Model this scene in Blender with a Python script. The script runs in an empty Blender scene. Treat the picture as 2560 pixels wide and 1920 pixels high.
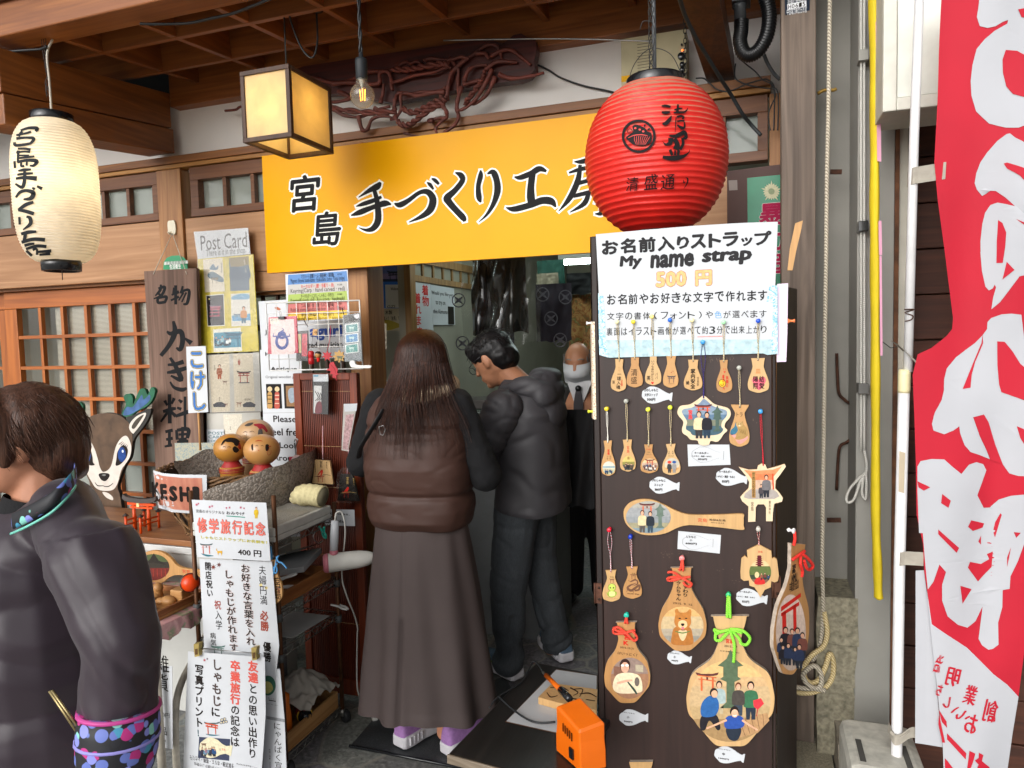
import bpy,math,random,numpy as np
from mathutils import Vector,Matrix,geometry,noise as mnoise
random.seed(7);np.random.seed(7)
SC=bpy.context.scene;COL=SC.collection
# - camera
CH,CF=1.58,1775.0
YAW,PIT,ROL=map(math.radians,(19.035,-3.72,1.442))
_cy,_sy,_cp,_sp=math.cos(YAW),math.sin(YAW),math.cos(PIT),math.sin(PIT)
FW=np.array([-_sy*_cp,_cy*_cp,_sp]);_r=np.array([_cy,_sy,0]);_d=np.cross(FW,_r)
RT=math.cos(ROL)*_r+math.sin(ROL)*_d;DN=-math.sin(ROL)*_r+math.cos(ROL)*_d
EYE=np.array([0,0,CH])
cam=bpy.data.cameras.new('camera');co=bpy.data.objects.new('camera',cam);COL.objects.link(co)
cam.sensor_width=36;cam.lens=36*CF/2560;cam.clip_start=0.05;cam.clip_end=500
m=Matrix((RT,-DN,-FW)).transposed().to_4x4();m.translation=EYE;co.matrix_world=m
SC.camera=co
# - world, sun, exposure
SC.view_settings.view_transform='Standard';SC.view_settings.look='None'
SC.view_settings.exposure=0.15;SC.view_settings.gamma=1
SC.cycles.use_denoising=True;SC.cycles.max_bounces=8;SC.cycles.diffuse_bounces=5
SC.cycles.caustics_reflective=False;SC.cycles.caustics_refractive=False
SC.cycles.sample_clamp_indirect=4
W=bpy.data.worlds.new('World');SC.world=W;W.use_nodes=True
nt=W.node_tree;nt.nodes.clear()
sky=nt.nodes.new('ShaderNodeTexSky');sky.sky_type='NISHITA';sky.sun_disc=False
SUN_EL,SUN_AZ=math.radians(22),math.radians(195)
sky.sun_elevation=SUN_EL;sky.sun_rotation=SUN_AZ;sky.dust_density=4;sky.air_density=1;sky.ozone_density=1
hs=nt.nodes.new('ShaderNodeHueSaturation');hs.inputs['Saturation'].default_value=0.1
bg=nt.nodes.new('ShaderNodeBackground');bg.inputs[1].default_value=0.15
wo=nt.nodes.new('ShaderNodeOutputWorld')
nt.links.new(sky.outputs[0],hs.inputs['Color']);nt.links.new(hs.outputs[0],bg.inputs[0]);nt.links.new(bg.outputs[0],wo.inputs[0])
sl=bpy.data.lights.new('sun','SUN');sl.energy=1.5;sl.angle=math.radians(70);sl.color=(1,.985,.96)
so=bpy.data.objects.new('sun',sl);COL.objects.link(so)
so.rotation_euler=(math.pi/2-SUN_EL,0,math.pi-SUN_AZ)
so.location=(0,-4,6)
# - picture geometry -> planes in the place
def ray(x,y):return FW+RT*(x-1280)/CF+DN*(y-960)/CF
def onX(x,y,X):v=ray(x,y);return EYE+v*(X/v[0])
def onY(x,y,Y):v=ray(x,y);return EYE+v*(Y/v[1])
def onZ(x,y,Z):v=ray(x,y);return EYE+v*((Z-CH)/v[2])
KO={0:(0,0,1),1:(0,0,2.572),2:(850,0,2.572),3:(1700,0,2.572),4:(0,640,2.572),5:(850,640,2.572),6:(1700,640,2.572),7:(0,1280,2.572),8:(850,1280,2.572),9:(1700,1280,2.572),10:(1480,540,4.608),11:(1480,880,4.608),12:(1480,1220,4.608),13:(640,660,7.373),14:(640,880,3.687),15:(340,1060,4.424),16:(460,1230,4.424),17:(460,1560,4.424),18:(0,940,4.254),19:(1440,220,5.53),20:(0,280,4.147),21:(920,650,7.373),22:(1140,640,6.144),23:(480,560,3.95),24:(1940,1600,3.568),25:(0,700,5.027),26:(900,1590,3.687),27:(840,0,5.027),28:(1600,0,5.027)}
def C(k,x,y):o=KO[k];return(o[0]+x/o[2],o[1]+y/o[2])
def nrm(v):v=np.asarray(v,float);return v/np.linalg.norm(v)
class PL:
 """a flat surface in the place: origin, right, up, outward normal; k = photo crop its coordinates are read in"""
 def __init__(s,O,u,v,k=0):s.O=np.asarray(O,float);s.u=nrm(u);s.v=nrm(v);s.n=np.cross(s.u,s.v);s.k=k
 def K(s,k):return PL(s.O,s.u,s.v,k)
 def off(s,h):return PL(s.O+s.n*h,s.u,s.v,s.k)
 def loc(s,x,y):
  x,y=C(s.k,x,y);v=ray(x,y);t=((s.O-EYE)@s.n)/(v@s.n);p=EYE+v*t-s.O
  return(p@s.u,p@s.v)
 def w(s,a,b,h=0):return s.O+s.u*a+s.v*b+s.n*h
 def P(s,pts):return[s.loc(*p)for p in pts]
 def at(s,x,y,h=0):a,b=s.loc(x,y);return s.w(a,b,h)
def FY(Y,k=0):return PL((0,Y,0),(1,0,0),(0,0,1),k)
def sheet(pl,TL,TR,BL):
 """flat sheet through three picture corners read on pl; returns its plane (origin at TL) and size"""
 a,b,c=pl.at(*TL),pl.at(*TR),pl.at(*BL)
 u=nrm(b-a);v=a-c;v=v-u*(v@u);s=PL(a,u,v,pl.k);return s,np.linalg.norm(b-a),np.linalg.norm(v)
 # - materials
def hx(h):
 c=[int(h[i:i+2],16)/255 for i in(0,2,4)]
 return tuple(x/12.92 if x<=.04045 else((x+.055)/1.055)**2.4 for x in c)
MC={}
def _new(name):
 mt=bpy.data.materials.new(name);mt.use_nodes=True;n=mt.node_tree;return mt,n,n.nodes['Principled BSDF']
def _noise(n,scale,detail=4,dist=0,mp=None,vec=None):
 tc=n.nodes.new('ShaderNodeTexCoord');nz=n.nodes.new('ShaderNodeTexNoise');nz.inputs['Scale'].default_value=scale
 nz.inputs['Detail'].default_value=detail;nz.inputs['Distortion'].default_value=dist
 src=vec or tc.outputs['Object']
 if mp:
  m_=n.nodes.new('ShaderNodeMapping');m_.inputs['Scale'].default_value=mp;n.links.new(src,m_.inputs[0]);src=m_.outputs[0]
 n.links.new(src,nz.inputs['Vector']);return nz
def _ramp(n,fac,stops):
 r=n.nodes.new('ShaderNodeValToRGB');n.links.new(fac,r.inputs[0]);e=r.color_ramp.elements
 while len(e)<len(stops):e.new(.5)
 for i,(p,c)in enumerate(stops):e[i].position=p;e[i].color=(*c[:3],1)
 return r
def _mix(n,fac,a,b,mode='MIX'):
 x=n.nodes.new('ShaderNodeMix');x.data_type='RGBA';x.blend_type=mode
 for i,v in((0,fac),(6,a),(7,b)):
  if isinstance(v,(int,float)):x.inputs[i].default_value=v
  elif isinstance(v,tuple):x.inputs[i].default_value=(*v[:3],1)
  else:n.links.new(v,x.inputs[i])
 return x.outputs[2]
def _bump(n,b,h,st,dist=.002):
 bp=n.nodes.new('ShaderNodeBump');bp.inputs['Strength'].default_value=st;bp.inputs['Distance'].default_value=dist
 n.links.new(h,bp.inputs['Height']);n.links.new(bp.outputs[0],b.inputs['Normal']);return bp
def mat(name,col='808080',rough=.6,metal=0,var=.12,vs=9,bump=0,bs=120,spec=.5,emis=0,alpha=1,trans=0,coat=0,sheen=0,mp=None,ecol=None,ior=1.45):
 if name in MC:return MC[name]
 mt,n,b=_new(name);c=hx(col)if isinstance(col,str)else col
 nz=_noise(n,vs,5,.3,mp);d=tuple(x*(1-var)for x in c);l=tuple(min(1,x*(1+var))for x in c)
 r=_ramp(n,nz.outputs[0],[(.3,d),(.7,l)]);n.links.new(r.outputs[0],b.inputs['Base Color'])
 b.inputs['Roughness'].default_value=rough;b.inputs['Metallic'].default_value=metal;b.inputs['Specular IOR Level'].default_value=spec
 b.inputs['Alpha'].default_value=alpha;b.inputs['Transmission Weight'].default_value=trans;b.inputs['Coat Weight'].default_value=coat;b.inputs['IOR'].default_value=ior
 b.inputs['Sheen Weight'].default_value=sheen
 if emis:b.inputs['Emission Color'].default_value=(*(hx(ecol)if ecol else c),1);b.inputs['Emission Strength'].default_value=emis
 if bump:_bump(n,b,_noise(n,bs,4,0,mp).outputs[0],bump)
 MC[name]=mt;return mt
def wood(name,c1,c2,axis='x',rough=.5,bump=.3,s=1,blot=.35,c3=None):
 if name in MC:return MC[name]
 mt,n,b=_new(name);A,B=hx(c1),hx(c2)
 i='xyz'.index(axis);mp=[34*s]*3;mp[i]=1.6*s
 nz=_noise(n,1,8,1.2,mp);r=_ramp(n,nz.outputs[0],[(.3,A),(.5,tuple((x+y)/2 for x,y in zip(A,B))),(.68,B)])
 mp2=[5]*3;mp2[i]=1.1
 n2=_noise(n,1,5,.5,mp2);r2=_ramp(n,n2.outputs[0],[(.35,(0,0,0)),(.7,(1,1,1))])
 dk=hx(c3)if c3 else tuple(x*.45 for x in A)
 f=n.nodes.new('ShaderNodeMath');f.operation='MULTIPLY';f.inputs[1].default_value=blot;n.links.new(r2.outputs[0],f.inputs[0])
 o=_mix(n,f.outputs[0],r.outputs[0],dk);n.links.new(o,b.inputs['Base Color'])
 b.inputs['Roughness'].default_value=rough;b.inputs['Specular IOR Level'].default_value=.4
 _bump(n,b,nz.outputs[0],bump);MC[name]=mt;return mt
PAPER=lambda:mat('white_paper','c6c9cd',.6,var=.03,vs=14,bump=.15,bs=9,spec=.2)
def ink(h):return mat('ink_'+h,h,.6,var=.14,vs=110,spec=.15)
# - mesh building
WL={}
def wloc(o):return WL[o.name]
GC={}
def glyph(s,off=0.,font_res=2,shear=0):
 key=(s,off,shear)
 if key not in GC:
  cu=bpy.data.curves.new('lettering','FONT');cu.body=s;cu.resolution_u=font_res;cu.offset=off;cu.shear=shear
  o=bpy.data.objects.new('lettering',cu);COL.objects.link(o)
  me=bpy.data.meshes.new_from_object(o.evaluated_get(bpy.context.evaluated_depsgraph_get()))
  v=np.array([x.co[:2]for x in me.vertices]).reshape(-1,2);f=[tuple(p.vertices)for p in me.polygons]
  bpy.data.objects.remove(o);bpy.data.curves.remove(cu);bpy.data.meshes.remove(me);GC[key]=(v,f)
 return GC[key]
def cat(pts,n=6,closed=False):
 """Catmull-Rom through points of any dimension"""
 p=[np.asarray(q,float)for q in pts]
 if len(p)<3 and not closed:return[p[0]+(p[-1]-p[0])*i/n for i in range(n+1)]
 out=[];N=len(p);R=range(N)if closed else range(N-1)
 for i in R:
  a,b,c,d=(p[(i-1)%N],p[i],p[(i+1)%N],p[(i+2)%N])if closed else(p[max(i-1,0)],p[i],p[i+1],p[min(i+2,N-1)])
  for j in range(n):
   t=j/n;out.append(.5*(2*b+(c-a)*t+(2*a-5*b+4*c-d)*t*t+(3*b-a-3*c+d)*t**3))
 if not closed:out.append(p[-1])
 return out
def tess(loops):return geometry.tessellate_polygon([[Vector((x,y,0))for x,y in l]for l in loops])
def subdiv(v,f,L):
 """split triangles until no edge is longer than L, conforming"""
 v=[tuple(x)for x in v]
 for _ in range(8):
  mid={};nf=[]
  def M(a,b):
   k=(min(a,b),max(a,b))
   if k in mid:return mid[k]
   d=math.dist(v[a],v[b])
   if d<=L:mid[k]=None;return None
   v.append(tuple((p+q)/2 for p,q in zip(v[a],v[b])));mid[k]=len(v)-1;return mid[k]
  ch=False
  for a,b,c in f:
   x,y,z=M(a,b),M(b,c),M(c,a);k=(x is not None)+(y is not None)+(z is not None)
   if not k:nf.append((a,b,c));continue
   ch=True
   if k==3:nf+=[(a,x,z),(x,b,y),(z,y,c),(x,y,z)]
   elif k==1:
    if x is not None:nf+=[(a,x,c),(x,b,c)]
    elif y is not None:nf+=[(a,b,y),(a,y,c)]
    else:nf+=[(a,b,z),(z,b,c)]
   else:
    if x is None:nf+=[(z,y,c),(a,b,y),(a,y,z)]
    elif y is None:nf+=[(a,x,z),(x,b,c),(x,c,z)]
    else:nf+=[(x,b,y),(a,x,y),(a,y,c)]
  f=nf
  if not ch:break
 return v,f
class MB:
 def __init__(s):s.v=[];s.f=[];s.mi=[];s.sm=[];s.ms=[]
 def _m(s,m):
  if m not in s.ms:s.ms.append(m)
  return s.ms.index(m)
 def add(s,v,f,m,smooth=False):
  o=len(s.v);s.v+=[tuple(map(float,x))for x in v];i=s._m(m)
  for q in f:s.f.append(tuple(k+o for k in q));s.mi.append(i);s.sm.append(smooth)
  return s
 def loops(s,pl,loops,m,h=0,sub=0,fn=None):
  """flat shape (outer loop, holes) in plane coordinates"""
  loops=[[tuple(p[:2])for p in l]for l in loops];v=[p for l in loops for p in l];f=tess(loops)
  f=[(a,b,c)if(v[b][0]-v[a][0])*(v[c][1]-v[a][1])-(v[b][1]-v[a][1])*(v[c][0]-v[a][0])>0 else(a,c,b)for a,b,c in f]
  if sub:v,f=subdiv(v,f,sub)
  return s.add([(fn or pl.w)(a,b,h)for a,b in v],f,m,bool(fn))
 def poly(s,pl,px,m,h=0,**k):return s.loops(pl,[pl.P(px)],m,h,**k)
 def curvy(s,pl,px,m,h=0,n=5,**k):return s.loops(pl,[pl.P([tuple(q)for q in cat(px,n,True)])],m,h,**k)
 def rect(s,pl,x0,y0,x1,y1,m,h=0,**k):
  a,b=pl.loc(x0,y0);c,d=pl.loc(x1,y1);return s.loops(pl,[[(a,b),(a,d),(c,d),(c,b)]],m,h,**k)
 def R(s,pl,a0,b0,a1,b1,m,h=0,**k):return s.loops(pl,[[(a0,b0),(a1,b0),(a1,b1),(a0,b1)]],m,h,**k)
 def slab(s,pl,loops,m,h0,h1,ms=None,bev=0):
  """thick flat shape from outline loops in plane coordinates"""
  loops=[[tuple(p[:2])for p in l]for l in loops]
  s.loops(pl,loops,m,h1);k=[l[:]for l in loops]
  v=[p for l in k for p in l];f=[t for t in tess(k)]
  f=[(a,c,b)if(v[b][0]-v[a][0])*(v[c][1]-v[a][1])-(v[b][1]-v[a][1])*(v[c][0]-v[a][0])>0 else(a,b,c)for a,b,c in f]
  s.add([pl.w(a,b,h0)for a,b in v],f,ms or m)
  for li,l in enumerate(loops):
   ar=sum(l[i][0]*l[(i+1)%len(l)][1]-l[(i+1)%len(l)][0]*l[i][1]for i in range(len(l)))
   if(ar<0)==(li==0):l=l[::-1]
   N=len(l);vv=[pl.w(a,b,h0)for a,b in l]+[pl.w(a,b,h1)for a,b in l]
   s.add(vv,[(i,(i+1)%N,N+(i+1)%N,N+i)for i in range(N)],ms or m)
  return s
 def box(s,x0,x1,y0,y1,z0,z1,m):
  v=[(x,y,z)for z in(z0,z1)for y in(y0,y1)for x in(x0,x1)]
  return s.add(v,[(0,2,3,1),(4,5,7,6),(0,1,5,4),(2,6,7,3),(0,4,6,2),(1,3,7,5)],m)
 def obox(s,c,u,v,w,m):
  """box from centre and three half-axis vectors (right-handed)"""
  c,u,v,w=map(np.asarray,(c,u,v,w))
  P=[c+u*i+v*j+w*k for k in(-1,1)for j in(-1,1)for i in(-1,1)]
  return s.add(P,[(0,2,3,1),(4,5,7,6),(0,1,5,4),(2,6,7,3),(0,4,6,2),(1,3,7,5)],m)
 def beam(s,a,b,w,h,m,up=(0,0,1)):
  a,b=np.asarray(a,float),np.asarray(b,float);d=nrm(b-a);r=nrm(np.cross(d,up));t=np.cross(r,d)
  return s.obox((a+b)/2,d*np.linalg.norm(b-a)/2,-r*w/2,t*h/2,m)
 def tube(s,pts,r,m,n=8,closed=False,cap=True,smooth=True,sq=1):
  p=[np.asarray(q,float)for q in pts];N=len(p);rr=r if hasattr(r,'__len__')else[r]*N;V=[];up=None
  for i in range(N):
   t=nrm((p[(i+1)%N]-p[i-1])if closed else(p[min(i+1,N-1)]-p[max(i-1,0)]))
   if up is None:up=nrm(np.cross(t,(0,.3,1)if abs(t[2])<.9 else(1,.2,0)))
   up=nrm(up-t*(up@t));w=np.cross(t,up)
   V+=[p[i]+(up*math.cos(2*math.pi*j/n)+w*math.sin(2*math.pi*j/n)*sq)*rr[i]for j in range(n)]
  F=[(i*n+j,i*n+(j+1)%n,((i+1)%N)*n+(j+1)%n,((i+1)%N)*n+j)for i in range(N if closed else N-1)for j in range(n)]
  if cap and not closed:F+=[tuple(range(n))[::-1],tuple((N-1)*n+j for j in range(n))]
  return s.add(V,F,m,smooth)
 def rings(s,R,m,smooth=True,cap=True,closed=True):
  """skin over equal rings of points"""
  n=len(R[0]);V=[p for r in R for p in r]
  F=[(i*n+j,i*n+(j+1)%n,(i+1)*n+(j+1)%n,(i+1)*n+j)for i in range(len(R)-1)for j in range(n if closed else n-1)]
  if cap:F+=[tuple(range(n))[::-1],tuple((len(R)-1)*n+j for j in range(n))]
  return s.add(V,F,m,smooth)
 def lathe(s,prof,c,m,n=28,ax=(0,0,1),smooth=True,cap=True):
  ax=nrm(ax);u=nrm(np.cross(ax,(0,1,.01)));w=np.cross(ax,u);c=np.asarray(c,float)
  return s.rings([[c+ax*z+(u*math.cos(2*math.pi*j/n)+w*math.sin(2*math.pi*j/n))*r for j in range(n)]for r,z in prof],m,smooth,cap)
 def ball(s,c,r,m,n=14,sc=(1,1,1)):
  c=np.asarray(c,float)
  return s.rings([[c+np.array([math.cos(2*math.pi*j/n)*math.sin(a)*sc[0],math.sin(2*math.pi*j/n)*math.sin(a)*sc[1],-math.cos(a)*sc[2]])*r for j in range(n)]for a in[max(.02,min(math.pi-.02,math.pi*i/(n//2+2)))for i in range(n//2+3)]],m)
 def tx(s,pl,t,x0,y0,x1,y1,m,h=.0006,off=0,shear=0,**k):
  a,b=pl.loc(x0,y0);c,d=pl.loc(x1,y1);return s.tr(pl,t,a,d,c,b,m,h,off,shear,**k)
 def tr(s,pl,t,a0,b0,a1,b1,m,h=.0006,off=0,shear=0,sub=0,fn=None):
  v,f=glyph(t,0,shear=shear)
  if not len(v):return s
  lo,hi=v.min(0)-off,v.max(0)+off;q=(v-lo)/np.maximum(hi-lo,1e-6)*[a1-a0,b1-b0]+[a0,b0]
  e=[off*(a1-a0)/(hi-lo)[0],off*(b1-b0)/(hi-lo)[1]]
  if sub:q,f=subdiv(q,f,sub)
  return s._bold(pl,q,f,m,h,e,off,fn)
 def _bold(s,pl,q,f,m,h,e,off,fn=None):
  """heavier strokes: copies of the letter shifted a little"""
  D=[(0,0)]if off<.004 else[(-1,-.4),(1,.4)]if off<.016 else[(-1,0),(1,0),(0,-1),(0,1)]if off<.03 else[(-1,0),(1,0),(0,-1),(0,1),(-.7,-.7),(.7,.7),(-.7,.7),(.7,-.7),(0,0)]
  for i,(dx,dy)in enumerate(D):s.add([(fn or pl.w)(x+dx*e[0],y+dy*e[1],h+i*.00003)for x,y in q],f,m,bool(fn))
  return s
 def tv(s,pl,t,x0,y0,x1,y1,w,m,h=.0006,off=0,fn=None,sub=0):
  """vertical lettering down a centre line (picture points), cell width w in picture units"""
  a0,b0=pl.loc(x0,y0);a1,b1=pl.loc(x1,y1);n=len(t);ww=abs(pl.loc(x0+w,y0)[0]-a0);L=math.hypot(a1-a0,b1-b0)/n
  for i,ch in enumerate(t):
   if ch==' ' or ch=='　':continue
   v,f=glyph(ch,0);c=np.array([a0+(a1-a0)*(i+.5)/n,b0+(b1-b0)*(i+.5)/n]);q=v-np.array([.5,.38])
   if ch in 'ー～':q=np.stack([q[:,1],-q[:,0]],1)
   if ch in 'ゃゅょっャュョッ':q=q+[.1,.08]
   if ch in '!！':q=q-[(v[:,0].min()+v[:,0].max())/2-.5,0]
   q=q*[ww,L*.98]+c
   if sub:q,f=subdiv(q,f,sub)
   s._bold(pl,q,f,m,h,[off*ww,off*L],off,fn)
  return s
 def brush(s,pl,st,m,h=.0006,grow=0,n=5,fn=None,sub=0):
  """brush stroke: (x, y, width) picture points"""
  q=cat(st,n);L,R_=[],[]
  for i,p in enumerate(q):
   t=q[min(i+1,len(q)-1)][:2]-q[max(i-1,0)][:2];t=t/max(np.hypot(*t),1e-6);nn=np.array([-t[1],t[0]]);w=max(p[2],1)/2+grow
   e=t*(-grow if i==0 else grow if i==len(q)-1 else 0)
   L.append(p[:2]+nn*w+e);R_.append(p[:2]-nn*w+e)
  N=len(q);P=pl.P([tuple(x)for x in L+R_])
  f=[]
  for i in range(N-1):f+=[(i,N+i,N+i+1),(i,N+i+1,i+1)]
  if sub:P,f=subdiv(P,f,sub)
  return s.add([(fn or pl.w)(a,b,h+i*1e-7)for i,(a,b)in enumerate(P)],f,m,bool(fn))
 def build(s,name,parent=None,bev=0,base=None,subsurf=0,**tags):
  me=bpy.data.meshes.new(name);v=np.array(s.v)
  if parent is not None:o0=wloc(parent)
  elif base is not None:o0=np.asarray(base,float)
  else:o0=np.array([(v[:,0].min()+v[:,0].max())/2,(v[:,1].min()+v[:,1].max())/2,v[:,2].min()])
  me.from_pydata([tuple(x)for x in v-o0],[],s.f)
  for m_ in s.ms:me.materials.append(m_)
  me.polygons.foreach_set('material_index',s.mi);me.polygons.foreach_set('use_smooth',s.sm);me.update()
  o=bpy.data.objects.new(name,me);COL.objects.link(o)
  if parent is not None:o.parent=parent
  else:o.location=o0
  WL[o.name]=o0
  if bev:b=o.modifiers.new('edge','BEVEL');b.width=bev;b.segments=2;b.limit_method='ANGLE';b.angle_limit=.7
  if subsurf:b=o.modifiers.new('smooth','SUBSURF');b.levels=b.render_levels=subsurf
  for k,x in tags.items():o[k]=x
  return o
def thing(name,label,category,base,group=None):
 o=bpy.data.objects.new(name,None);o.empty_display_size=.05;COL.objects.link(o);o.location=tuple(base);WL[o.name]=np.asarray(base,float)
 o['label']=label;o['category']=category
 if group:o['group']=group
 return o
def T(label,category,group=None):
 d=dict(label=label,category=category)
 if group:d['group']=group
 return d
ST=dict(kind='structure')
def nz3(p,s=1.0):return mnoise.noise(Vector((p[0]*s,p[1]*s,p[2]*s)))
def arc(c,r,a0,a1,n=12,ax1=(1,0,0),ax2=(0,0,1)):
 c=np.asarray(c,float);return[c+np.asarray(ax1)*r*math.cos(a0+(a1-a0)*i/n)+np.asarray(ax2)*r*math.sin(a0+(a1-a0)*i/n)for i in range(n+1)]
 # ==== setting
def stone_floor():
 mt,n,b=_new('crazy_paving');tc=n.nodes.new('ShaderNodeTexCoord');nz=_noise(n,2.2,3)
 ad=n.nodes.new('ShaderNodeVectorMath');ad.operation='MULTIPLY_ADD';ad.inputs[1].default_value=(.16,.16,0);n.links.new(nz.outputs['Color'],ad.inputs[0]);n.links.new(tc.outputs['Object'],ad.inputs[2])
 vo=n.nodes.new('ShaderNodeTexVoronoi');vo.feature='DISTANCE_TO_EDGE';vo.inputs['Scale'].default_value=3.1;n.links.new(ad.outputs[0],vo.inputs['Vector'])
 v2=n.nodes.new('ShaderNodeTexVoronoi');v2.inputs['Scale'].default_value=3.1;n.links.new(ad.outputs[0],v2.inputs['Vector'])
 g=_noise(n,60,8,.4);r0=_ramp(n,g.outputs[0],[(.3,hx('505456')),(.55,hx('6d7070')),(.75,hx('8c8c86'))])
 st=_mix(n,.35,r0.outputs[0],v2.outputs['Color'],'SOFT_LIGHT')
 hsn=n.nodes.new('ShaderNodeHueSaturation');hsn.inputs['Saturation'].default_value=.25;n.links.new(st,hsn.inputs['Color'])
 r=_ramp(n,vo.outputs['Distance'],[(.010,(.7,.7,.7)),(.030,(0,0,0))])
 o=_mix(n,r.outputs[0],hsn.outputs[0],hx('8a877d'));n.links.new(o,b.inputs['Base Color']);b.inputs['Roughness'].default_value=.6
 hm=_mix(n,.5,g.outputs[0],r.outputs[0],'SUBTRACT');_bump(n,b,hm,.5,.006);return mt
MB().add([(-60,-60,0),(60,-60,0),(60,60,0),(-60,60,0)],[(0,1,2,3)],stone_floor()).build('ground',base=(0,0,0),**ST)
MB().add([(-60,-60,.004),(60,-60,.004),(60,1.35,.004),(-60,1.35,.004)],[(0,1,2,3)],mat('bounce_street_pale','b4b2ac',.85,var=.1,vs=4,bump=.3)).build('bounce_street',base=(0,0,.004),**ST)  # unseen pale sheet added to bounce light up under the eave
WD=wood('beam_wood','7a4420','9c5f2e','x',.45,.2)
WDY=wood('rafter_wood','74401e','98592a','y',.45,.2)
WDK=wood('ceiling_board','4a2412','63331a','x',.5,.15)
TIE=wood('tie_beam_wood','70401c','955a2a','y',.45,.25,blot=.5)
WZ=wood('post_wood','8f5f38','b5824f','z',.5,.3)
BRD=wood('pale_board','9a6e48','bd9068','x',.5,.25,.6,.4,'6e452a')
FRM=wood('window_frame_wood','5f3a24','7d5030','x',.5,.2)
TRM=wood('trim_wood','6f4526','94602f','x',.5,.25)
PLA=mat('white_plaster','e6e2dd',.85,var=.05,vs=3,bump=.2,bs=25)
PLS=mat('plaster_in','c9c4b4',.85,var=.06,vs=3)
GLS_NAME='window_glass'
def glass(name,tint=(1,1,1),rough=.02,body=0,col=None):
 if name in MC:return MC[name]
 mt=bpy.data.materials.new(name);mt.use_nodes=True;n=mt.node_tree;n.nodes.clear()
 o=n.nodes.new('ShaderNodeOutputMaterial');tr=n.nodes.new('ShaderNodeBsdfTransparent');tr.inputs[0].default_value=(*tint,1)
 gl=n.nodes.new('ShaderNodeBsdfGlossy');gl.inputs['Roughness'].default_value=rough;lw=n.nodes.new('ShaderNodeLayerWeight');lw.inputs[0].default_value=.5;pw=n.nodes.new('ShaderNodeMath');pw.operation='POWER';pw.inputs[1].default_value=4;n.links.new(lw.outputs['Facing'],pw.inputs[0]);fr=n.nodes.new('ShaderNodeMath');fr.operation='MULTIPLY_ADD';fr.inputs[1].default_value=.8;fr.inputs[2].default_value=.045;n.links.new(pw.outputs[0],fr.inputs[0])
 mx=n.nodes.new('ShaderNodeMixShader');n.links.new(fr.outputs[0],mx.inputs[0]);n.links.new(tr.outputs[0],mx.inputs[1]);n.links.new(gl.outputs[0],mx.inputs[2])
 out=mx.outputs[0]
 if body:
  df=n.nodes.new('ShaderNodeBsdfDiffuse');nz=_noise(n,12);r=_ramp(n,nz.outputs[0],[(.3,tuple(x*.9 for x in hx(col))),(.7,hx(col))]);n.links.new(r.outputs[0],df.inputs[0])
  m2=n.nodes.new('ShaderNodeMixShader');m2.inputs[0].default_value=body;n.links.new(out,m2.inputs[1]);n.links.new(df.outputs[0],m2.inputs[2]);out=m2.outputs[0]
 n.links.new(out,o.inputs[0]);MC[name]=mt;return mt
shop=thing('shop_building','timber souvenir shop front with white plaster, transom windows and coffered eave','shop',(-1.7,3.1,0))
def part(name,mb,parent=None,bev=.003,**k):return mb.build(name,parent or shop,bev,**k)
SL=math.tan(math.radians(5.3))
def zc(Y):return 2.905+SL*(Y-2.95)
# --- eave
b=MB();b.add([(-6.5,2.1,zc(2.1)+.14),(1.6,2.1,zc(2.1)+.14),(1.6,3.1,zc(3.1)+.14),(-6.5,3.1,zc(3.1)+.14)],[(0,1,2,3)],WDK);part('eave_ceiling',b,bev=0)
part('roof',MB().add([(-7,1.85,3.1),(2.4,1.85,3.1),(2.4,8,3.5),(-7,8,3.5),(-7,1.85,3.24),(2.4,1.85,3.24),(2.4,8,3.64),(-7,8,3.64)],[(0,1,2,3)[::-1],(4,5,6,7),(0,1,5,4),(1,2,6,5),(2,3,7,6),(3,0,4,7)],mat('roof_tile','45484a',.7,bump=.3)),bev=0)
part('front_beam',MB().box(-6.5,1.6,2.12,2.25,2.838,3.06,WD),bev=.006)
part('wall_plate',MB().box(-2.86,.45,2.985,3.1,2.812,3.16,WD),bev=.004)
for y in(2.43,2.76):
 part('purlin',MB().obox((-2.45,y,zc(y)+.062),(4.05,0,0),(0,.0145,.0145*SL),(0,-.062*SL,.062),WD),bev=.002)
for x in(-3.4,-2.68,-2.28,-1.915,-1.57,-1.2,-.836,-.47,-.1,.27):
 L=(2.985-2.25)/2;part('rafter',MB().obox((x,2.25+L,zc(2.25+L)+.0635),(.0145,0,0),(0,L,L*SL),(0,-.0615*SL,.0615),WDY),bev=.002)
for z0,z1,dx in((2.615,2.79,0),(2.485,2.608,.012)):
 y0,y1,t=2.1,2.99,.105
 b=MB();b.add([(x,y,z+(y-y0)*t)for z in(z0,z1)for y in(y0,y1)for x in(-3.02,-2.86+dx)],[(0,2,3,1),(4,5,7,6),(0,1,5,4),(2,6,7,3),(0,4,6,2),(1,3,7,5)],TIE)
 part('tie_beam',b,bev=.005)
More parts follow.
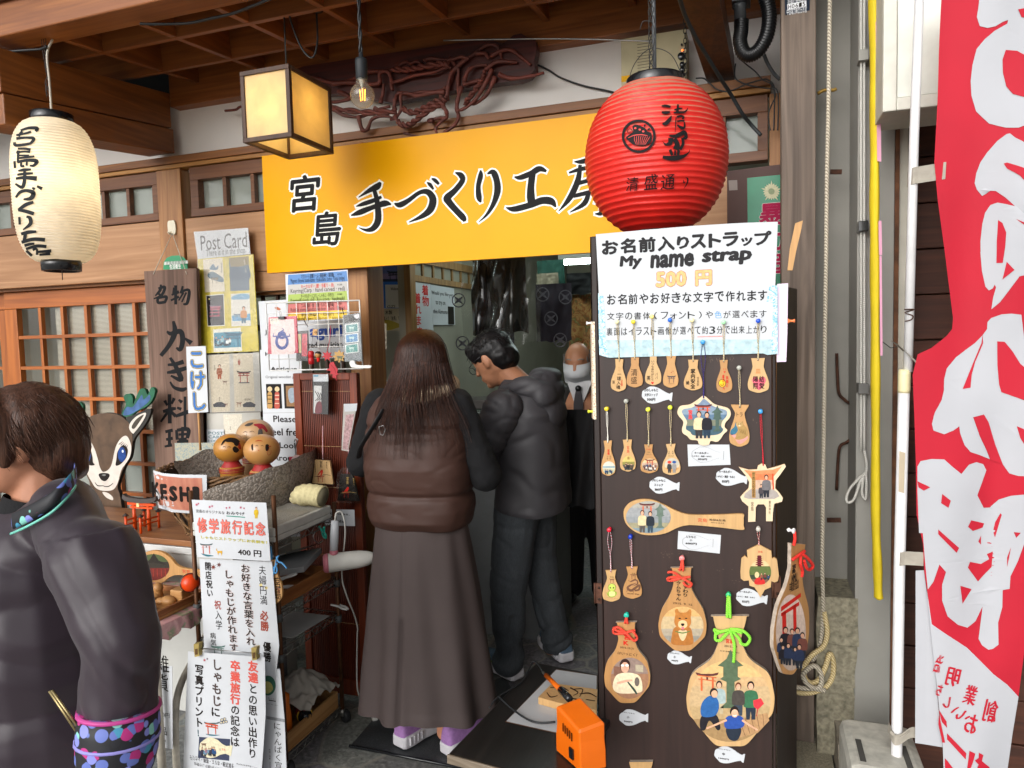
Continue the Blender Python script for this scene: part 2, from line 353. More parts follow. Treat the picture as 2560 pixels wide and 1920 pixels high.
 # --- wall
part('plaster_wall',MB().box(-6.5,.5,3.05,3.12,2.49,2.9,PLA),bev=0)
part('trim_rail',MB().box(-6.5,.055,2.965,3.05,2.522,2.559,TRM).box(-6.5,.055,2.978,3.05,2.501,2.5215,wood('trim_light','8d5f2f','b4803f','x')),bev=.002)
for x0,x1,y0 in((-2.976,-2.82,2.985),(-1.822,-1.715,2.94),(-.40,-.30,2.94),(-6.3,-6.15,2.985),(.05,.16,3.0)):
 part('post',MB().box(x0,x1,y0,3.09,0,2.5,WZ),bev=.004)
part('lintel_board',MB().box(-6.15,-2.978,3.0,3.04,1.942,2.243,BRD),bev=.003)
part('lintel_board',MB().box(-2.818,-1.824,3.0,3.04,1.946,2.243,BRD),bev=.003)
part('lintel_board',MB().box(-2.818,-1.824,3.003,3.04,1.845,1.943,BRD),bev=.003)
part('lintel_board',MB().box(-1.713,-.402,3.0,3.04,1.95,2.5,BRD),bev=.003)
part('lintel_board',MB().box(-.298,.048,3.0,3.04,1.3,2.2,BRD),bev=.003)
PG=glass('frosted_glass',rough=.12,body=.55,col='a9b0a9')
def transom(x0,x1,n,z0=2.247,z1=2.497):
 b=MB();f=.038;b.box(x0,x1,2.992,3.05,z1-.065,z1,FRM).box(x0,x1,2.99,3.05,z0,z0+f,FRM).box(x0,x0+f+.012,2.993,3.05,z0+f,z1-.065,FRM).box(x1-f,x1,2.993,3.05,z0+f,z1-.065,FRM)
 w=(x1-x0-2*f)/n
 for i in range(1,n):b.box(x0+f+w*i-.011,x0+f+w*i+.011,3.0,3.03,z0+f,z1-.065,FRM)
 o=part('transom_window',b,bev=.002);MB().box(x0+f+.006,x1-f,3.034,3.037,z0+f,z1-.06,PG).build('pane',o)
transom(-6.14,-4.3,10);transom(-4.28,-2.98,7);transom(-2.765,-1.83,5);transom(-.29,.045,2)
# --- sliding lattice doors
DR=wood('door_wood_h','8c4a1c','b86a2c','x',.35,.15,.6,.25);DV=wood('door_wood_v','8c4a1c','b86a2c','z',.35,.15,.6,.25)
GL=glass('clear_glass')
def blind_mat():
 mt,n,b_=_new('reed_blind');tc=n.nodes.new('ShaderNodeTexCoord');w=n.nodes.new('ShaderNodeTexWave');w.bands_direction='Z';w.inputs['Scale'].default_value=44;w.inputs['Distortion'].default_value=.6
 n.links.new(tc.outputs['Object'],w.inputs['Vector']);r=_ramp(n,w.outputs[0],[(.25,hx('4a473f')),(.5,hx('b5ae9a'))]);n.links.new(r.outputs[0],b_.inputs[0]);return mt
def sliding_door(x0,x1,bars,y):
 d=thing('sliding_door','','',((x0+x1)/2,y,0));d.parent=shop;d.location=d.location-Vector(wloc(shop));del d['label'];del d['category']
 b=MB().box(x0,x1,y,y+.036,1.828,1.925,DR).box(x0,x0+.1,y-.002,y+.034,.03,1.826,DV).box(x1-.1,x1,y-.002,y+.034,.03,1.826,DV).box(x0+.1,x1-.1,y,y+.036,.03,.2,DR).box(x0+.1,x1-.1,y,y+.036,.55,.6,DR).box(x0+.1,x1-.1,y+.012,y+.024,.2,.55,DV)
 b.build('frame',d,.003)
 b=MB()
 for x in bars:b.box(x-.011,x+.011,y+.004,y+.03,.6,1.828,DV)
 for z in(1.655,1.472,1.288,1.103,.919,.742):b.box(x0+.1,x1-.1,y+.001,y+.032,z-.010,z+.010,DR)
 b.build('lattice',d,.0015)
 MB().box(x0+.1,x1-.1,y+.033,y+.036,1.103,1.828,GL).box(x0+.1,x1-.1,y+.033,y+.036,.6,1.1,PG).build('glass',d)
sliding_door(-4.29,-2.86,(-4.01,-3.832,-3.648,-3.465,-3.288,-3.108),3.08)
sliding_door(-5.75,-4.30,(-5.48,-5.295,-5.11,-4.925,-4.74,-4.555,-4.36),3.12)
part('door_track',MB().box(-6.15,-2.86,3.04,3.2,1.927,1.942,TRM).box(-2.86,-1.824,3.045,3.2,1.83,1.845,TRM),bev=0)
MB().box(-3.93,-2.9,3.122,3.127,1.0,1.83,blind_mat()).build('reed_blind',**T('grey slatted blind hanging behind the orange lattice door','blind'))
b=MB();DK=wood('dark_lattice','3a2114','55321c','z',.5,.2)
b.box(-2.818,-2.74,3.06,3.1,0,1.83,DK).box(-1.9,-1.824,3.06,3.1,0,1.83,DK)
for i in range(9):b.box(-2.74+.093*i+.04,-2.74+.093*i+.052,3.07,3.09,.02,1.83,DK)
for z in(.3,.75,1.2,1.65):b.box(-2.74,-1.9,3.066,3.094,z,z+.03,DK)
part('side_door',b,bev=0)
# --- room behind
ROOM=mat('room_wall','a9a390',.9,var=.08,vs=2);RF=wood('room_wood','7d5a30','a07a48','z',.6,.2)
part('room_wall',MB().box(-6.5,-6.4,3.12,8,0,2.75,ROOM).box(1.5,1.6,3.12,8,0,2.75,ROOM).box(-6.5,1.6,7.6,7.7,0,2.75,ROOM),bev=0)
part('room_ceiling',MB().box(-6.5,1.6,3.12,7.7,2.6,2.66,mat('room_ceiling_board','b9b5a6',.9)),bev=0)
part('side_wall',MB().box(.16,1.6,3.0,3.12,0,2.9,ROOM),bev=0)
# ==== the yellow shop sign
BK=ink('17181a')
def ysign_mat():
 return mat('sign_yellow','e2a000',.32,var=.035,vs=3,bump=.06,bs=40,spec=.12)
t=thing('shop_sign','long glossy yellow board with black brush lettering above the shop entrance','shop sign',(-1.3,2.87,1.91))
YM=ysign_mat()
b=MB().box(-2.212,-.44,2.862,2.885,1.918,2.468,YM)
ys=FY(2.862,2);wi=ink('f3f1ea')
S_={'te':[[(262,1172,16),(240,1200,42),(190,1225,28),(120,1270,5)],[(105,1328,6),(150,1312,26),(215,1290,28),(268,1266,18)],[(72,1386,8),(130,1365,36),(220,1330,30),(290,1308,40),(330,1315,8)],[(212,1196,22),(235,1270,30),(245,1340,38),(245,1420,42),(215,1468,36),(170,1480,20),(122,1464,4)]],'zu':[[(350,1308,8),(385,1318,36),(440,1290,30),(510,1240,26),(565,1235,38),(598,1280,46),(583,1345,46),(530,1390,30),(442,1430,4)],[(560,1172,6),(580,1188,24),(602,1218,12)],[(590,1148,8),(612,1160,24),(637,1185,16)]],'ku':[[(742,1110,8),(778,1127,36),(788,1162,34),(740,1225,36),(690,1272,46),(702,1300,44),(745,1350,40),(792,1400,40),(802,1425,18)]],'ri':[[(905,1094,8),(905,1130,32),(890,1200,30),(895,1270,36),(906,1302,10)],[(948,1118,8),(985,1108,38),(1008,1160,40),(1013,1230,42),(988,1310,30),(945,1380,18),(893,1428,4)]],'kou':[[(1122,1138,8),(1160,1142,32),(1230,1115,36),(1282,1086,38),(1328,1102,16)],[(1238,1118,42),(1228,1200,44),(1228,1270,52),(1236,1318,46)],[(1068,1335,6),(1120,1345,36),(1220,1320,40),(1300,1290,46),(1360,1296,46),(1388,1332,10)]],'bou':[[(1508,1040,8),(1555,1040,30),(1640,1015,34)],[(1473,1112,12),(1540,1090,26),(1620,1075,28),(1700,1060,28)],[(1545,1060,22),(1530,1160,36),(1480,1270,36),(1406,1360,4)],[(1530,1180,26),(1640,1150,28),(1720,1140,28)],[(1500,1262,24),(1640,1230,32),(1740,1220,30)],[(1600,1240,28),(1570,1310,32),(1478,1366,5)],[(1640,1290,32),(1690,1310,36),(1680,1370,32),(1640,1375,6)]]}
for ch in S_.values():
 for i,s in enumerate(ch):b.brush(ys,s,wi,.0008+i*.00002,11)
 for i,s in enumerate(ch):b.brush(ys,s,BK,.0016+i*.00002)
y1=FY(2.862,1)
for chh,x0,ya,x1,yb in(('宮',1862,1135,2070,1352),('島',2000,1368,2200,1575)):
 b.tx(y1,chh,x0-10,ya-10,x1+10,yb+10,wi,.0008,.075,.12).tx(y1,chh,x0,ya,x1,yb,BK,.0016,.022,.12)
b.build('board',t,.002)
# ==== lanterns
def revolve_hit(axis,rad,z0,z1):
 """maps a point of a flat plane onto a surface of revolution along the line of sight used to read the photo"""
 def fn_for(pl):
  def fn(a,b_,h=0):
   p=pl.w(a,b_);d=nrm(p-EYE);D=np.hypot(axis[0],axis[1]);lo=D*.7;t_=lo;st=.02
   for _ in range(80):
    q=EYE+d*t_;r=rad(min(max(q[2],z0),z1))
    if np.hypot(q[0]-axis[0],q[1]-axis[1])<r:break
    t_+=st
   lo,hi=t_-st,t_
   for _ in range(14):
    md=(lo+hi)/2;q=EYE+d*md
    if np.hypot(q[0]-axis[0],q[1]-axis[1])<rad(min(max(q[2],z0),z1)):hi=md
    else:lo=md
   return EYE+d*(hi-.0012-h)
  return fn
 return fn_for
def paper_lantern_mat(name,col,tr=.5,dust=None,zt=0,zh=.1):
 mt=bpy.data.materials.new(name);mt.use_nodes=True;n=mt.node_tree;n.nodes.clear();o=n.nodes.new('ShaderNodeOutputMaterial')
 nz=_noise(n,14,6,.4);c=hx(col);r=_ramp(n,nz.outputs[0],[(.3,tuple(x*.86 for x in c)),(.65,c)]);cc=r.outputs[0]
 if dust:
  g=n.nodes.new('ShaderNodeNewGeometry');sx=n.nodes.new('ShaderNodeSeparateXYZ');n.links.new(g.outputs['Normal'],sx.inputs[0]);n2=_noise(n,40,6)
  mm=n.nodes.new('ShaderNodeMath');mm.operation='MULTIPLY_ADD';mm.inputs[1].default_value=.55;n.links.new(n2.outputs[0],mm.inputs[0]);n.links.new(sx.outputs[2],mm.inputs[2])
  rr=_ramp(n,mm.outputs[0],[(.62,(0,0,0)),(1.0,(.85,.85,.85))]);cc=_mix(n,rr.outputs[0],cc,hx(dust))
 pb=n.nodes.new('ShaderNodeBsdfPrincipled');pb.inputs['Roughness'].default_value=.42;n.links.new(cc,pb.inputs['Base Color']);tl=n.nodes.new('ShaderNodeBsdfTranslucent');n.links.new(cc,tl.inputs[0])
 mx=n.nodes.new('ShaderNodeMixShader');mx.inputs[0].default_value=tr;n.links.new(pb.outputs[0],mx.inputs[1]);n.links.new(tl.outputs[0],mx.inputs[2]);n.links.new(mx.outputs[0],o.inputs[0]);return mt
BLK=mat('black_lacquer','16181b',.25,var=.1,coat=.3)
WIRE=mat('dark_wire','2a2825',.6)
def ribbed(axis,rad,z0,z1,nr,depth,m,seams=(),n=72):
 R_=[];k=6
 for i in range(nr*k+1):
  z=z0+(z1-z0)*i/(nr*k);ph=(i%k)/k
  rr=rad(z)-depth*(math.sin(math.pi*ph)**.8)
  ring=[]
  for j in range(n):
   a=2*math.pi*j/n;r2=rr-(depth*.25*nz3((math.cos(a)*3,math.sin(a)*3,z*40)))
   zz=z+.0022*nz3((math.cos(a)*2+5,math.sin(a)*2,z*9))
   ring.append((axis[0]+r2*math.cos(a),axis[1]+r2*math.sin(a),zz))
  R_.append(ring)
 return MB().rings(R_,m,cap=False)
 # --- big red lantern
c=onY(1639,398,2.22);RC=c;RR=.2135
def rr_(z):q=min(1,abs(z-RC[2])/.238);return RR*math.sqrt(max(1e-4,1-q**2.15))
rl=thing('red_lantern','big round red paper lantern with black crest and characters, dusty on top','lantern',(c[0],c[1],c[2]-.2))
ribbed(c,rr_,c[2]-.222,c[2]+.207,27,.0042,paper_lantern_mat('red_paper','e0281f',.12,'b98a72')).build('paper_body',rl)
b=MB();fl=FY(2.0,19);fn=revolve_hit(c,rr_,c[2]-.2,c[2]+.2)(fl);K19=ink('1c1a1b');RD=mat('red_print','d8332a',.5)
def ell(cx,cy,rx,ry,n=40,a0=0,a1=2*math.pi):return[(cx+rx*math.cos(a0+(a1-a0)*i/n),cy+ry*math.sin(a0+(a1-a0)*i/n))for i in range(n)]
b.loops(fl,[fl.P(ell(867,665,236,232)),fl.P(ell(867,665,200,196))],K19,.001,sub=.012,fn=fn)
b.curvy(fl,[(690,690),(740,640),(790,600),(780,530),(830,505),(910,530),(960,560),(990,600),(1040,620),(1048,690),(1035,750),(990,780),(940,800),(870,795),(790,780),(745,745)],K19,.001,sub=.012,fn=fn)
for x in range(810,1040,30):b.brush(fl,[(x,660+abs(x-880)*.1,5),(x-10+(880-x)*.12,720,6),(870+(x-870)*.55,785,4)],RD,.002,fn=fn)
b.brush(fl,[(720,690,6),(800,655,10),(900,645,12),(990,660,6)],RD,.002,fn=fn)
for x,y in((820,555),(880,575),(930,600)):b.loops(fl,[fl.P(ell(x,y,16,14,12))],RD,.002,fn=fn)
b.brush(fl,[(790,610,8),(750,560,8),(710,590,8),(730,625,8),(760,600,6)],K19,.001,fn=fn).brush(fl,[(940,540,14),(955,505,22)],K19,.001,fn=fn).brush(fl,[(990,580,20),(1020,560,26)],K19,.001,fn=fn)
KS=[[(1185,250,20),(1240,245,34),(1308,262,30)],[(1185,335,28),(1240,340,42),(1300,332,26)],[(1320,385,12),(1290,440,50),(1240,490,54),(1195,490,26)],[(1410,225,26),(1405,290,34),(1400,330,40)],[(1360,300,20),(1420,285,24),(1470,280,16)],[(1350,345,20),(1430,335,30),(1500,330,26),(1535,300,16),(1542,275,6)],[(1385,400,14),(1378,480,14),(1372,610,5)],[(1395,400,30),(1450,385,26),(1490,400,24),(1470,430,26)],[(1400,460,24),(1450,450,22),(1500,455,24)],[(1400,510,20),(1460,550,44),(1500,540,30),(1500,470,16)],[(1290,660,24),(1370,665,48),(1440,640,60),(1500,610,50),(1520,680,50),(1480,700,30)],[(1310,690,70),(1300,760,60),(1240,780,30),(1198,740,6)],[(1360,700,60),(1400,780,70),(1380,850,90)],[(1470,690,36),(1480,770,40),(1440,850,40)],[(1300,850,40),(1330,930,36)],[(1420,860,40),(1410,930,36)],[(1370,860,24),(1370,930,30)],[(1198,955,40),(1300,970,66),(1400,965,68),(1490,940,46),(1560,890,14),(1572,850,4)]]
for s in KS:b.brush(fl,s,K19,.001,fn=fn,sub=.012)
for ch,x0,ya,x1,yb in(('清',690,1240,865,1415),('盛',935,1200,1135,1395),('通',1165,1205,1365,1395)):b.tx(fl,ch,x0,ya,x1,yb,K19,.001,.004,.1,sub=.012,fn=fn)
b.brush(fl,[(1488,1270,6),(1490,1310,16),(1510,1290,6)],K19,.001,fn=fn).brush(fl,[(1515,1240,6),(1545,1255,20),(1535,1320,16),(1490,1392,4)],K19,.001,fn=fn)
b.build('lettering',rl)
MB().lathe([(.079,.196),(.085,.2),(.085,.236),(.082,.24),(.076,.236),(.076,.2)],c,BLK,40,cap=False).ball(onY(1635,203,2.12),.004,mat('brass','b07840',.35,1)).build('cap_ring',rl)
MB().lathe([(.079,-.213),(.085,-.218),(.085,-.25),(.078,-.25),(.076,-.218)],c,BLK,40,cap=False).build('base_ring',rl)
w=MB();top=c+np.array([0,0,.24]);w.tube(cat([top+np.array([-.085,0,-.02]),top+np.array([-.06,0,.05]),top+np.array([-.01,0,.088]),top+np.array([.05,0,.06]),top+np.array([.085,0,-.02])]),.0013,WIRE,5).build('wire_bail',rl)
MB().tube([c+np.array([0,0,.22]),c+np.array([0,0,.40]),(c[0]-.003,2.21,2.85)],.0062,mat('grey_conduit','4a4d50',.45),10).build('hanging_pipe',rl)
b=MB();rng=random.Random(3)
for q in range(5):
 P=[c+np.array([-.008+.010*math.sin(i*1.7+q*1.3),.010*math.cos(i*1.7+q*2),.27+i*.034])for i in range(9)];b.tube(cat(P,3),.0014,WIRE,5)
b.tube(cat([c+np.array([-.004,-.012,.40]),c+np.array([-.03,-.014,.405]),c+np.array([-.04,-.01,.385])]),.0014,WIRE,5).build('binding_wire',rl)
# --- tall white lantern
c=onY(142,482,2.2);WC=c;WR=.156;WH=.285
def wr_(z):q=min(1,abs(z-WC[2])/WH);return .07+(WR-.07)*max(0,1-q**3.4)**.5
wl=thing('white_lantern','tall lit white paper lantern with black characters down its left side','lantern',(c[0],c[1],c[2]-WH))
ribbed(c,wr_,c[2]-WH+.005,c[2]+WH-.003,48,.0026,paper_lantern_mat('lit_white_paper','efe6d6',.52),n=64).build('paper_body',wl)
b=MB();fl=FY(2.0,20);fn=revolve_hit(c,wr_,c[2]-WH,c[2]+WH)(fl);K=ink('24272a')
WS=[[(215,190,18),(300,165,26),(385,170,34),(370,200,26)],[(190,250,26),(230,200,22)],[(170,240,20),(250,225,18),(320,205,20)],[(170,275,26),(270,265,22),(350,275,30),(320,325,26)],[(150,315,26),(160,345,26),(240,340,26),(320,325,22)],[(185,380,18),(260,380,22),(315,390,26)],[(170,420,20),(250,410,16),(310,415,20)],[(190,400,26),(185,520,20)],[(180,450,14),(300,450,16)],[(180,480,18),(270,470,20),(355,460,18)],[(180,520,26),(280,500,28),(380,510,40),(350,555,26),(310,555,14)],[(150,510,22),(155,580,22)],[(220,520,16),(220,560,20),(250,560,20)],[(280,500,16),(275,555,20)],[(190,610,14),(250,600,30),(320,595,18)],[(180,650,20),(260,640,26),(340,635,20)],[(165,690,22),(260,680,34),(380,690,46)],[(255,600,24),(255,700,34),(230,780,32),(160,745,16)],[(165,885,18),(210,830,30),(280,815,30),(345,840,46),(320,895,40),(245,905,14)],[(335,785,16),(360,800,26)],[(385,770,20),(435,795,32)],[(345,935,26),(270,960,36),(190,1015,24)],[(190,1015,26),(270,1030,34),(350,1055,34)],[(200,1090,22),(205,1165,22)],[(275,1085,18),(310,1100,36),(315,1160,36),(240,1220,10)],[(220,1265,26),(300,1245,36),(375,1240,20)],[(265,1255,32),(250,1345,34)],[(225,1350,30),(340,1320,34),(465,1325,36)],[(255,1385,26),(310,1370,26),(355,1365,18)],[(270,1420,22),(380,1390,30),(480,1395,30)],[(275,1440,22),(330,1490,24)],[(340,1430,22),(380,1420,18),(385,1480,26)],[(400,1450,22),(530,1440,30)],[(410,1480,20),(520,1470,26)]]
for s in WS:b.brush(fl,s,K,.001,2,fn=fn,sub=.02)
b.build('lettering',wl)
MB().lathe([(.072,WH-.012),(.078,WH-.008),(.078,WH+.03),(.074,WH+.032),(.068,WH+.028),(.068,WH)],c,BLK,40,cap=False).build('cap_ring',wl)
MB().lathe([(.07,-WH+.01),(.074,-WH),(.072,-WH-.034),(.066,-WH-.036),(.064,-WH)],c,BLK,40,cap=False).tube([c+np.array([.0,-.0,-WH-.01]),c+np.array([0,0,-WH-.07])],.0018,WIRE,5).build('base_ring',wl)
MB().tube(cat([c+np.array([0,0,WH+.01]),c+np.array([0,0,WH+.15]),c+np.array([-.003,0,WH+.27]),(c[0]+.015,2.215,2.838)]),.0045,mat('white_cord','b9b2a4',.6),7).build('cord',wl)
b=MB()
for q in range(3):b.tube(cat([c+np.array([-.012+.006*math.sin(i*2+q*2),.006*math.cos(i*1.5+q),WH+.10+i*.025])for i in range(7)]+[np.array([c[0]-.03+q*.012,2.2,2.838])],3),.0014,WIRE,5)
b.build('binding_wire',wl)
def bulb_light(name,loc,e,col,r,parent):
 l=bpy.data.lights.new(name,'POINT');l.energy=e;l.color=col;l.shadow_soft_size=r;o=bpy.data.objects.new(name,l);COL.objects.link(o);o.parent=parent;o.location=Vector(loc)-Vector(wloc(parent));return o
bulb_light('lantern_bulb',c+np.array([.02,0,.04]),1.5,(1,.84,.56),.05,wl)
# --- square lamp
Yn=2.3;X0=onY(603,270,Yn)[0];X1=onY(725,250,Yn)[0];Yf=onX(831,290,X1)[1];Z1=onY(723,158,Yn)[2];Z0=onY(727,341,Yn)[2]
sq=thing('square_lamp','lit square hanging lamp of dark wood frame and glowing yellow panes','hanging lamp',((X0+X1)/2,(Yn+Yf)/2,Z0))
FW_=wood('lamp_wood','3b2a20','54392a','z',.6,.2);g=.017;b=MB()
for x in(X0,X1-g):
 for y in(Yn,Yf-g):b.box(x,x+g,y,y+g,Z0+g,Z1-g,FW_)
for z in(Z0,Z1-g):b.box(X0,X1,Yn-.001,Yn+g,z,z+g,FW_).box(X0,X1,Yf-g,Yf+.001,z,z+g,FW_).box(X0-.001,X0+g,Yn+g,Yf-g,z,z+g,FW_).box(X1-g,X1+.001,Yn+g,Yf-g,z,z+g,FW_)
b.build('frame',sq,.0015)
PM=paper_lantern_mat('lamp_acrylic','f0dfb4',.6);q=.006;b=MB()
b.box(X0+g,X1-g,Yn+q,Yn+q+.003,Z0+g,Z1-g,PM).box(X0+g,X1-g,Yf-q-.003,Yf-q,Z0+g,Z1-g,PM).box(X0+q,X0+q+.003,Yn+g,Yf-g,Z0+g,Z1-g,PM).box(X1-q-.003,X1-q,Yn+g,Yf-g,Z0+g,Z1-g,PM).box(X0+g,X1-g,Yn+g,Yf-g,Z1-.012,Z1-.009,PM)
b.build('pane',sq)
ctr=np.array([(X0+X1)/2,(Yn+Yf)/2,(Z0+Z1)/2]);MB().lathe([(.012,.06),(.014,.03),(.02,.01),(.03,-.02),(.03,-.035),(.02,-.055),(.004,-.062)],ctr,mat('lit_bulb','fff0c8',.4,emis=8,ecol='ffd27a'),16).build('bulb',sq)
bulb_light('lamp_light',ctr+np.array([.0,0,.0]),1.8,(1,.78,.36),.06,sq)
BC=mat('black_cable','222426',.5);cl=(ctr[0]+.0,ctr[1],Z1)
hk=onY(707,45,ctr[1]);b=MB().tube([(ctr[0],ctr[1],Z1),(ctr[0],ctr[1],zc(ctr[1])+.13)],.0035,BC,7)
b.tube(cat([(ctr[0]+.01,ctr[1],zc(2.4)+.1),(ctr[0]+.03,ctr[1],2.84),(ctr[0]+.06,ctr[1]+.02,2.74),(ctr[0]+.1,ctr[1]+.03,2.70),(ctr[0]+.12,ctr[1]+.04,2.76),(ctr[0]+.115,ctr[1]+.05,2.88)]),.004,BC,7)
b.build('cable',sq);MB().lathe([(.004,.0),(.026,.004),(.03,.02),(.03,.06),(.03,.1)],(ctr[0]+.115,ctr[1]+.05,2.88),BLK,20).build('ceiling_cup',sq)
# --- filament bulb
c=onY(906,239,2.3);r=.0355*1.23
fb=thing('globe_bulb','clear round filament bulb on a black socket in front of the vines','light bulb',c-np.array([0,0,r]))
CG=glass('bulb_glass',(.97,.95,.9),.03,.10,'d8d2c0');MB().lathe([(.001,-r)]+[(r*math.cos(a),r*math.sin(a))for a in np.linspace(-1.4,1.02,16)]+[(.021,.047),(.0185,.058)],c,CG,36,cap=False).build('glass_globe',fb)
b=MB();FIL=mat('filament','ffb040',.5,emis=9,ecol='ff9a2a')
for dx,dy in((-.010,0),(-.003,.006),(.004,-.004),(.010,.003)):b.tube([c+np.array([dx*.7,dy,-.018]),c+np.array([dx,dy,.022])],.0011,FIL,6)
b.build('filament',fb);MB().lathe([(.003,-.02),(.004,.03),(.012,.055)],c,mat('bulb_stem','d8d8d0',.2,trans=.6),12).build('stem',fb)
MB().lathe([(.018,.056),(.021,.06),(.0215,.118),(.02,.128),(.008,.13),(.007,.15)],c,mat('socket_black','1d2226',.6,bump=.2),24).build('socket',fb)
b=MB()
for s in(0,math.pi):b.tube([c+np.array([.004*math.cos(i*.9+s),.004*math.sin(i*.9+s),.15+i*.016])for i in range(34)],.0042,BC,6)
b.build('cord',fb)
# ==== twisted vine carving on the plaster
vt=thing('vine_ornament','tangle of dark red twisted vines on a carved log high on the plaster','wall ornament',onY(1080,230,2.95))
VR=wood('vine_red','4a211a','8a4234','x',.6,.5,.6,.5,'3a3430');LR=wood('log_red','35130e','561f16','x',.5,.3)
v27=FY(2.95,27)
b=MB();P=[v27.loc(*q)for q in[(-900,1010),(-400,830),(0,770),(500,690),(1200,590),(1900,480),(2100,550),(2230,440),(2330,420),(2420,480),(2510,500),(2520,620),(2490,760),(2500,860),(2430,960),(2300,1010),(2050,1040),(1500,1130),(700,1290),(100,1180),(-500,1180)]]
b.slab(v27,[P],LR,-.05,.0);b.build('log',vt,.012)
VN=[((-650,1100),(-300,1000),(0,1050),(250,1000),(450,920),(700,900),(870,790),(960,820),(1040,790),(1150,860),(1300,860),(1420,760)),((1150,800),(1200,760),(1420,770),(1600,740),(1700,770)),((0,1090),(200,1060),(560,1080),(600,960),(690,930),(730,1040),(760,1160),(740,1080),(850,1030),(1020,980),(1250,950),(1400,880),(1480,880)),((1330,1240),(1440,1050),(1500,920),(1620,800),(1760,680),(1900,590),(2030,600),(2080,680),(2090,760)),((1780,690),(1900,700),(1950,780)),((1940,720),(2110,650),(2220,650),(2330,720),(2460,830)),((1900,900),(2050,810),(2240,800),(2290,800)),((1650,1060),(1700,920),(1800,850),(1930,850)),((1620,1080),(1750,1040),(1880,1000)),((2070,960),(2200,1000),(2400,1000),(2640,950)),((1560,1180),(1540,1050),(1560,900),(1500,820),(1430,720)),((1410,1280),(1430,1150),(1480,950),(1560,860),(1650,760)),((1400,1180),(1250,1200),(1060,1230),(920,1190),(860,1240),(860,1400),(780,1500),(720,1530)),((760,1430),(770,1300),(800,1180),(950,1200),(1080,1180),(1280,1160),(1400,1100)),((330,1480),(360,1640),(420,1640),(500,1520),(640,1480),(740,1500)),((500,1370),(600,1420),(720,1500)),((-500,1250),(-100,1320),(0,1380),(120,1460),(300,1480),(480,1440),(560,1400),(700,1350)),((1340,1260),(1380,1360),(1430,1430),(1420,1490),(1350,1550),(1300,1640),(1310,1720)),((1590,1100),(1560,1260),(1540,1380),(1550,1470),(1520,1580),(1420,1660),(1280,1740),(1150,1750),(880,1690)),((1990,900),(1900,1100),(1780,1260),(1640,1380),(1560,1420)),((2020,980),(1920,1180),(1760,1300),(1660,1310)),((1250,1540),(1180,1530),(1320,1500),(1420,1500)),((600,1320),(620,1200),(650,1080)),((40,1160),(200,1240),(60,1300),(-200,1290))]
for i,p in enumerate(VN):
 dz=.012+.018*((i*7)%5)/4;q=cat([v27.at(x,y,dz+.008*math.sin(j*1.9+i))for j,(x,y)in enumerate(p)],5);N=len(q)
 rad=[.0105*(1-.45*(j/N))*(1+.12*math.sin(j*1.3))for j in range(N)];MB().tube(q,rad,VR,8).build('branch',vt)
for i,p in enumerate([((780,1480),(850,1580),(960,1590),(1080,1500),(1250,1380),(1400,1320)),((880,1390),(1000,1440),(1150,1380),(1300,1300),(1420,1270)),((1650,1330),(1750,1200),(1850,1060),(1900,950)),((760,900),(950,900),(1120,870),(1350,830),(1450,850)),((-300,1330),(100,1400),(500,1440),(800,1420))]):
 q=cat([v27.at(x,y,.03)for x,y in p],8);
 for s in(0,math.pi):MB().tube([x+np.array([0,.008*math.cos(j*.75+s),.008*math.sin(j*.75+s)])for j,x in enumerate(q)],.0078,VR,8).build('branch',vt)
MB().tube(cat([onY(563,277,2.98),onY(590,274,2.97),onY(606,266,2.98),onY(680,258,2.99)]),.006,VR,8).build('branch',vt)
MB().tube(cat([onZ(*C(1,x,y),2.80)for x,y in[(-60,325),(60,330),(180,322),(260,316),(300,300)]]),.005,BC,7).build('eave_cable',**T('thin black cable along the underside of the front beam above the white lantern','cable'))
MB().tube(cat([onZ(*C(1,x,y),2.82)for x,y in[(900,152),(1000,155),(1200,150),(1350,120),(1500,85),(1620,40),(1740,-8)]]),.0055,BC,7).build('eave_cable',**T('slack black double cable crossing under the coffered ceiling','cable'))
MB().tube(cat([onY(*C(27,1350,508),2.8),onY(1400,97,2.8),onY(1640,104,2.75)]),.003,mat('steel_rod','8f8f8c',.3,.8),6).build('metal_rod',**T('thin steel rod stretched between the vines and the red lantern pipe','rod'))
MB().tube(cat([onY(*C(2,x,y),3.035)for x,y in[(1255,410),(1340,450),(1420,500),(1560,550),(1700,580),(1840,615)]]),.004,BC,6).build('wall_cable',**T('grey cable sagging across the white plaster beside the vines','cable'))
a4=FY(2.93,3);am=thing('wall_amplifier','beige amplifier with black knobs on the plaster behind the red lantern','amplifier',onY(1640,180,2.95))
BG=mat('beige_metal','b5aa86',.5);k4=FY(2.93,28)
p0=k4.loc(-240,590);p1=k4.loc(585,1090);b=MB().R(k4,p0[0],p1[1],p1[0],p0[1]+.03,BG,0);x0,z0,x1,z1=p0[0],p1[1],p1[0],p0[1]+.03
b=MB().box(x0,x1,2.93,3.05,z0,z1,BG);
for i in range(12):zz=z1-.02-i*.0115;b.box(x0+.065,x0+.125,2.9285,2.931,zz-.001,zz+.001,ink('5b5444'))
b.rect(k4,-235,960,-130,1020,ink('d9a21c'),.001);b.build('case',am,.002)
for x,y,r in((520,715,28),(533,820,20),(533,882,20),(533,945,20),(527,572,8)):b=MB().lathe([(r*.0005,-.002),(r*.0005,.012),(r*.0004,.014)],k4.at(x,y),BLK,16,ax=(0,-1,0));b.build('knob',am)
MB().lathe([(.004,0),(.003,.004)],k4.at(532,632),mat('pilot_lamp','ff7a30',.4,emis=3,ecol='ff6a20'),10,ax=(0,-1,0)).build('pilot_lamp',am)
ch=MB()
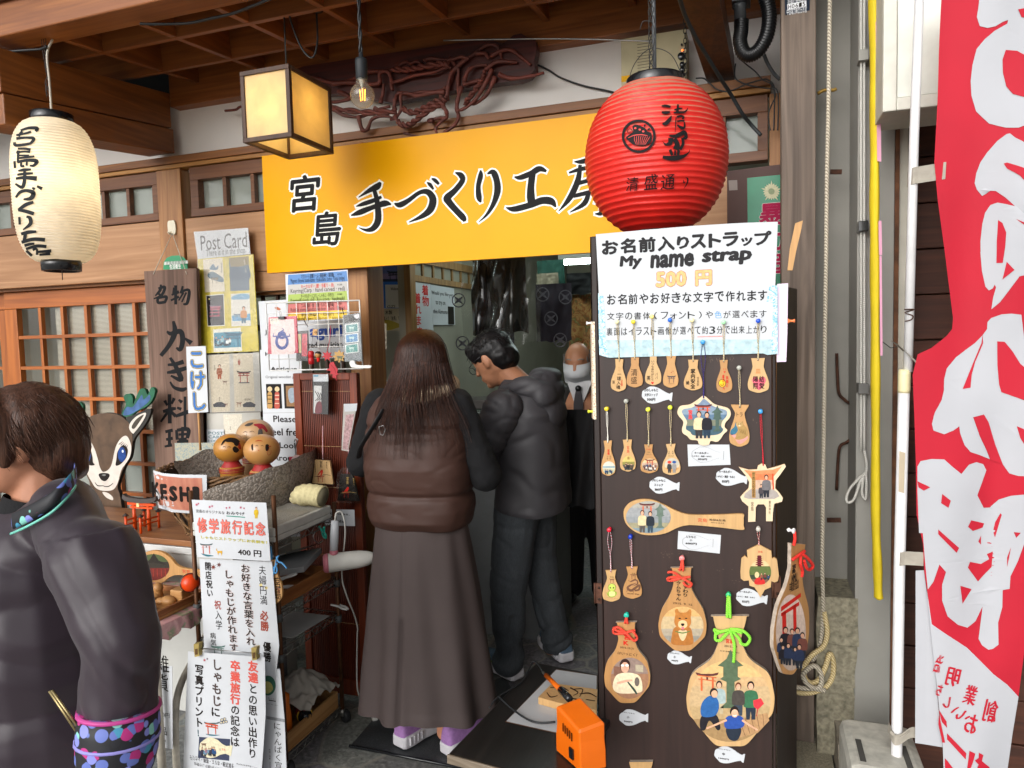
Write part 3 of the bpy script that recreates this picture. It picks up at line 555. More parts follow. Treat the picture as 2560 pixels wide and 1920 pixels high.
for i in range(17):
 p=np.array([onY(*C(28,565,300),2.86)[0],2.86,2.86-i*.0185]);ax=(1,0,0)if i%2 else(0,1,0)
 ch.tube([p+np.asarray(ax)*.006*math.cos(t_)+np.array([0,0,.0115*math.sin(t_)])for t_ in np.linspace(0,2*math.pi,12,False)],.0017,WIRE,5,closed=True)
ch.build('chain',**T('dark hanging chain beside the beige amplifier','chain'))
# ==== folding display panel hung with rice-paddle souvenirs
PY=2.0
PB=wood('panel_brown','2a1b17','35231e','z',.5,.25,1,.3,'1f1410');PB2=wood('panel_edge','1c1210','2e1f19','z',.55,.3)
def pp(k):return FY(PY,k)
xl=onY(1487,1200,PY)[0];xr=onY(1940,1200,PY)[0];xs0=onY(1503,1200,PY)[0];xs1=onY(1930,1200,PY)[0];zt=onY(1700,575,PY)[2]
pn=thing('souvenir_board','dark brown folding board covered in wooden rice paddle souvenirs','display board',((xl+xr)/2,PY+.02,0))
MB().box(xs0,xs1,PY,PY+.022,.02,zt,PB).build('board',pn,.002)
MB().box(xl,xs0-.0015,PY+.001,PY+.03,.02,zt,PB2).build('stile',pn,.003);MB().box(xs1+.0015,xr,PY+.001,PY+.03,.02,zt,PB2).build('stile',pn,.003)
MB().add([(xl-.002,PY+.002,.02),(xl-.002,PY+.03,.02),(xl-.03,PY+.36,.02),(xl-.03,PY+.33,.02)]+[(xl-.002,PY+.002,zt),(xl-.002,PY+.03,zt),(xl-.03,PY+.36,zt),(xl-.03,PY+.33,zt)],[(0,1,2,3)[::-1],(4,5,6,7)[::-1][::-1],(0,3,7,4)[::-1],(1,2,6,5),(2,3,7,6),(0,1,5,4)[::-1]][::1],PB2).build('side_leaf',pn)
rx,ry=xr+.062,PY+.24
MB().add([(xr+.002,PY+.002,.02),(xr+.004,PY+.028,.02),(rx,ry+.02,.02),(rx+.002,ry,.02)]+[(xr+.002,PY+.002,zt-.16),(xr+.004,PY+.028,zt-.16),(rx,ry+.02,zt-.16),(rx+.002,ry,zt-.16)],[(0,1,2,3),(7,6,5,4),(0,3,7,4),(1,5,6,2),(2,6,7,3),(0,4,5,1)],PB2).build('side_leaf',pn)
RUS=mat('rusty_hinge','5a3a2c',.7,.4,var=.3,vs=40,bump=.4)
for k,x,y in((12,75,1210),(12,2130,1140)):
 p=pp(k).at(x,y);b=MB().box(p[0]-.010,p[0]+.010,PY-.003,PY,p[2]-.03,p[2]+.03,RUS)
 for dz in(-.017,.017):b.lathe([(.004,0),(.0035,.002)],(p[0]+.002,PY-.003,p[2]+dz),mat('screw_head','3a2a22',.5,.6),10,ax=(0,-1,0))
 b.tube([(p[0]-.010,PY-.003,p[2]-.03),(p[0]-.010,PY-.003,p[2]+.03)],.0035,RUS,8);b.build('hinge',pn)
b=MB();rng=random.Random(5);SCR=ink('6d5c50')
for k,x,y,n_ in((12,850,765,12),(12,1000,760,10),(12,560,1400,6),(11,1840,800,5),(11,1400,90,14),(11,1600,80,10),(12,1480,950,4),(8,1960,780,5),(11,1330,520,5),(12,1650,1080,5)):
 for i in range(n_):
  q=pp(k);a,c_=q.loc(x+rng.gauss(0,50),y+rng.gauss(0,14));l=rng.uniform(.001,.005);w_=rng.uniform(.0004,.001);b.R(q,a,c_,a+(l if k==12 else w_),c_+(w_ if k==12 else l*1.6),SCR,.0005)
b.build('worn_paint',pn)
MAP=mat('maple_wood','d9ab6e',.5,var=.1,vs=20,mp=(4,4,.6),bump=.08);MAPD=mat('paddle_edge','b98a52',.6,var=.2,vs=30)
WOODP={}
def pwood(i):
 c=['c6965e','cda36c','bd8b54','d0a975'][i%4];return wood('paddle_wood_%s'%'abcd'[i%4],c,hx2(c,.9),'z',.5,.06,1.6,.12,hx2(c,.75))
def hx2(c,f):return ''.join('%02x'%min(255,int(int(c[i:i+2],16)*f))for i in(0,2,4))
INK=ink('231d1b');INR=ink('c8281f');WHT=PAPER()
def outline(top,bot,wm,wn,wt,n=6,belly=.78,neck=.25):
 top,bot=np.array(top,float),np.array(bot,float);ax=bot-top;L=np.hypot(*ax);ax=ax/L;sd=np.array([-ax[1],ax[0]]);
 pr=[(.0,wt),(.05,wt*.93),(neck*.7,wn*1.04),(neck,wn),(neck+.13,wn+(wm-wn)*.25),(belly-.22,wm*.86),(belly-.08,wm*.985),(belly,wm),(belly+.09,wm*.95),(belly+.15,wm*.8),(.98,wm*.38),(1.0,wm*.12)]
 Rr=[top+ax*L*t_+sd*(-w/2)for t_,w in pr];Ll=[top+ax*L*t_+sd*(w/2)for t_,w in pr]
 q=[tuple(p)for p in cat(Rr,n)]+[tuple(p)for p in cat(Ll,n)][::-1]
 return q
def inset(poly,f,c=None):
 p=np.array(poly);c=p.mean(0)if c is None else np.array(c);return[tuple(x)for x in c+(p-c)*f]
PINC={'cream':'ece3b0','yellow':'f0cf2e','pale yellow':'f1dc86','blue':'1d62c8','mint':'a6dfae','dark blue':'1c4fc0','clear':'cfd0c4','lemon':'eef04a','lime':'d9df3a','olive':'c9cf4a','sky blue':'3f98d8','red':'e02038','royal blue':'1638b0','pink':'f08a88','teal':'1fb8a0','green':'26b070','white':'e6e6e6','grey':'bdb8ae','orange':'e8824a'}
def pin(pl,x,y,color,what,r=.0062):
 c=pl.at(x,y);m_=mat('pin_'+color.replace(' ','_'),PINC[color],.25,var=.05,spec=.6,trans=.35 if color=='clear' else 0)
 MB().lathe([(.0022,0),(.0028,.002),(.0055,.004),(.0055,.006),(.0034,.008),(.0032,.014),(r,.017),(r,.0195),(r*.7,.021)],c,m_,18,ax=tuple(pl.n)).build('push_pin',**T('%s push pin holding the %s'%(color,what),'push pin'))
def strap(pl,p0,p1,parent,c1='b9aaa0',c2='d8c48c',loop=.0022,wide=0,name='strap'):
 a,b_=pl.at(*p0,.012),pl.at(*p1,.008);mm=[]
 m1=cord_mat(c1,c2);b=MB();mid=a+(b_-a)*.55
 for s in(-1,1):
  b.tube(cat([a+pl.u*s*.001,a+(mid-a)*.5+pl.u*s*(loop+wide),mid+pl.u*s*.001],4),.0009,m1,5)
 b.tube(cat([mid,(mid+b_)/2+pl.u*.0006,b_],4),[.0014]*5+[.0021]*4,m1,6);b.build(name,parent)
def cord_mat(c1,c2,sc=260):
 nm='cord_%s_%s'%(c1,c2)
 if nm in MC:return MC[nm]
 mt,n,b=_new(nm);tc=n.nodes.new('ShaderNodeTexCoord');w=n.nodes.new('ShaderNodeTexWave');w.bands_direction='DIAGONAL';w.inputs['Scale'].default_value=sc*.35;w.inputs['Distortion'].default_value=1.5
 n.links.new(tc.outputs['Object'],w.inputs['Vector']);r=_ramp(n,w.outputs[0],[(.35,hx(c1)),(.5,hx(c2))]);n.links.new(r.outputs[0],b.inputs[0]);b.inputs['Roughness'].default_value=.7;_bump(n,b,w.outputs[0],.5);MC[nm]=mt;return mt
 # --- tiny printed pictures
def clampy(poly,y0,y1):return[(x,min(max(y,y0),y1))for x,y in poly]
def bands(b,pl,poly,cuts,cols,h):
 """poly printed in horizontal colour bands, split at picture heights"""
 ys=[p[1]for p in poly];e=[min(ys)]+list(cuts)+[max(ys)]
 for i,c in enumerate(cols):
  q=[]
  N=len(poly);y0,y1=e[i],e[i+1]
  P=[np.array(p,float)for p in poly]
  for(axis_y,sgn)in((y0,1),(y1,-1)):
   out=[]
   for j in range(len(P)):
    A,B=P[j],P[(j+1)%len(P)];ia,ib=sgn*(A[1]-axis_y)>=0,sgn*(B[1]-axis_y)>=0
    if ia:out.append(A)
    if ia!=ib:out.append(A+(B-A)*(axis_y-A[1])/(B[1]-A[1]))
   P=out
   if len(P)<3:break
  if len(P)>=3:b.poly(pl,[tuple(p)for p in P],ink(c),h)
def gate(b,pl,cx,cy,s,c='c4442c',h=.0012,top='5a3030'):
 b.poly(pl,[(cx-.62*s,cy-.5*s),(cx-.3*s,cy-.42*s),(cx+.3*s,cy-.42*s),(cx+.62*s,cy-.5*s),(cx+.56*s,cy-.36*s),(cx+.3*s,cy-.3*s),(cx-.3*s,cy-.3*s),(cx-.56*s,cy-.36*s)],ink(top),h)
 b.rect(pl,cx-.5*s,cy-.31*s,cx+.5*s,cy-.24*s,ink(c),h+.0001).rect(pl,cx-.48*s,cy-.12*s,cx+.48*s,cy-.05*s,ink(c),h)
 for x in(-.3,.3):b.rect(pl,cx+(x-.055)*s,cy-.25*s,cx+(x+.055)*s,cy+.5*s,ink(c),h+.0002)
 b.rect(pl,cx-.05*s,cy-.25*s,cx+.05*s,cy-.1*s,ink(top),h+.0002)
def figure(b,pl,x,y,s,coat,legs='2c3038',hair='2a2220',skin='d9a98c',h=.0014):
 b.loops(pl,[pl.P(ell(x,y-.80*s,.105*s,.13*s,14))],ink(hair),h).loops(pl,[pl.P(ell(x,y-.77*s,.075*s,.10*s,14))],ink(skin),h+.0002)
 b.curvy(pl,[(x-.1*s,y-.65*s),(x+.1*s,y-.65*s),(x+.2*s,y-.55*s),(x+.22*s,y-.28*s),(x+.17*s,y-.16*s),(x-.17*s,y-.16*s),(x-.22*s,y-.28*s),(x-.2*s,y-.55*s)],ink(coat),h+.0001,3)
 b.poly(pl,[(x-.15*s,y-.18*s),(x+.15*s,y-.18*s),(x+.13*s,y+.2*s),(x+.03*s,y+.2*s),(x,y-.05*s),(x-.03*s,y+.2*s),(x-.13*s,y+.2*s)],ink(legs),h)
def stone_lamp(b,pl,x,y,s,c='5f7066',h=.0012):
 b.poly(pl,[(x-.32*s,y-.55*s),(x-.1*s,y-.72*s),(x,y-.95*s),(x+.1*s,y-.72*s),(x+.32*s,y-.55*s),(x+.18*s,y-.52*s),(x+.18*s,y-.28*s),(x+.26*s,y-.22*s),(x+.1*s,y-.15*s),(x+.1*s,y+.35*s),(x+.26*s,y+.5*s),(x-.26*s,y+.5*s),(x-.1*s,y+.35*s),(x-.1*s,y-.15*s),(x-.26*s,y-.22*s),(x-.18*s,y-.28*s),(x-.18*s,y-.52*s)],ink(c),h)
def crowd(b,pl,x0,x1,y,s,n,seed,cols=('2b2f3d','6b3f36','d8cfc4','374a6b','3a3230','8c5a44'),h=.0013):
 rg=random.Random(seed)
 for i in range(n):figure(b,pl,x0+(x1-x0)*(i+.5)/n+rg.uniform(-.1,.1)*s,y+rg.uniform(-.15,.15)*s,s*rg.uniform(.8,1.1),rg.choice(cols),h=h+i*.00004)
def maple(b,pl,x,y,r,c,h=.001,rot=0):
 P=[]
 for i in range(14):
  a=rot+math.pi*2*i/14;rr=r*(1 if i%2==0 else .38);P.append((x+rr*math.sin(a),y-rr*math.cos(a)))
 b.poly(pl,P,ink(c),h)
def heart(b,pl,x,y,s,c,h=.001):b.curvy(pl,[(x,y-.25*s),(x+.25*s,y-.5*s),(x+.5*s,y-.25*s),(x+.35*s,y+.1*s),(x,y+.5*s),(x-.35*s,y+.1*s),(x-.5*s,y-.25*s),(x-.25*s,y-.5*s)],ink(c),h,4)
PI_=0
def charm(k,top,bot,wm,wn,wt,pinxy,pincol,label,short,prints,cords=('a89a92','d9c68e'),th=.005,wide=0,name='paddle_charm',group='paddle charms hung on the brown board'):
 global PI_;PI_+=1
 pl=pp(k);o=outline(top,bot,wm,wn,wt);c=pl.at(*bot,.004)
 t=thing(name,label,'wooden charm',c,group);P=pl.P(o);m_=pwood(PI_)
 ax=(np.array(bot,float)-np.array(top,float));hole=np.array(top)+ax*.055;hp=pl.P(ell(hole[0],hole[1],wt*.06,wt*.06,10))
 b=MB().slab(pl,[P,hp],m_,.002,.002+th,MAPD);q=pl.off(.002+th);prints(b,q)if prints else None;b.build('wooden_paddle',t)
 if pinxy:strap(pl,pinxy,hole,t,*cords,wide=wide);pin(pl,*pinxy,pincol,short)
 return t
def p1(b,q):b.tv(q,'一球入魂',318,230,300,430,48,INK,off=.02).tv(q,'必勝',345,315,343,395,26,INR).tv(q,'蓮',248,325,248,370,30,INK).loops(q,[q.P(ell(312,195,12,26,14)),q.P(ell(312,195,9,22,14))],ink('b98a52'),.0006)
charm(11,(320,82),(308,452),176,80,97,(300,-347),'cream','small rice paddle with four black characters in a column, first of the top row','first paddle of the top row',p1)
charm(11,(500,62),(496,405),186,86,96,(487,-347),'yellow','small rice paddle with two thin brush characters only, second of the top row','two-character paddle',lambda b,q:b.tv(q,'清盛',488,190,483,370,78,INK))
charm(11,(710,22),(709,380),186,76,82,(700,-406),'pale yellow','small rice paddle with a red heart under a column of kana','paddle with a red heart',lambda b,q:(b.tv(q,'いつもありがとう',700,92,695,335,38,INK,off=.015),b.tv(q,'英',652,272,652,328,40,INK,off=.02),b.tv(q,'パパ',745,235,745,318,36,INK),heart(b,q,697,357,30,'d8262a')))
def p4(b,q):gate(b,q,915,312,82,'6d5a52',.0006,'4a4248');maple(b,q,915,235,10,'a04a3a');maple(b,q,934,222,9,'a04a3a');b.tx(q,'宮島厳島神社',880,360,948,370,ink('8a6a4a'))
charm(11,(915,42),(908,409),176,88,112,(906,-368),'blue','small rice paddle printed with a grey torii gate and two leaves','torii paddle',p4)
charm(11,(1168,88),(1166,439),212,100,120,(1158,-366),'cream','small rice paddle with four bold characters and two smaller ones beside','paddle of the fifth place',lambda b,q:(b.tv(q,'家内安全',1164,190,1162,425,56,INK,off=.03),b.tv(q,'宮島家',1222,285,1220,392,30,INK),b.tv(q,'紬',1102,328,1102,378,36,INK,off=.02)))
def p6(b,q):
 b.tv(q,'笑顔の',1558,275,1555,410,32,INR,off=.02).loops(q,[q.P(ell(1500,360,40,44))],ink('e8b92e'),.0006).loops(q,[q.P(ell(1500,360,42,46)),q.P(ell(1500,360,37,41))],INK,.0008)
 b.brush(q,[(1478,368,4),(1500,388,5),(1522,366,4)],INK,.0009).tv(q,'皇次くん',1512,260,1520,435,30,INR,.0011,.02);heart(b,q,1528,230,24,'c8402f');b.rect(q,1515,190,1522,202,INR,.0006).rect(q,1538,190,1545,202,INR,.0006)
charm(11,(1518,92),(1528,466),181,76,96,(1518,-344),'mint','small rice paddle with a yellow smiling face and red writing','smiling face paddle',p6)
def p7(b,q):heart(b,q,1925,360,160,'e4677a',.0005);b.tv(q,'結愛',1955,275,1957,425,66,INK,.0009,.02).tv(q,'陽翔',1884,275,1884,425,62,INK,.0009,.02).tx(q,'皿',1885,195,1942,245,ink('c07030'))
charm(11,(1912,70),(1919,466),246,128,160,(1914,-358),'dark blue','wider rice paddle with four characters over a pink heart','pink heart paddle',p7)
def scene_(kind,cx,cy,rx,ry):
 def f(b,q):
  e=ell(cx,cy,rx,ry,40)
  if kind=='sea':bands(b,q,e,[cy-.3*ry,cy,cy+.2*ry],['cfc9b8','8fa3a8','c4bfa6','b8b79a'],.0005);crowd(b,q,cx-.6*rx,cx+.6*rx,cy+.75*ry,ry*.7,4,1,('b5332b','2f4a6b','2b2f3d'))
  elif kind=='pagoda':bands(b,q,e,[cy-.2*ry,cy+.2*ry],['c8b46a','8a8448','5c5a4c'],.0005);crowd(b,q,cx-.7*rx,cx+.7*rx,cy+.75*ry,ry*.8,6,2,('3a3a40','55483e','2d2b2c'));[b.rect(q,cx-rx*.15*w,cy-ry*(.9-.14*i),cx+rx*.15*w,cy-ry*(.82-.14*i),ink('7a2a22'),.0011)for i,w in enumerate((1,1.2,1.4))]
  elif kind=='crowd':bands(b,q,e,[cy-.35*ry,cy+.1*ry],['d9b98c','b9a08c','a08a78'],.0005);gate(b,q,cx,cy-.3*ry,rx*1.0,'b83a2a',.0007);crowd(b,q,cx-.8*rx,cx+.8*rx,cy+.4*ry,ry*.6,8,3);crowd(b,q,cx-.7*rx,cx+.7*rx,cy+.75*ry,ry*.6,7,4,h=.0018)
  elif kind=='hats':
   bands(b,q,e,[cy,cy+.4*ry],['b9b3a4','c6b59a','c9945a'],.0005)
   for x,c1,c2 in((cx-.35*rx,'d8402e','3a3a3c'),(cx+.3*rx,'2f5596','8e8c8a')):figure(b,q,x,cy+.85*ry,ry*1.5,c2,c2,hair='2b2828');b.loops(q,[q.P(ell(x,cy-.42*ry,.26*rx,.2*ry,14))],ink(c1),.0019)
 return f
def p8(b,q):b.tv(q,'宮島',190,1120,190,1185,30,INR,off=.02).tv(q,'つぎ',178,1190,178,1240,22,INK).tv(q,'もち',212,1190,212,1240,22,INK);scene_('sea',195,1335,72,76)(b,q)
charm(11,(187,1018),(195,1421),162,74,96,(180,648),'yellow','narrow paddle on a white strap with a red shoreline print, first of the second row','shoreline paddle',p8,('e9e4d6','f4efe4'))
def p9(b,q):b.tv(q,'宮島',414,1080,416,1165,34,INR);scene_('pagoda',420,1280,70,82)(b,q)
charm(11,(412,1006),(420,1371),180,84,106,(403,560),'clear','small paddle printed with a dark family group below a pagoda','pagoda group paddle',p9)
def p10(b,q):b.tx(q,'家族旅行',625,1112,685,1130,INR).tx(q,'MIKE',640,1148,672,1162,ink('4a5a40')).tx(q,'2019.12.29',628,1174,686,1186,ink('5a4a38'));scene_('crowd',667,1300,92,72)(b,q)
charm(11,(655,1062),(667,1391),202,80,100,(655,655),'lemon','small paddle printed with a crowd before a red torii','crowd paddle',p10)
def p11(b,q):b.tv(q,'小町',890,1135,890,1178,20,INK).tv(q,'大和',930,1135,930,1178,20,INK).tx(q,'2021.8.27',878,1188,942,1206,ink('7a6a3a'));scene_('hats',922,1300,86,78)(b,q)
charm(11,(910,1055),(920,1411),206,76,110,(908,632),'lime','small paddle printed with two figures in a red and a blue hat','two hats paddle',p11)
def couple_scene(b,q,cx,cy,s,red=True):
 gate(b,q,cx-.05*s,cy-.32*s,.42*s,'c9583a',.0008);stone_lamp(b,q,cx+.36*s,cy+.0*s,.52*s,'4d6058')
 figure(b,q,cx-.17*s,cy+.32*s,.7*s,'d9c7a0','3a3638','4a342a',h=.0016);figure(b,q,cx+.06*s,cy+.32*s,.68*s,'26262c','2c3c4c','26201e',h=.0019)
pl=pp(11);o=[(1287,500),(1350,545),(1420,600),(1560,640),(1598,690),(1590,750),(1540,810),(1530,860),(1560,900),(1520,940),(1480,1000),(1440,1030),(1370,1020),(1350,1060),(1290,1072),(1235,1055),(1215,1015),(1140,1005),(1100,965),(1050,930),(1040,880),(1055,800),(1000,730),(988,680),(1020,620),(1130,600),(1220,545)]
t=thing('leaf_charm','pale maple leaf shaped charm with a photo of two people by a stone lantern','wooden charm',pl.at(1290,1072),'photo charms hung on the brown board');LW=wood('pale_charm_wood','d8bf9b','decaab','z',.5,.05,1.5,.05)
b=MB().slab(pl,[[tuple(x)for x in cat(pl.P(o),4,True)]],LW,.002,.008,MAPD);q=pl.off(.008)
i_=[(1287,540),(1340,575),(1400,625),(1530,665),(1558,700),(1545,745),(1500,800),(1490,860),(1512,890),(1480,935),(1400,958),(1180,962),(1130,920),(1085,890),(1085,850),(1095,800),(1045,715),(1036,680),(1065,655),(1150,640),(1235,590)]
bands(b,q,[tuple(x)for x in cat(i_,4,True)],[640,720,780,850],['7b8ca2','8496a8','5f7890','7a7d6a','47606c'],.0005);couple_scene(b,q,1300,810,400);b.tv(q,'宮島',1133,665,1133,775,50,ink('d84a48'),.0009,.05);b.build('wooden_leaf',t)
strap(pl,(1282,-115),(1288,530),t,'2b2058','3d2f80',.006);pin(pl,1282,-115,'sky blue','maple leaf charm')
def pcat(b,q):
 b.tx(q,'トラ',1665,695,1735,745,INK).curvy(q,[(1660,800),(1640,860),(1600,900),(1595,950),(1640,950),(1680,900)],ink('3d6e84'),.0005).curvy(q,[(1600,950),(1640,990),(1700,1060),(1790,1000),(1780,960),(1700,960)],ink('d9938c'),.0005)
 CT=ink('a58552');b.curvy(q,[(1660,830),(1655,800),(1680,815),(1715,812),(1738,795),(1740,830),(1770,860),(1800,930),(1770,985),(1700,1010),(1650,1000),(1665,950),(1680,900)],CT,.0009).loops(q,[q.P(ell(1698,835,38,30))],ink('bb9a66'),.0011)
 b.loops(q,[q.P(ell(1685,830,5,6,8))],INK,.0013).loops(q,[q.P(ell(1715,828,5,6,8))],INK,.0013).loops(q,[q.P(ell(1700,848,10,6,8))],ink('e8d8c0'),.0012);[b.brush(q,[(1690+i*24,880+i*8,4),(1720+i*18,930+i*8,4)],ink('6d5230'),.0012)for i in range(4)]
charm(11,(1705,605),(1697,1085),232,112,204,(1695,178),'clear','flared paddle with a photo of a tabby cat','cat paddle',pcat)
pl=pp(6);t=thing('torii_charm','pale torii gate shaped charm with a photo of a standing man, on a red cord','wooden charm',pl.at(515,1700),'photo charms hung on the brown board')
o=[(378,1353),(440,1370),(497,1368),(500,1345),(525,1330),(548,1338),(560,1365),(620,1350),(672,1333),(680,1350),(645,1400),(614,1440),(612,1490),(640,1520),(660,1550),(655,1575),(605,1588),(597,1646),(595,1700),(553,1700),(553,1612),(540,1592),(500,1592),(487,1612),(485,1702),(438,1705),(440,1605),(400,1572),(388,1545),(410,1520),(440,1490),(445,1450),(425,1410)]
b=MB().slab(pl,[pl.P(o)],LW,.002,.009,MAPD);q=pl.off(.009)
i_=[(412,1375),(480,1382),(600,1372),(655,1352),(600,1420),(588,1490),(625,1520),(640,1545),(605,1562),(440,1562),(412,1552),(415,1530),(465,1490),(465,1440),(440,1405)]
bands(b,q,i_,[1400,1440,1500],['e08a5e','dc7a50','c9a890','a39a94'],.0005);figure(b,q,555,1525,130,'6d6a6c','2a2c34',h=.0014);figure(b,q,522,1540,80,'4a4448',h=.0012);b.rect(q,462,1385,486,1555,ink('a8804a'),.0009).tv(q,'世界文化遺産',473,1390,473,1550,18,INK,.0012)
b.poly(q,[(590,1400),(600,1398),(605,1500),(596,1502)],ink('cc4f30'),.0009).tv(q,'宮島',466,1580,464,1640,20,INK).tv(q,'厳島神社',578,1572,576,1660,14,INK);b.build('wooden_torii',t)
strap(pl,(517,995),(535,1345),t,'b01424','d8283a',.002);pin(pl,517,995,'sky blue','torii shaped charm')
pl=pp(12);t=thing('rice_paddle','long rice paddle fixed sideways with a photo of two people in its bowl','rice paddle',pl.at(1000,500));o=[(372,300),(385,220),(450,155),(560,122),(700,128),(850,190),(970,250),(1080,288),(1200,298),(1500,295),(1732,287),(1748,340),(1746,420),(1738,470),(1500,445),(1200,418),(1080,420),(980,450),(850,510),(700,532),(560,516),(460,462),(395,390)]
b=MB().slab(pl,[[tuple(x)for x in cat(pl.P(o),4,True)]],pwood(1),.002,.011,MAPD);q=pl.off(.011);e=ell(650,335,258,184,48)
bands(b,q,e,[230,330,400,460],['a3a198','97999a','8c9092','9a9478','7d9098'],.0005);gate(b,q,635,245,150,'c9623c',.0008);stone_lamp(b,q,785,360,200,'66756a');figure(b,q,580,465,230,'d9c49a','5a5450','4a3428',h=.0016);figure(b,q,672,468,220,'2a3038','3c4c58','2a2220',h=.0019)
b.tx(q,'宮島',1220,345,1325,395,INR).tx(q,'美保&友美',1348,350,1540,388,INK,off=.015).tx(q,'2010.2.24',1365,390,1522,412,INK);b.build('wooden_paddle',t)
def psn(b,q):
 gate(b,q,230,1068,50,'8a4a3a',.0006);b.tx(q,'宮島',208,1015,250,1035,ink('5a4a2a')).loops(q,[q.P(ell(230,1145,46,46))],ink('5d6b2a'),.0006).loops(q,[q.P(ell(230,1145,42,42))],ink('b9c85c'),.0008).curvy(q,[(190,1190),(270,1190),(285,1220),(250,1255),(195,1250),(165,1200),(185,1215)],ink('8ea83e'),.0007)
 for x in(212,248):b.loops(q,[q.P(ell(x,1148,7,9,10))],INK,.001)
 b.curvy(q,[(200,1195),(260,1195),(262,1240),(205,1245)],ink('d6d68a'),.0009).tx(q,'2025年 巳年',165,1258,305,1275,INK,off=.015)
charm(12,(222,938),(232,1298),206,92,122,(210,465),'red','small paddle with a green cartoon snake, hung on a red pin','snake paddle',psn,('b0243c','e6e0e4'),wide=.004)
def pdr(b,q):
 gate(b,q,478,1022,60,'6d4a3a',.0006);b.tx(q,'宮島',458,975,500,995,ink('5a4a2a'));D=ink('6b4a38')
 for s in([(440,1080,10),(500,1060,26),(520,1100,26),(450,1120,26),(410,1150,26),(450,1180,28),(500,1150,26),(545,1120,24),(540,1170,22),(490,1180,20)],[(410,1170,8),(400,1195,5)],[(470,1180,8),(480,1205,5)],[(430,1075,6),(420,1060,4)]):b.brush(q,s,D,.0007)
 b.brush(q,[(445,1090,4),(500,1070,8),(512,1098,8),(455,1128,8),(425,1150,8)],ink('b98a62'),.0009).tx(q,'2024年 甲辰',405,1205,545,1235,INK,off=.015)
charm(12,(465,898),(472,1264),216,98,132,(452,545),'royal blue','small paddle with a coiled brown dragon, hung on a blue pin','dragon paddle',pdr,('b8343c','e4dce0'))
def rope(b,pts,r,m_):b.tube(cat(pts,6),r,m_,7)
def bow(pl,parent,pts_list,col,r=.0035,h=.016):
 m_=cord_mat(col,hx2(col,1.25),300);b=MB()
 for i,pts in enumerate(pts_list):b.tube(cat([pl.at(x,y,h+(.004 if i%2 else 0)+.003*math.sin(j*1.7))for j,(x,y)in enumerate(pts)],6),r,m_,8)
 b.build('rope_bow',parent)
def bigpaddle(k,o,label,prints,bowp,bcol,pinxy,pcol,short,th=.012,r=.0035):
 pl=pp(k);ys=[p[1]for p in o];t=thing('rice_paddle',label,'rice paddle',pl.at(np.mean([p[0]for p in o]),max(ys),.006),'large photo paddles with rope bows')
 b=MB().slab(pl,[[tuple(x)for x in cat(pl.P(o),3,True)]],pwood(len(label)),.002,.002+th,mat('weathered_edge','a8998a',.8,var=.35,vs=40));prints(b,pl.off(.002+th));b.build('wooden_paddle',t,.002);bow(pl,t,bowp,bcol,r,.002+th+.004)
 if pinxy:pin(pl,*pinxy,pcol,short,.0075)
 return t
def pdog(b,q):
 b.tv(q,'おすわり',1078,1072,1075,1255,66,INK,off=.03).tv(q,'クムちゃん',997,1072,995,1298,62,INK,off=.03).tx(q,'2015. 9. 15',930,1312,1156,1356,INK,off=.01)
 e=ell(1040,1590,245,225,44);bands(b,q,e,[1480,1620,1700],['cfa56c','c2ab84','a89c88','8e8a80'],.0005);DG=ink('b5763a')
 b.curvy(q,[(960,1460),(958,1405),(985,1390),(1010,1430),(1085,1430),(1125,1395),(1145,1420),(1138,1480),(1140,1560),(1100,1620),(1040,1640),(975,1600),(948,1540)],DG,.001)
 b.curvy(q,[(960,1600),(1120,1600),(1160,1700),(1150,1800),(930,1800),(920,1700)],ink('a96c34'),.0008).curvy(q,[(1000,1540),(1045,1520),(1090,1540),(1095,1590),(1045,1620),(995,1590)],ink('e0bd8c'),.0012)
 b.curvy(q,[(1025,1560),(1065,1560),(1060,1580),(1045,1590),(1030,1580)],INK,.0014).curvy(q,[(1030,1600),(1062,1600),(1055,1630),(1040,1630)],ink('c9747c'),.0014)
 for x in(1012,1085):b.loops(q,[q.P(ell(x,1500,15,7,12))],INK,.0013)
 b.curvy(q,[(1000,1640),(1090,1640),(1080,1720),(1045,1760),(1010,1720)],ink('d8bb90'),.001).brush(q,[(960,1650,8),(1050,1668,14),(1130,1645,8)],ink('4f7a45'),.0015)
bigpaddle(12,outline((1038,900),(1052,1853),548,196,226,belly=.72,neck=.2),'large paddle with a photo of a fawn dog and a red rope bow',pdog,[[(930,1030),(1040,1010),(1140,1000)],[(1040,1005),(960,945),(900,940),(890,950)],[(1040,1005),(930,1000),(880,1020),(890,1045),(960,1035),(1040,1008)],[(1040,1005),(1110,1040),(1155,1075),(1130,1110),(1090,1090),(1060,1050)],[(1015,925),(1035,880),(1045,800)],[(1055,925),(1060,880),(1050,800)]],'d0402e',(1042,790),'pink','dog photo paddle')
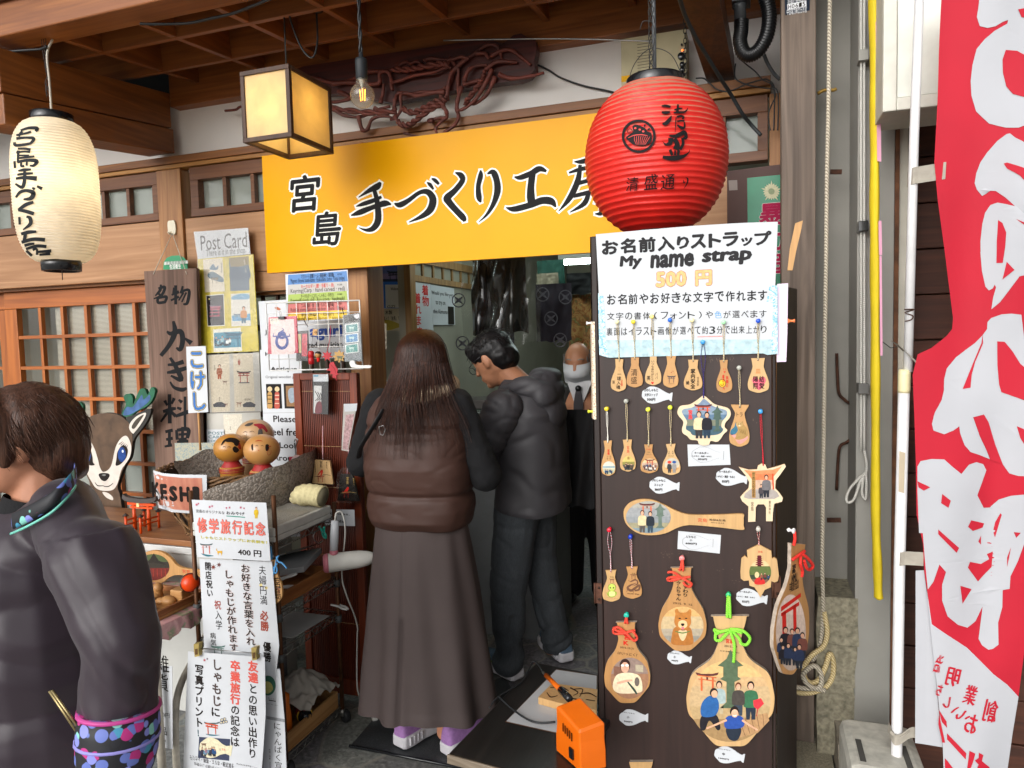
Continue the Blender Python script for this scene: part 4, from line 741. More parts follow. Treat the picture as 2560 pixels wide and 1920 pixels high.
def pguy(b,q):
 b.tv(q,'宮K',1848,785,1845,860,50,INR,off=.04).tx(q,'2016.10.31',1800,862,1890,885,INK,off=.012).tx(q,'はいっとく?',1785,895,1912,930,INK,off=.015,shear=.2)
 e=ell(1862,1068,122,132,44);bands(b,q,e,[1040],['8f7a70','9a7258'],.0005);b.rect(q,1760,990,1830,1060,ink('7d5a4a'),.0006).rect(q,1900,980,1950,1030,ink('b0a48c'),.0006)
 b.curvy(q,[(1770,1060),(1810,1035),(1880,1035),(1930,1060),(1945,1130),(1925,1160),(1800,1165),(1755,1130)],ink('e0cfae'),.001).loops(q,[q.P(ell(1833,985,34,42))],ink('3a2420'),.0011).loops(q,[q.P(ell(1833,998,26,34))],ink('d9a48a'),.0013)
 for x in(1818,1846):b.loops(q,[q.P(ell(x,985,12,8,12))],ink('e8e4e0'),.0015)
 b.brush(q,[(1780,1100,14),(1840,1085,16),(1880,1080,10)],ink('d9a48a'),.0015).brush(q,[(1850,1090,8),(1890,1140,14),(1910,1170,10)],ink('3a4a40'),.0016).loops(q,[q.P(ell(1910,1090,16,30,12))],ink('6a6058'),.0015)
bigpaddle(8,outline((1845,697),(1855,1213),292,106,118,belly=.7,neck=.22),'medium paddle with a photo of a person in white sunglasses',pguy,[[(1790,765),(1850,755),(1905,745)],[(1848,758),(1800,720),(1768,735),(1775,765),(1848,758)],[(1848,758),(1790,745),(1765,725)],[(1848,758),(1890,745),(1918,790),(1900,810),(1880,790),(1850,760)],[(1838,700),(1850,660)],[(1858,700),(1852,660)]],'d0402e',(1848,650),'teal','sunglasses paddle')
def pgrp(b,q):
 b.tx(q,'宮島',294,812,346,848,INR,off=.03).tx(q,'2015.5.7',284,853,368,876,INK,off=.02).tx(q,'たすき最高だね!',257,887,382,910,INK,off=.02)
 e=ell(322,1215,262,262,60);bands(b,q,e,[1060,1120,1250,1330],['d6b078','c9a67a','c0a47c','b59a70','9c7f58'],.0005);gate(b,q,175,1090,120,'c8623a',.0008);stone_lamp(b,q,325,1130,260,'55664e')
 b.poly(q,[(380,1330),(560,1290),(575,1340),(500,1420),(330,1460)],ink('b08a62'),.0007);[b.brush(q,[(380+i*38,1330-i*8,4),(420+i*30,1440-i*16,4)],ink('7a5c40'),.0009)for i in range(5)]
 figure(b,q,252,1260,190,'9fb0b0','b8a888','2b2624',h=.0012);figure(b,q,455,1290,220,'3a6b4c','2c3440','2b2220',h=.0012);figure(b,q,375,1270,190,'4a4440','3a4450','6a3c28',h=.0014)
 b.curvy(q,[(140,1230),(190,1180),(240,1200),(250,1260),(220,1310),(140,1310)],ink('2f5f9a'),.0016).curvy(q,[(140,1310),(230,1300),(260,1380),(240,1400),(190,1340),(160,1400),(130,1390)],ink('26242a'),.0015).loops(q,[q.P(ell(218,1160,26,30))],ink('2a2220'),.0017).loops(q,[q.P(ell(222,1168,20,24))],ink('d9a888'),.0019)
 b.curvy(q,[(285,1350),(310,1310),(390,1310),(415,1350),(395,1385),(300,1390)],ink('2f4f9a'),.002).brush(q,[(300,1335,14),(230,1365,12),(170,1390,12)],ink('d9a888'),.0021).brush(q,[(400,1335,14),(450,1370,12),(500,1400,10)],ink('d9a888'),.0021).curvy(q,[(300,1385),(390,1385),(380,1450),(350,1470),(310,1450)],ink('28303c'),.0019)
 b.loops(q,[q.P(ell(350,1280,28,34))],ink('2a2220'),.0022).loops(q,[q.P(ell(352,1292,22,26))],ink('dcae90'),.0024).brush(q,[(340,1303,3),(352,1308,5),(364,1302,3)],ink('f4efe8'),.0026);b.poly(q,[(470,1210),(520,1195),(540,1230),(500,1270),(475,1250)],ink('d83a44'),.0018).brush(q,[(500,1260,5),(492,1310,5)],ink('b02a34'),.0017)
bigpaddle(9,outline((322,655),(328,1486),560,150,214,belly=.66,neck=.2),'largest paddle at the bottom with a group photo and a lime rope bow',pgrp,[[(230,765),(322,738),(400,760)],[(322,735),(260,745),(225,735),(232,760),(232,795),(262,800),(300,765),(322,738)],[(322,735),(400,740),(450,790),(430,835),(395,825),(380,790),(325,740)],[(322,735),(350,820),(350,890),(345,945)],[(305,660),(308,580),(312,520)],[(325,660),(322,580),(318,520)]],'7cc83a',(313,520),'green','largest photo paddle',.014,.0042)
pl=pp(12);t=thing('wooden_charm','shield shaped charm with side wings and a photo of a red pagoda','wooden charm',pl.at(1935,1250),'photo charms hung on the brown board');o=[(1920,640),(2065,715),(2072,800),(2100,788),(2130,810),(2140,900),(2152,1000),(2140,1060),(2100,1075),(2066,1060),(2060,1130),(1990,1160),(1938,1250),(1900,1172),(1870,1130),(1815,1112),(1808,1052),(1750,1058),(1715,1030),(1710,950),(1722,800),(1760,768),(1792,795),(1785,705)]
b=MB().slab(pl,[pl.P(o)],pwood(3),.002,.009,MAPD);q=pl.off(.009);e=ell(1938,970,126,142,40)
bands(b,q,e,[900,1000,1050],['dcb98a','5d6b3c','3c4636','7a5a4a'],.0005);[b.poly(q,[(1928-w,790+i*24),(1928+w,790+i*24),(1928+w*.6,776+i*24),(1928-w*.6,776+i*24)],ink('6b2430'),.0009)for i,w in enumerate((28,34,40,46,52))]
b.rect(q,1905,780,1950,905,ink('4a1c22'),.0007).curvy(q,[(1870,1090),(1890,1040),(1950,1030),(1990,1070),(1985,1105),(1900,1112)],ink('c4302e'),.001);crowd(b,q,1930,2050,1040,70,3,5);b.loops(q,[q.P(ell(1900,1000,26,36,12))],ink('d9c090'),.0011)
b.tx(q,'宮島',1912,720,1966,748,INR).tx(q,'2021.11.20',1878,1116,1990,1130,ink('4a3a2a'));b.build('wooden_plaque',t);strap(pl,(1915,455),(1922,650),t,'a83030','d8b0a8',.003);pin(pl,1915,455,'grey','pagoda charm')
def tag_paddle(k,x0,y0,x1,y1,lines,what):
 pl=pp(k);L=np.hypot(x1-x0,y1-y0);o=outline((x1,y1),(x0,y0),L*.56,L*.2,L*.29,belly=.68,neck=.12);b=MB().slab(pl,[pl.P(o)],WHT,.0008,.0025);q=pl.off(.0026)
 cx,cy=x0+(x1-x0)*.30,y0+(y1-y0)*.3;w=L*.46
 for i,(s,f)in enumerate(lines):
  hh=L*.105;y=cy+(i-1)*L*.155;b.tx(q,s,cx-w*f/2,y-hh/2,cx+w*f/2,y+hh/2,INK,.0004,.04)
 b.build('price_tag',**T(what,'price tag','paddle shaped white price tags on the brown board'))
tag_paddle(11,577,483,925,517,[('びわしゃもじ',1),('文字ストップ',.95),('500円',.6)],'white paddle shaped 500 yen tag under the heart paddle')
tag_paddle(11,664,1525,1008,1548,[('びわしゃもじ',1),('ストップ',.65),('800円',.55)],'white paddle shaped 800 yen tag under the second row')
tag_paddle(11,1430,1420,1790,1470,[('キーホルダー',.9),('しゃもじ・鳥居・もみじ',1.3),('850円',.5)],'white paddle shaped 850 yen tag partly behind the torii charm')
tag_paddle(12,1662,1240,2020,1285,[('キーホルダー',.9),('しゃもじ・鳥居・もみじ',1.3),('850円',.5)],'white paddle shaped 850 yen tag under the pagoda charm')
tag_paddle(8,2106,925,2260,948,[('びわしゃもじ',.85),('小',.2),('900円',.6)],'white paddle shaped 900 yen tag under the dog paddle')
tag_paddle(8,1797,1318,1982,1322,[('びわしゃもじ',1),('小',.2),('900円',.65)],'white paddle shaped 900 yen tag under the sunglasses paddle')
tag_paddle(9,223,1545,414,1582,[('びわしゃもじ',1),('中',.2),('1600円',.75)],'white paddle shaped 1600 yen tag at the bottom of the board')
def tag_rect(k,quad,lines,what):
 pl=pp(k);b=MB().slab(pl,[pl.P(quad)],WHT,.0008,.002);q=pl.off(.0021);x0,y0=quad[0];x1,y1=quad[2];L=x1-x0;yc=(y0+y1)/2;o=outline((x0+L*.84,yc+L*.02),(x0+L*.1,yc-L*.01),L*.36,L*.14,L*.2,belly=.68,neck=.14);oi=inset(o,.985)
 b.loops(q,[q.P(o),q.P(oi)[::-1]],INK,.0004)
 for s,cx,cy,w,hh in lines:b.tx(q,s,cx-w/2,cy-hh/2,cx+w/2,cy+hh/2,INK,.0006,.04)
 b.build('price_tag',**T(what,'price tag'))
tag_rect(11,[(1100,1065),(1582,1066),(1597,1298),(1110,1316)],[('キーホルダー',1262,1163,165,30),('しゃもじ・鳥居・もみじ',1268,1200,220,26),('850円',1272,1236,105,26)],'rectangular 850 yen tag under the maple leaf charm')
tag_rect(12,[(995,493),(1487,540),(1472,753),(985,700)],[('しゃもじ',1143,563,110,34),('小',1140,600,30,26),('600円',1142,640,130,34)],'rectangular 600 yen tag below the sideways paddle')
pl=pp(10);t=thing('name_strap_poster','white laminated poster offering named straps for 500 yen above the paddles','poster',pl.at(1100,1600))
P=[(50,215),(600,165),(1200,115),(1700,85),(2140,70),(2110,800),(2120,1490),(1300,1500),(180,1510),(85,900)]
b=MB().slab(pl.off(.006),[pl.P(P)],WHT,0,.0012);q=pl.off(.0073);DKI=ink('2b2a2c')
for ch,x0,ya,x1,yb in(('お',110,285,305,440),('名',325,262,505,425),('前',535,248,735,412),('入',755,238,955,395),('り',975,235,1120,375),('ス',1135,215,1315,370),('ト',1340,205,1490,360),('ラ',1505,190,1690,345),('ッ',1715,250,1850,340),('プ',1868,180,2070,330)):b.tx(q,ch,x0,ya,x1,yb,DKI,.0005,.045)
for s,x0,ya,x1,yb in(('My',315,462,580,608),('name',668,448,1178,580),('strap',1262,405,1845,552)):b.tx(q,s,x0,ya,x1,yb,DKI,.0005,.05,.1)
OR=ink('f0b47c')
for s,x0,ya,x1,yb in(('500',735,645,1090,808),('円',1190,628,1382,798)):b.tx(q,s,x0-5,ya-5,x1+5,yb+5,ink('a06a4a'),.0004,.062).tx(q,s,x0,ya,x1,yb,OR,.0009,.042)
def fitline(b,q,s,x0,ya,x1,yb,m_,off):b.tx(q,s,x0,ya,x1,yb,m_,.0005,off)
n_='お名前やお好きな文字で作れます'
for i,ch in enumerate(n_):x=165+(2030-165)*i/len(n_);b.tx(q,ch,x+6,905-48*i/14,x+112,1020-48*i/14,DKI,.0005,.02)
def row(s,x0,y0,x1,y1,h_,off,special={}):
 w=(x1-x0)/len(s)
 for i,ch in enumerate(s):
  y=y0+(y1-y0)*i/len(s);f=.75 if ch in 'ォッ' else 1;wf=.35 if ch in '（）' else .82;b.tx(q,ch,x0+w*i+w*(1-wf)/2,y+h_*(1-f),x0+w*i+w*(1+wf)/2,y+h_,special.get(ch,DKI),.0005,off)
row('文字の書体（フォント）や色が選べます',165,1115,2020,1085,82,.008,{'色':ink('6a9fd0')});row('裏面はイラスト画像が選べて約3分で出来上がり',160,1290,2020,1260,88,.012)
b.rect(q,1215,1385,1505,1391,ink('d89a98'),.0005)
def washi_mat(nm,a,c,d,sc=60):
 mt,n,b_=_new(nm);nz=_noise(n,sc,3,2.5);r=_ramp(n,nz.outputs[0],[(.34,hx(a)),(.46,hx(c)),(.54,hx(a)),(.62,hx(d)),(.7,hx(c))]);n.links.new(r.outputs[0],b_.inputs[0]);b_.inputs['Roughness'].default_value=.5;return mt
WB=washi_mat('blue_washi_tape','9cc3d2','d3e6ea','4f9fc4');WR_=washi_mat('floral_washi_tape','d8c8a8','e8ddc8','9a3c30',90)
b.build('paper',t)
MB().poly(pl.off(.0075),[(75,1430),(2115,1420),(2120,1590),(2020,1600),(1970,1582),(200,1632),(90,1600)],mat('pale_blue_tape','a9c4cc',.45,var=.25,vs=70),.0004).poly(pl.off(.0079),[(70,890),(125,895),(145,1100),(160,1420),(185,1630),(85,1600),(78,1300)],WB,.0004).poly(pl.off(.0079),[(2045,805),(2135,800),(2140,1590),(2060,1560),(2080,1250),(2085,1000),(2010,985)],WB,.0004).build('washi_tape',t)
xa=xl-.012;MB().add([(xl-.001,PY-.001,1.34),(xl-.012,PY+.03,1.34),(xl-.012,PY+.03,1.62),(xl-.001,PY-.001,1.62),(xl+.008,PY-.0015,1.34),(xl+.008,PY-.0015,1.62)],[(1,0,3,2),(0,4,5,3)],WR_).build('patterned_tape',pn)
MB().rect(pl.off(.0042),1150,1,1152,2,WHT,0)
p6=pp(6);MB().slab(p6,[p6.P([(625,180),(695,175),(690,500),(683,680),(622,682)])],mat('lilac_paper','d9c8dc',.5,var=.04),-.002,.0005).build('paper_strip',**T('lilac paper strip taped to the right edge of the brown board','paper strip'))
p3=FY(PY+.02,3);MB().slab(p3,[p3.P([(740,1440),(788,1422),(780,1470),(745,1620),(722,1740),(690,1740),(705,1600)])],pwood(0),0,.012,MAPD).build('wooden_stick',**T('pale wooden paddle handle sticking up behind the lilac strip','paddle handle'),bev=.002)
p9=PL(onY(1970,1500,2.03),(.62,-.785,0),(0,0,1),9)
p9=PL(onY(1970,1500,1.96),(.5,.86,0),(0,0,1),9)
t=thing('rice_paddle','tilted paddle with a red torii group photo and red bow beside the weathered post','rice paddle',p9.at(690,1035));o=outline((738,200),(672,1036),226,74,92,belly=.7,neck=.2)
b=MB().slab(p9,[p9.P(o)],pwood(2),0,.01,mat('weathered_edge'));q=p9.off(.0102);e=ell(712,775,96,245,40);bands(b,q,e,[660,860],['d9c2b4','cdb7a8','b8a494'],.0004);
b.poly(q,[(648,610),(775,520),(775,545),(648,640)],INR,.0008).poly(q,[(648,650),(765,575),(765,600),(648,672)],INR,.0008).poly(q,[(655,650),(680,640),(685,860),(658,860)],INR,.0008).poly(q,[(725,600),(745,590),(748,760),(728,770)],INR,.0008)
crowd(b,q,640,800,900,150,5,8,('2f3a55','26242a','6a6a70','7a4a40'));crowd(b,q,640,790,960,130,4,9,('26242a','2f3a55'),.0018);b.tv(q,'宮島',735,335,728,395,26,INK,off=.03).tx(q,'NMU',715,405,752,440,INK,off=.03,shear=.2).tx(q,'卒業旅行記念',702,455,762,490,INK,off=.02)
b.build('wooden_paddle',t,.002);bow(p9,t,[[(690,300),(735,262),(770,245)],[(745,258),(775,290),(815,335),(800,362),(770,350),(750,300)],[(745,258),(735,320),(757,370),(757,410)],[(690,205),(690,160),(695,115)]],'d02a22',.0042,.014);pin(p9,688,113,'white','tilted paddle beside the post',.0075)
pl=pp(8);t=thing('rice_paddle','paddle cut off by the lower edge of the photo, below the price tags','rice paddle',pl.at(1940,2100));MB().slab(pl,[pl.P(outline((1940,1590),(1945,2100),290,106,150,belly=.7,neck=.2))],pwood(1),.002,.014,mat('weathered_edge')).build('wooden_paddle',t,.002)
for k,x,y,cname,w_ in((22,2020,1030,'white','left edge of the board'),(5,1610,1002,'lime','black bag beside the board')):
 p=FY(PY-.0,k).at(x,y);MB().lathe([(.006,0),(.006,.003),(.0035,.005),(.003,.012),(.005,.016),(.005,.018)],(xl-.001,PY+.012,p[2]),mat('pin_'+cname,PINC[cname],.3),14,ax=(-1,-.1,0)).build('push_pin',**T('%s push pin stuck into the %s'%(cname,w_),'push pin'))
MB().lathe([(.006,0),(.006,.003),(.0035,.005),(.003,.012),(.005,.016),(.005,.018)],p6.at(692,418),mat('pin_orange',PINC['orange'],.3),14,ax=(1,-.1,0)).build('push_pin',**T('orange push pin sticking out beside the lilac strip','push pin'))
# ==== left side: boards, posters, rack, counter
GLO=mat('clear_plastic','ffffff',.05,alpha=.14,var=0,spec=.8)
def crinkle():
 if 'crinkly_plastic' in MC:return MC['crinkly_plastic']
 m_=glass('crinkly_plastic',(.97,.97,.97),.12);n=m_.node_tree;bp=n.nodes.new('ShaderNodeBump');bp.inputs['Strength'].default_value=.35;bp.inputs['Distance'].default_value=.004
 nz=_noise(n,9,3,1);n.links.new(nz.outputs[0],bp.inputs['Height'])
 for x in n.nodes:
  if x.type=='BSDF_GLOSSY':n.links.new(bp.outputs[0],x.inputs['Normal'])
 return m_
def poster(name,label,cat_,k,Y,quad,prints,th=.0015,m_=None,glossy=False,group=None,bow=0):
 pl=FY(Y,k);P=pl.P(quad);t=MB()
 if bow:
  a=np.array(P);n=8;V=[]
  for i in range(n+1):
   for j in range(n+1):
    u,v=i/n,j/n;p=(a[0]*(1-u)+a[1]*u)*(1-v)+(a[3]*(1-u)+a[2]*u)*v;V.append(pl.w(p[0],p[1],bow*(math.sin(math.pi*u)*.6+math.sin(math.pi*v)*.4)))
  t.add(V,[(i*(n+1)+j,i*(n+1)+j+1,(i+1)*(n+1)+j+1,(i+1)*(n+1)+j)for i in range(n)for j in range(n)],m_ or WHT,True)
  t.slab(pl,[P],m_ or WHT,-.0006,-.0001);q=pl.off(bow+.0002);fn=lambda a_,b_,h=0:pl.w(a_,b_,h)
 else:t.slab(pl,[P],m_ or WHT,0,th);q=pl.off(th+.0001)
 prints(t,q)
 if glossy:t.slab(q.off(.003),[P],crinkle(),0,.0003)
 return t.build(name,**T(label,cat_,group))
 # --- hanging plank sign
WB_=wood('old_sign_plank','5d4538','86695a','z',.7,.5,.8,.5,'3f2f28');pl=FY(2.9,4);t=thing('plank_sign','tall weathered plank with large black brush characters hung from a hook on the post','wooden sign',pl.at(1130,1330))
b=MB().slab(pl,[pl.P([(926,98),(1262,78),(1275,580),(1290,1240),(1300,2100),(1040,2100),(998,1325)])],WB_,-.022,0);q=pl.off(.0004)
ST2=[[(1035,185,10),(1030,220,16),(1000,255,6)],[(1020,210,14),(1060,200,16),(1040,250,14),(990,275,5)],[(1010,235,10),(1030,250,12)],[(1015,270,14),(1018,300,16),(1065,295,14)],[(1020,270,12),(1070,262,16),(1062,295,14)],[(1120,205,12),(1115,240,12)],[(1105,250,8),(1150,230,18)],[(1130,190,16),(1130,310,16)],[(1100,285,10),(1150,262,12)],[(1175,195,10),(1165,240,16)],[(1160,232,12),(1215,220,16),(1205,300,18),(1180,310,8)],[(1180,235,10),(1150,285,6)],[(1198,235,10),(1170,295,6)],[(1075,485,10),(1100,500,24),(1160,485,30),(1175,540,30),(1160,600,26),(1135,590,10)],[(1115,420,14),(1125,490,32),(1090,570,26),(1035,640,22)],[(1190,530,10),(1230,560,30)],[(1080,700,12),(1130,695,22),(1180,680,26)],[(1075,750,12),(1130,740,26),(1200,720,22)],[(1095,655,14),(1135,720,26),(1165,795,28),(1100,770,10)],[(1095,810,8),(1120,845,16),(1170,860,24),(1200,850,12)],[(1060,930,18),(1075,960,10)],[(1120,915,18),(1105,950,10)],[(1050,1000,16),(1100,985,22),(1130,980,14)],[(1090,890,20),(1092,1075,22)],[(1088,990,18),(1035,1065,10)],[(1095,995,16),(1130,1030,20)],[(1150,925,10),(1170,940,20)],[(1140,975,10),(1165,985,18)],[(1130,1030,16),(1200,1005,24),(1215,1000,12)],[(1190,905,14),(1190,1080,14),(1195,1110,5)],[(1065,1130,16),(1110,1120,18)],[(1070,1180,14),(1110,1172,18)],[(1090,1125,16),(1090,1215,18)],[(1060,1225,10),(1105,1215,18)],[(1135,1120,14),(1140,1180,18)],[(1140,1120,16),(1210,1115,24),(1205,1170,20)],[(1150,1148,12),(1200,1145,14)],[(1175,1100,16),(1172,1230,16)],[(1140,1195,12),(1210,1190,16)],[(1150,1180,14),(1200,1175,14)]]
for i,s in enumerate(ST2):b.brush(q,s,BK,.0003+i*.00001,1.5)
b.build('plank',t,.003);b=MB();hk_=FY(2.965,1).at(1108,1500)
for x in(990,1205):b.tube([hk_,(lambda p:p)(pl.at(x,118,.004))],.002,mat('string','c9c2b2',.7),5)
b.build('hanging_string',t);h1=FY(2.984,1);MB().slab(h1,[[tuple(p)for p in cat(h1.P([(1085,1430),(1105,1420),(1130,1425),(1135,1500),(1110,1508),(1090,1500)]),3,True)]],mat('ivory_plastic','d8d2bc',.4),0,.008).tube(cat([h1.at(1105,1490,.008),h1.at(1108,1508,.018),h1.at(1108,1495,.03)],4),.004,mat('ivory_plastic'),7).build('adhesive_hook',**T('ivory adhesive hook on the post holding the plank sign','hook'),bev=.002)
def pgreen(b,q):b.poly(q,[(1058,38),(1205,28),(1210,48),(1056,58)],ink('cfd4cf'),.0003).tx(q,'広島県知事認定',1068,36,1198,54,ink('2a5a40'),.0006).tx(q,'生活衛生',1090,55,1165,82,ink('e4e8e4'),.0006,.03)
pl4=FY(2.93,4);b=MB().slab(pl4,[pl4.P([(1052,88),(1055,40),(1075,12),(1110,-2),(1150,-4),(1185,10),(1205,35),(1210,85)])],mat('plate_green','0c8a58',.35),0,.003);pgreen(b,pl4.off(.0031));b.build('enamel_plate',**T('small round topped green enamel plate above the plank sign','plate'))
# --- postcard sheets and posters
def pcard(b,q):b.tx(q,'Post Card',82,115,545,228,INK,.0004).tx(q,'There is it in the shop',138,255,528,308,INK,.0004)
poster('post_card_sign','white paper sign reading Post Card above the yellow postcard sheet','paper sign',23,2.955,[(20,78),(555,38),(580,298),(60,348)],pcard,glossy=True)
def pyel(b,q):
 CR=ink('dcd3bf')
 b.poly(q,[(108,352),(300,335),(325,665),(130,675)],CR,.0004).poly(q,[(365,335),(560,318),(568,655),(380,662)],ink('4c5f70'),.0004).poly(q,[(365,335),(560,318),(562,400),(480,420),(385,425)],ink('7d6a35'),.0007).curvy(q,[(385,440),(420,420),(480,430),(550,405),(566,430),(566,545),(384,545)],ink('2f4a60'),.0009)
 b.poly(q,[(138,705),(315,690),(326,1005),(155,1012)],ink('e0ddd6'),.0004).poly(q,[(144,712),(310,697),(320,998),(160,1005)],ink('1d1b22'),.0007);gate(b,q,232,850,105,'b04058',.001,'6a5a68');b.rect(q,165,735,178,748,ink('d8c86a'),.001)
 for y in(870,905):b.rect(q,175,y,280,y+6,ink('b04058'),.0012)
 b.poly(q,[(383,690),(567,680),(582,1005),(390,1012)],ink('d9d6cc'),.0004).curvy(q,[(395,720),(470,690),(560,695),(560,740),(470,745),(400,745)],ink('6fa0bd'),.0007).poly(q,[(395,905),(575,885),(578,950),(400,960)],ink('5f9ac0'),.0007);gate(b,q,447,915,60,'8a9aa0',.001,'3a5a70');figure(b,q,512,950,150,'c98a52','3f6a80',h=.0012)
 b.poly(q,[(208,1040),(482,1022),(495,1255),(215,1265)],ink('dfdccf'),.0004).poly(q,[(218,1075),(480,1060),(486,1215),(222,1225)],ink('4d8ea6'),.0007);gate(b,q,410,1140,150,'2d5f78',.0009,'2d5f78');crowd(b,q,230,380,1190,80,7,11,('dfe6e4','2d5f78','8fb8c2'),.001)
 b.curvy(q,[(175,440),(210,395),(235,430),(260,410),(250,450),(200,455)],ink('6a8294'),.0007).curvy(q,[(155,500),(200,470),(260,500),(310,540),(300,575),(180,540)],ink('55707f'),.0007);gate(b,q,226,555,70,'8a7a5a',.001,'2f4250');b.tv(q,'宮島名所',292,385,294,485,16,INK,.0007).tv(q,'みやじま',515,345,535,480,18,ink('d8d2be'),.0011)
poster('postcard_sheet','yellow sheet in plastic with five picture postcards','postcard display',23,2.95,[(58,348),(608,300),(662,1255),(95,1278)],pyel,m_=mat('sheet_yellow','c9b62e',.5,var=.2,vs=30),glossy=True)
def ptall(b,q):
 CR=ink('cfc4ae');b.poly(q,[(1345,640),(1475,632),(1480,1000),(1362,1005)],CR,.0004).poly(q,[(1498,632),(1625,628),(1640,995),(1510,1000)],CR,.0004);figure(b,q,1412,775,85,'9a5a3c','a5532e',h=.0007);gate(b,q,1447,815,26,'6a4438',.0007);figure(b,q,1538,695,38,'9a4a38','9a4a38',h=.0007);gate(b,q,1568,775,75,'9a3a34',.0007,'3a3438');b.rect(q,1535,812,1605,818,ink('3a4654'),.0007)
 for x0 in(1370,1560):b.poly(q,[(x0,955),(x0+25,940),(x0+55,938),(x0+85,955),(x0+78,972),(x0+5,972)],ink('4a4a50'),.0007)
 gate(b,q,1455,958,20,'8a4a3a',.0007);gate(b,q,1538,955,30,'8a4a3a',.0007);b.tv(q,'宮島',1412,905,1413,935,10,INK,.0007).tv(q,'宮島',1380,700,1382,735,10,INK,.0007).tx(q,'厳島神社',1572,915,1618,930,INK,.0007)
poster('postcard_sheet','pale sheet with two tall cream postcards below the yellow sheet','postcard display',4,2.952,[(1335,636),(1668,620),(1680,1000),(1350,1008)],ptall,glossy=True,m_=mat('pale_sheet','b9b6ae',.5))
def p100(b,q):
 b.poly(q,[(1435,1020),(1555,1015),(1565,1210),(1445,1212)],ink('d3ccbc'),.0004).poly(q,[(1330,1115),(1445,1115),(1455,1215),(1332,1212)],WHT,.0004)
 for s,y in(('POST',1128),('CARD',1153),('100円',1178)):b.tx(q,s,1340,y,1440,y+22,ink('5f7a80'),.0009,.02)
 maple(b,q,1482,1150,7,'c8788a',.0007);maple(b,q,1500,1145,6,'c8788a',.0007);b.tv(q,'宮島',1482,1095,1483,1118,9,INK,.0007)
poster('postcard_sheet','lowest pale sheet with a small sign reading POST CARD','postcard display',4,2.953,[(1330,1012),(1675,1004),(1690,1230),(1335,1235)],p100,m_=mat('pale_sheet'))
def pjo(b,q):b.tx(q,'J',155,1215,200,1315,INK,.0006).tx(q,'aguri',985,1140,1600,1400,ink('35509a'),.0006,.04).tx(q,'red musician',965,1440,1600,1535,INK,.0006,.02).poly(q,[(340,800),(400,790),(460,830),(440,855),(370,840)],ink('b06a50'),.0006)
poster('workshop_poster','white poster with large blue and black words behind the wire grid','poster',13,2.72,[(50,690),(1600,590),(1640,1700),(115,1700)],pjo)
def pant(b,q):
 b.tx(q,'H',85,0,125,36,INK,.0006,.03).tx(q,'Antique',132,138,380,185,INK,.0006,.03).tx(q,'Original wooden goods',88,218,420,248,INK,.0006);b.rect(q,92,295,242,522,ink('1f1b1c'),.0006).rect(q,254,292,400,522,ink('2a2422'),.0006).rect(q,275,312,390,502,ink('8a6a4a'),.0008)
 for x,c in((128,'b8925a'),(195,'b0564a')):
  b.loops(q,[q.P(ell(x,342,22,24,16))],ink('cdb892'),.0009).curvy(q,[(x-18,375),(x+18,375),(x+20,440),(x+22,515),(x-22,515),(x-20,440)],ink(c),.0009,3)
  for y in(395,430,470):b.rect(q,x-19,y,x+19,y+8,ink('4a3a2a' if x<150 else 'd8c0a8'),.0012)
 b.curvy(q,[(300,350),(345,330),(375,380),(360,450),(320,470),(300,420)],ink('8f9aa5'),.001)
poster('antique_poster','white poster about antique and original wooden goods with two small photos','poster',14,2.70,[(38,-20),(420,-30),(425,555),(66,562)],pant)
def plook(b,q):
 for s,x0,ya,x1,yb in(('Please',158,585,372,650),('feel free',120,700,425,775),('to Look',110,828,395,892),('Around',150,945,420,1010)):b.tx(q,s,x0,ya,x1,yb,INK,.0006,.02)
poster('welcome_poster','white poster inviting visitors in large serif words beside the kokeshi dolls','poster',14,2.701,[(66,564),(428,557),(440,1148),(80,1155)],plook)
def pprint(b,q):b.tx(q,'print your',210,1165,400,1225,INK,.0006).tx(q,'ema on a',210,1290,380,1340,INK,.0006)
poster('print_poster','lowest white poster partly hidden behind the bubble wrapped basket','poster',14,2.702,[(80,1158),(440,1150),(450,1700),(90,1700)],pprint)
STR=[('3f74b0','マグネット (原爆ドーム・厳島神社・錦帯橋)','Magnets (Atomic bomb dome · Itsukushima shrine · Kintai bridge)','¥700'),('a9a6a2','キーホルダー (鯉・手彫り・赤)','Keyring(Carp · hand carved · red)','¥1500'),('93a844','キーホルダー (こけし・しゃもじ・手作り)','Keyring(Kokeshi doll · Rice scoop · handmade)','¥1000'),('b8605a','ゴム印 (風景・鹿・鳥居・もみじ・錦帯橋)','Rubber stamp(Landscape·deer · Torii · Maple)','¥700'),('d8b52a','奉紙 (無駄け・厄除け)','Blessed Paper(talisman · amulet)','¥1100')]
def plist(b,q):
 y=[(200,128),(385,318),(565,495),(735,672),(905,845),(1050,1000)]
 for i,(c,j,e,p)in enumerate(STR):
  (a0,a1),(c0,c1)=y[i],y[i+1];b.poly(q,[(595,a0),(1672,a1),(1690,c1),(585,c0)],mat('strip_'+c,c,.3,var=.06),.0004)
  d=(a1-a0)/1080;col=INR if i==1 else INK
  b.tx(q,j,830,a0+25+d*500,1440,a0+85+d*500,col,.0008,.01).tx(q,e,640,a0+100+d*400,1640,a0+150+d*400,INK,.0008,.012 if i==2 else 0).tx(q,p,1500,a0+35+d*900,1590,a0+65+d*900,INK,.0008)
poster('price_list','laminated price list in blue, grey, green, red and yellow stripes above the wire grid','price list',13,2.56,[(545,192),(1692,105),(1728,1010),(575,1078)],plist)
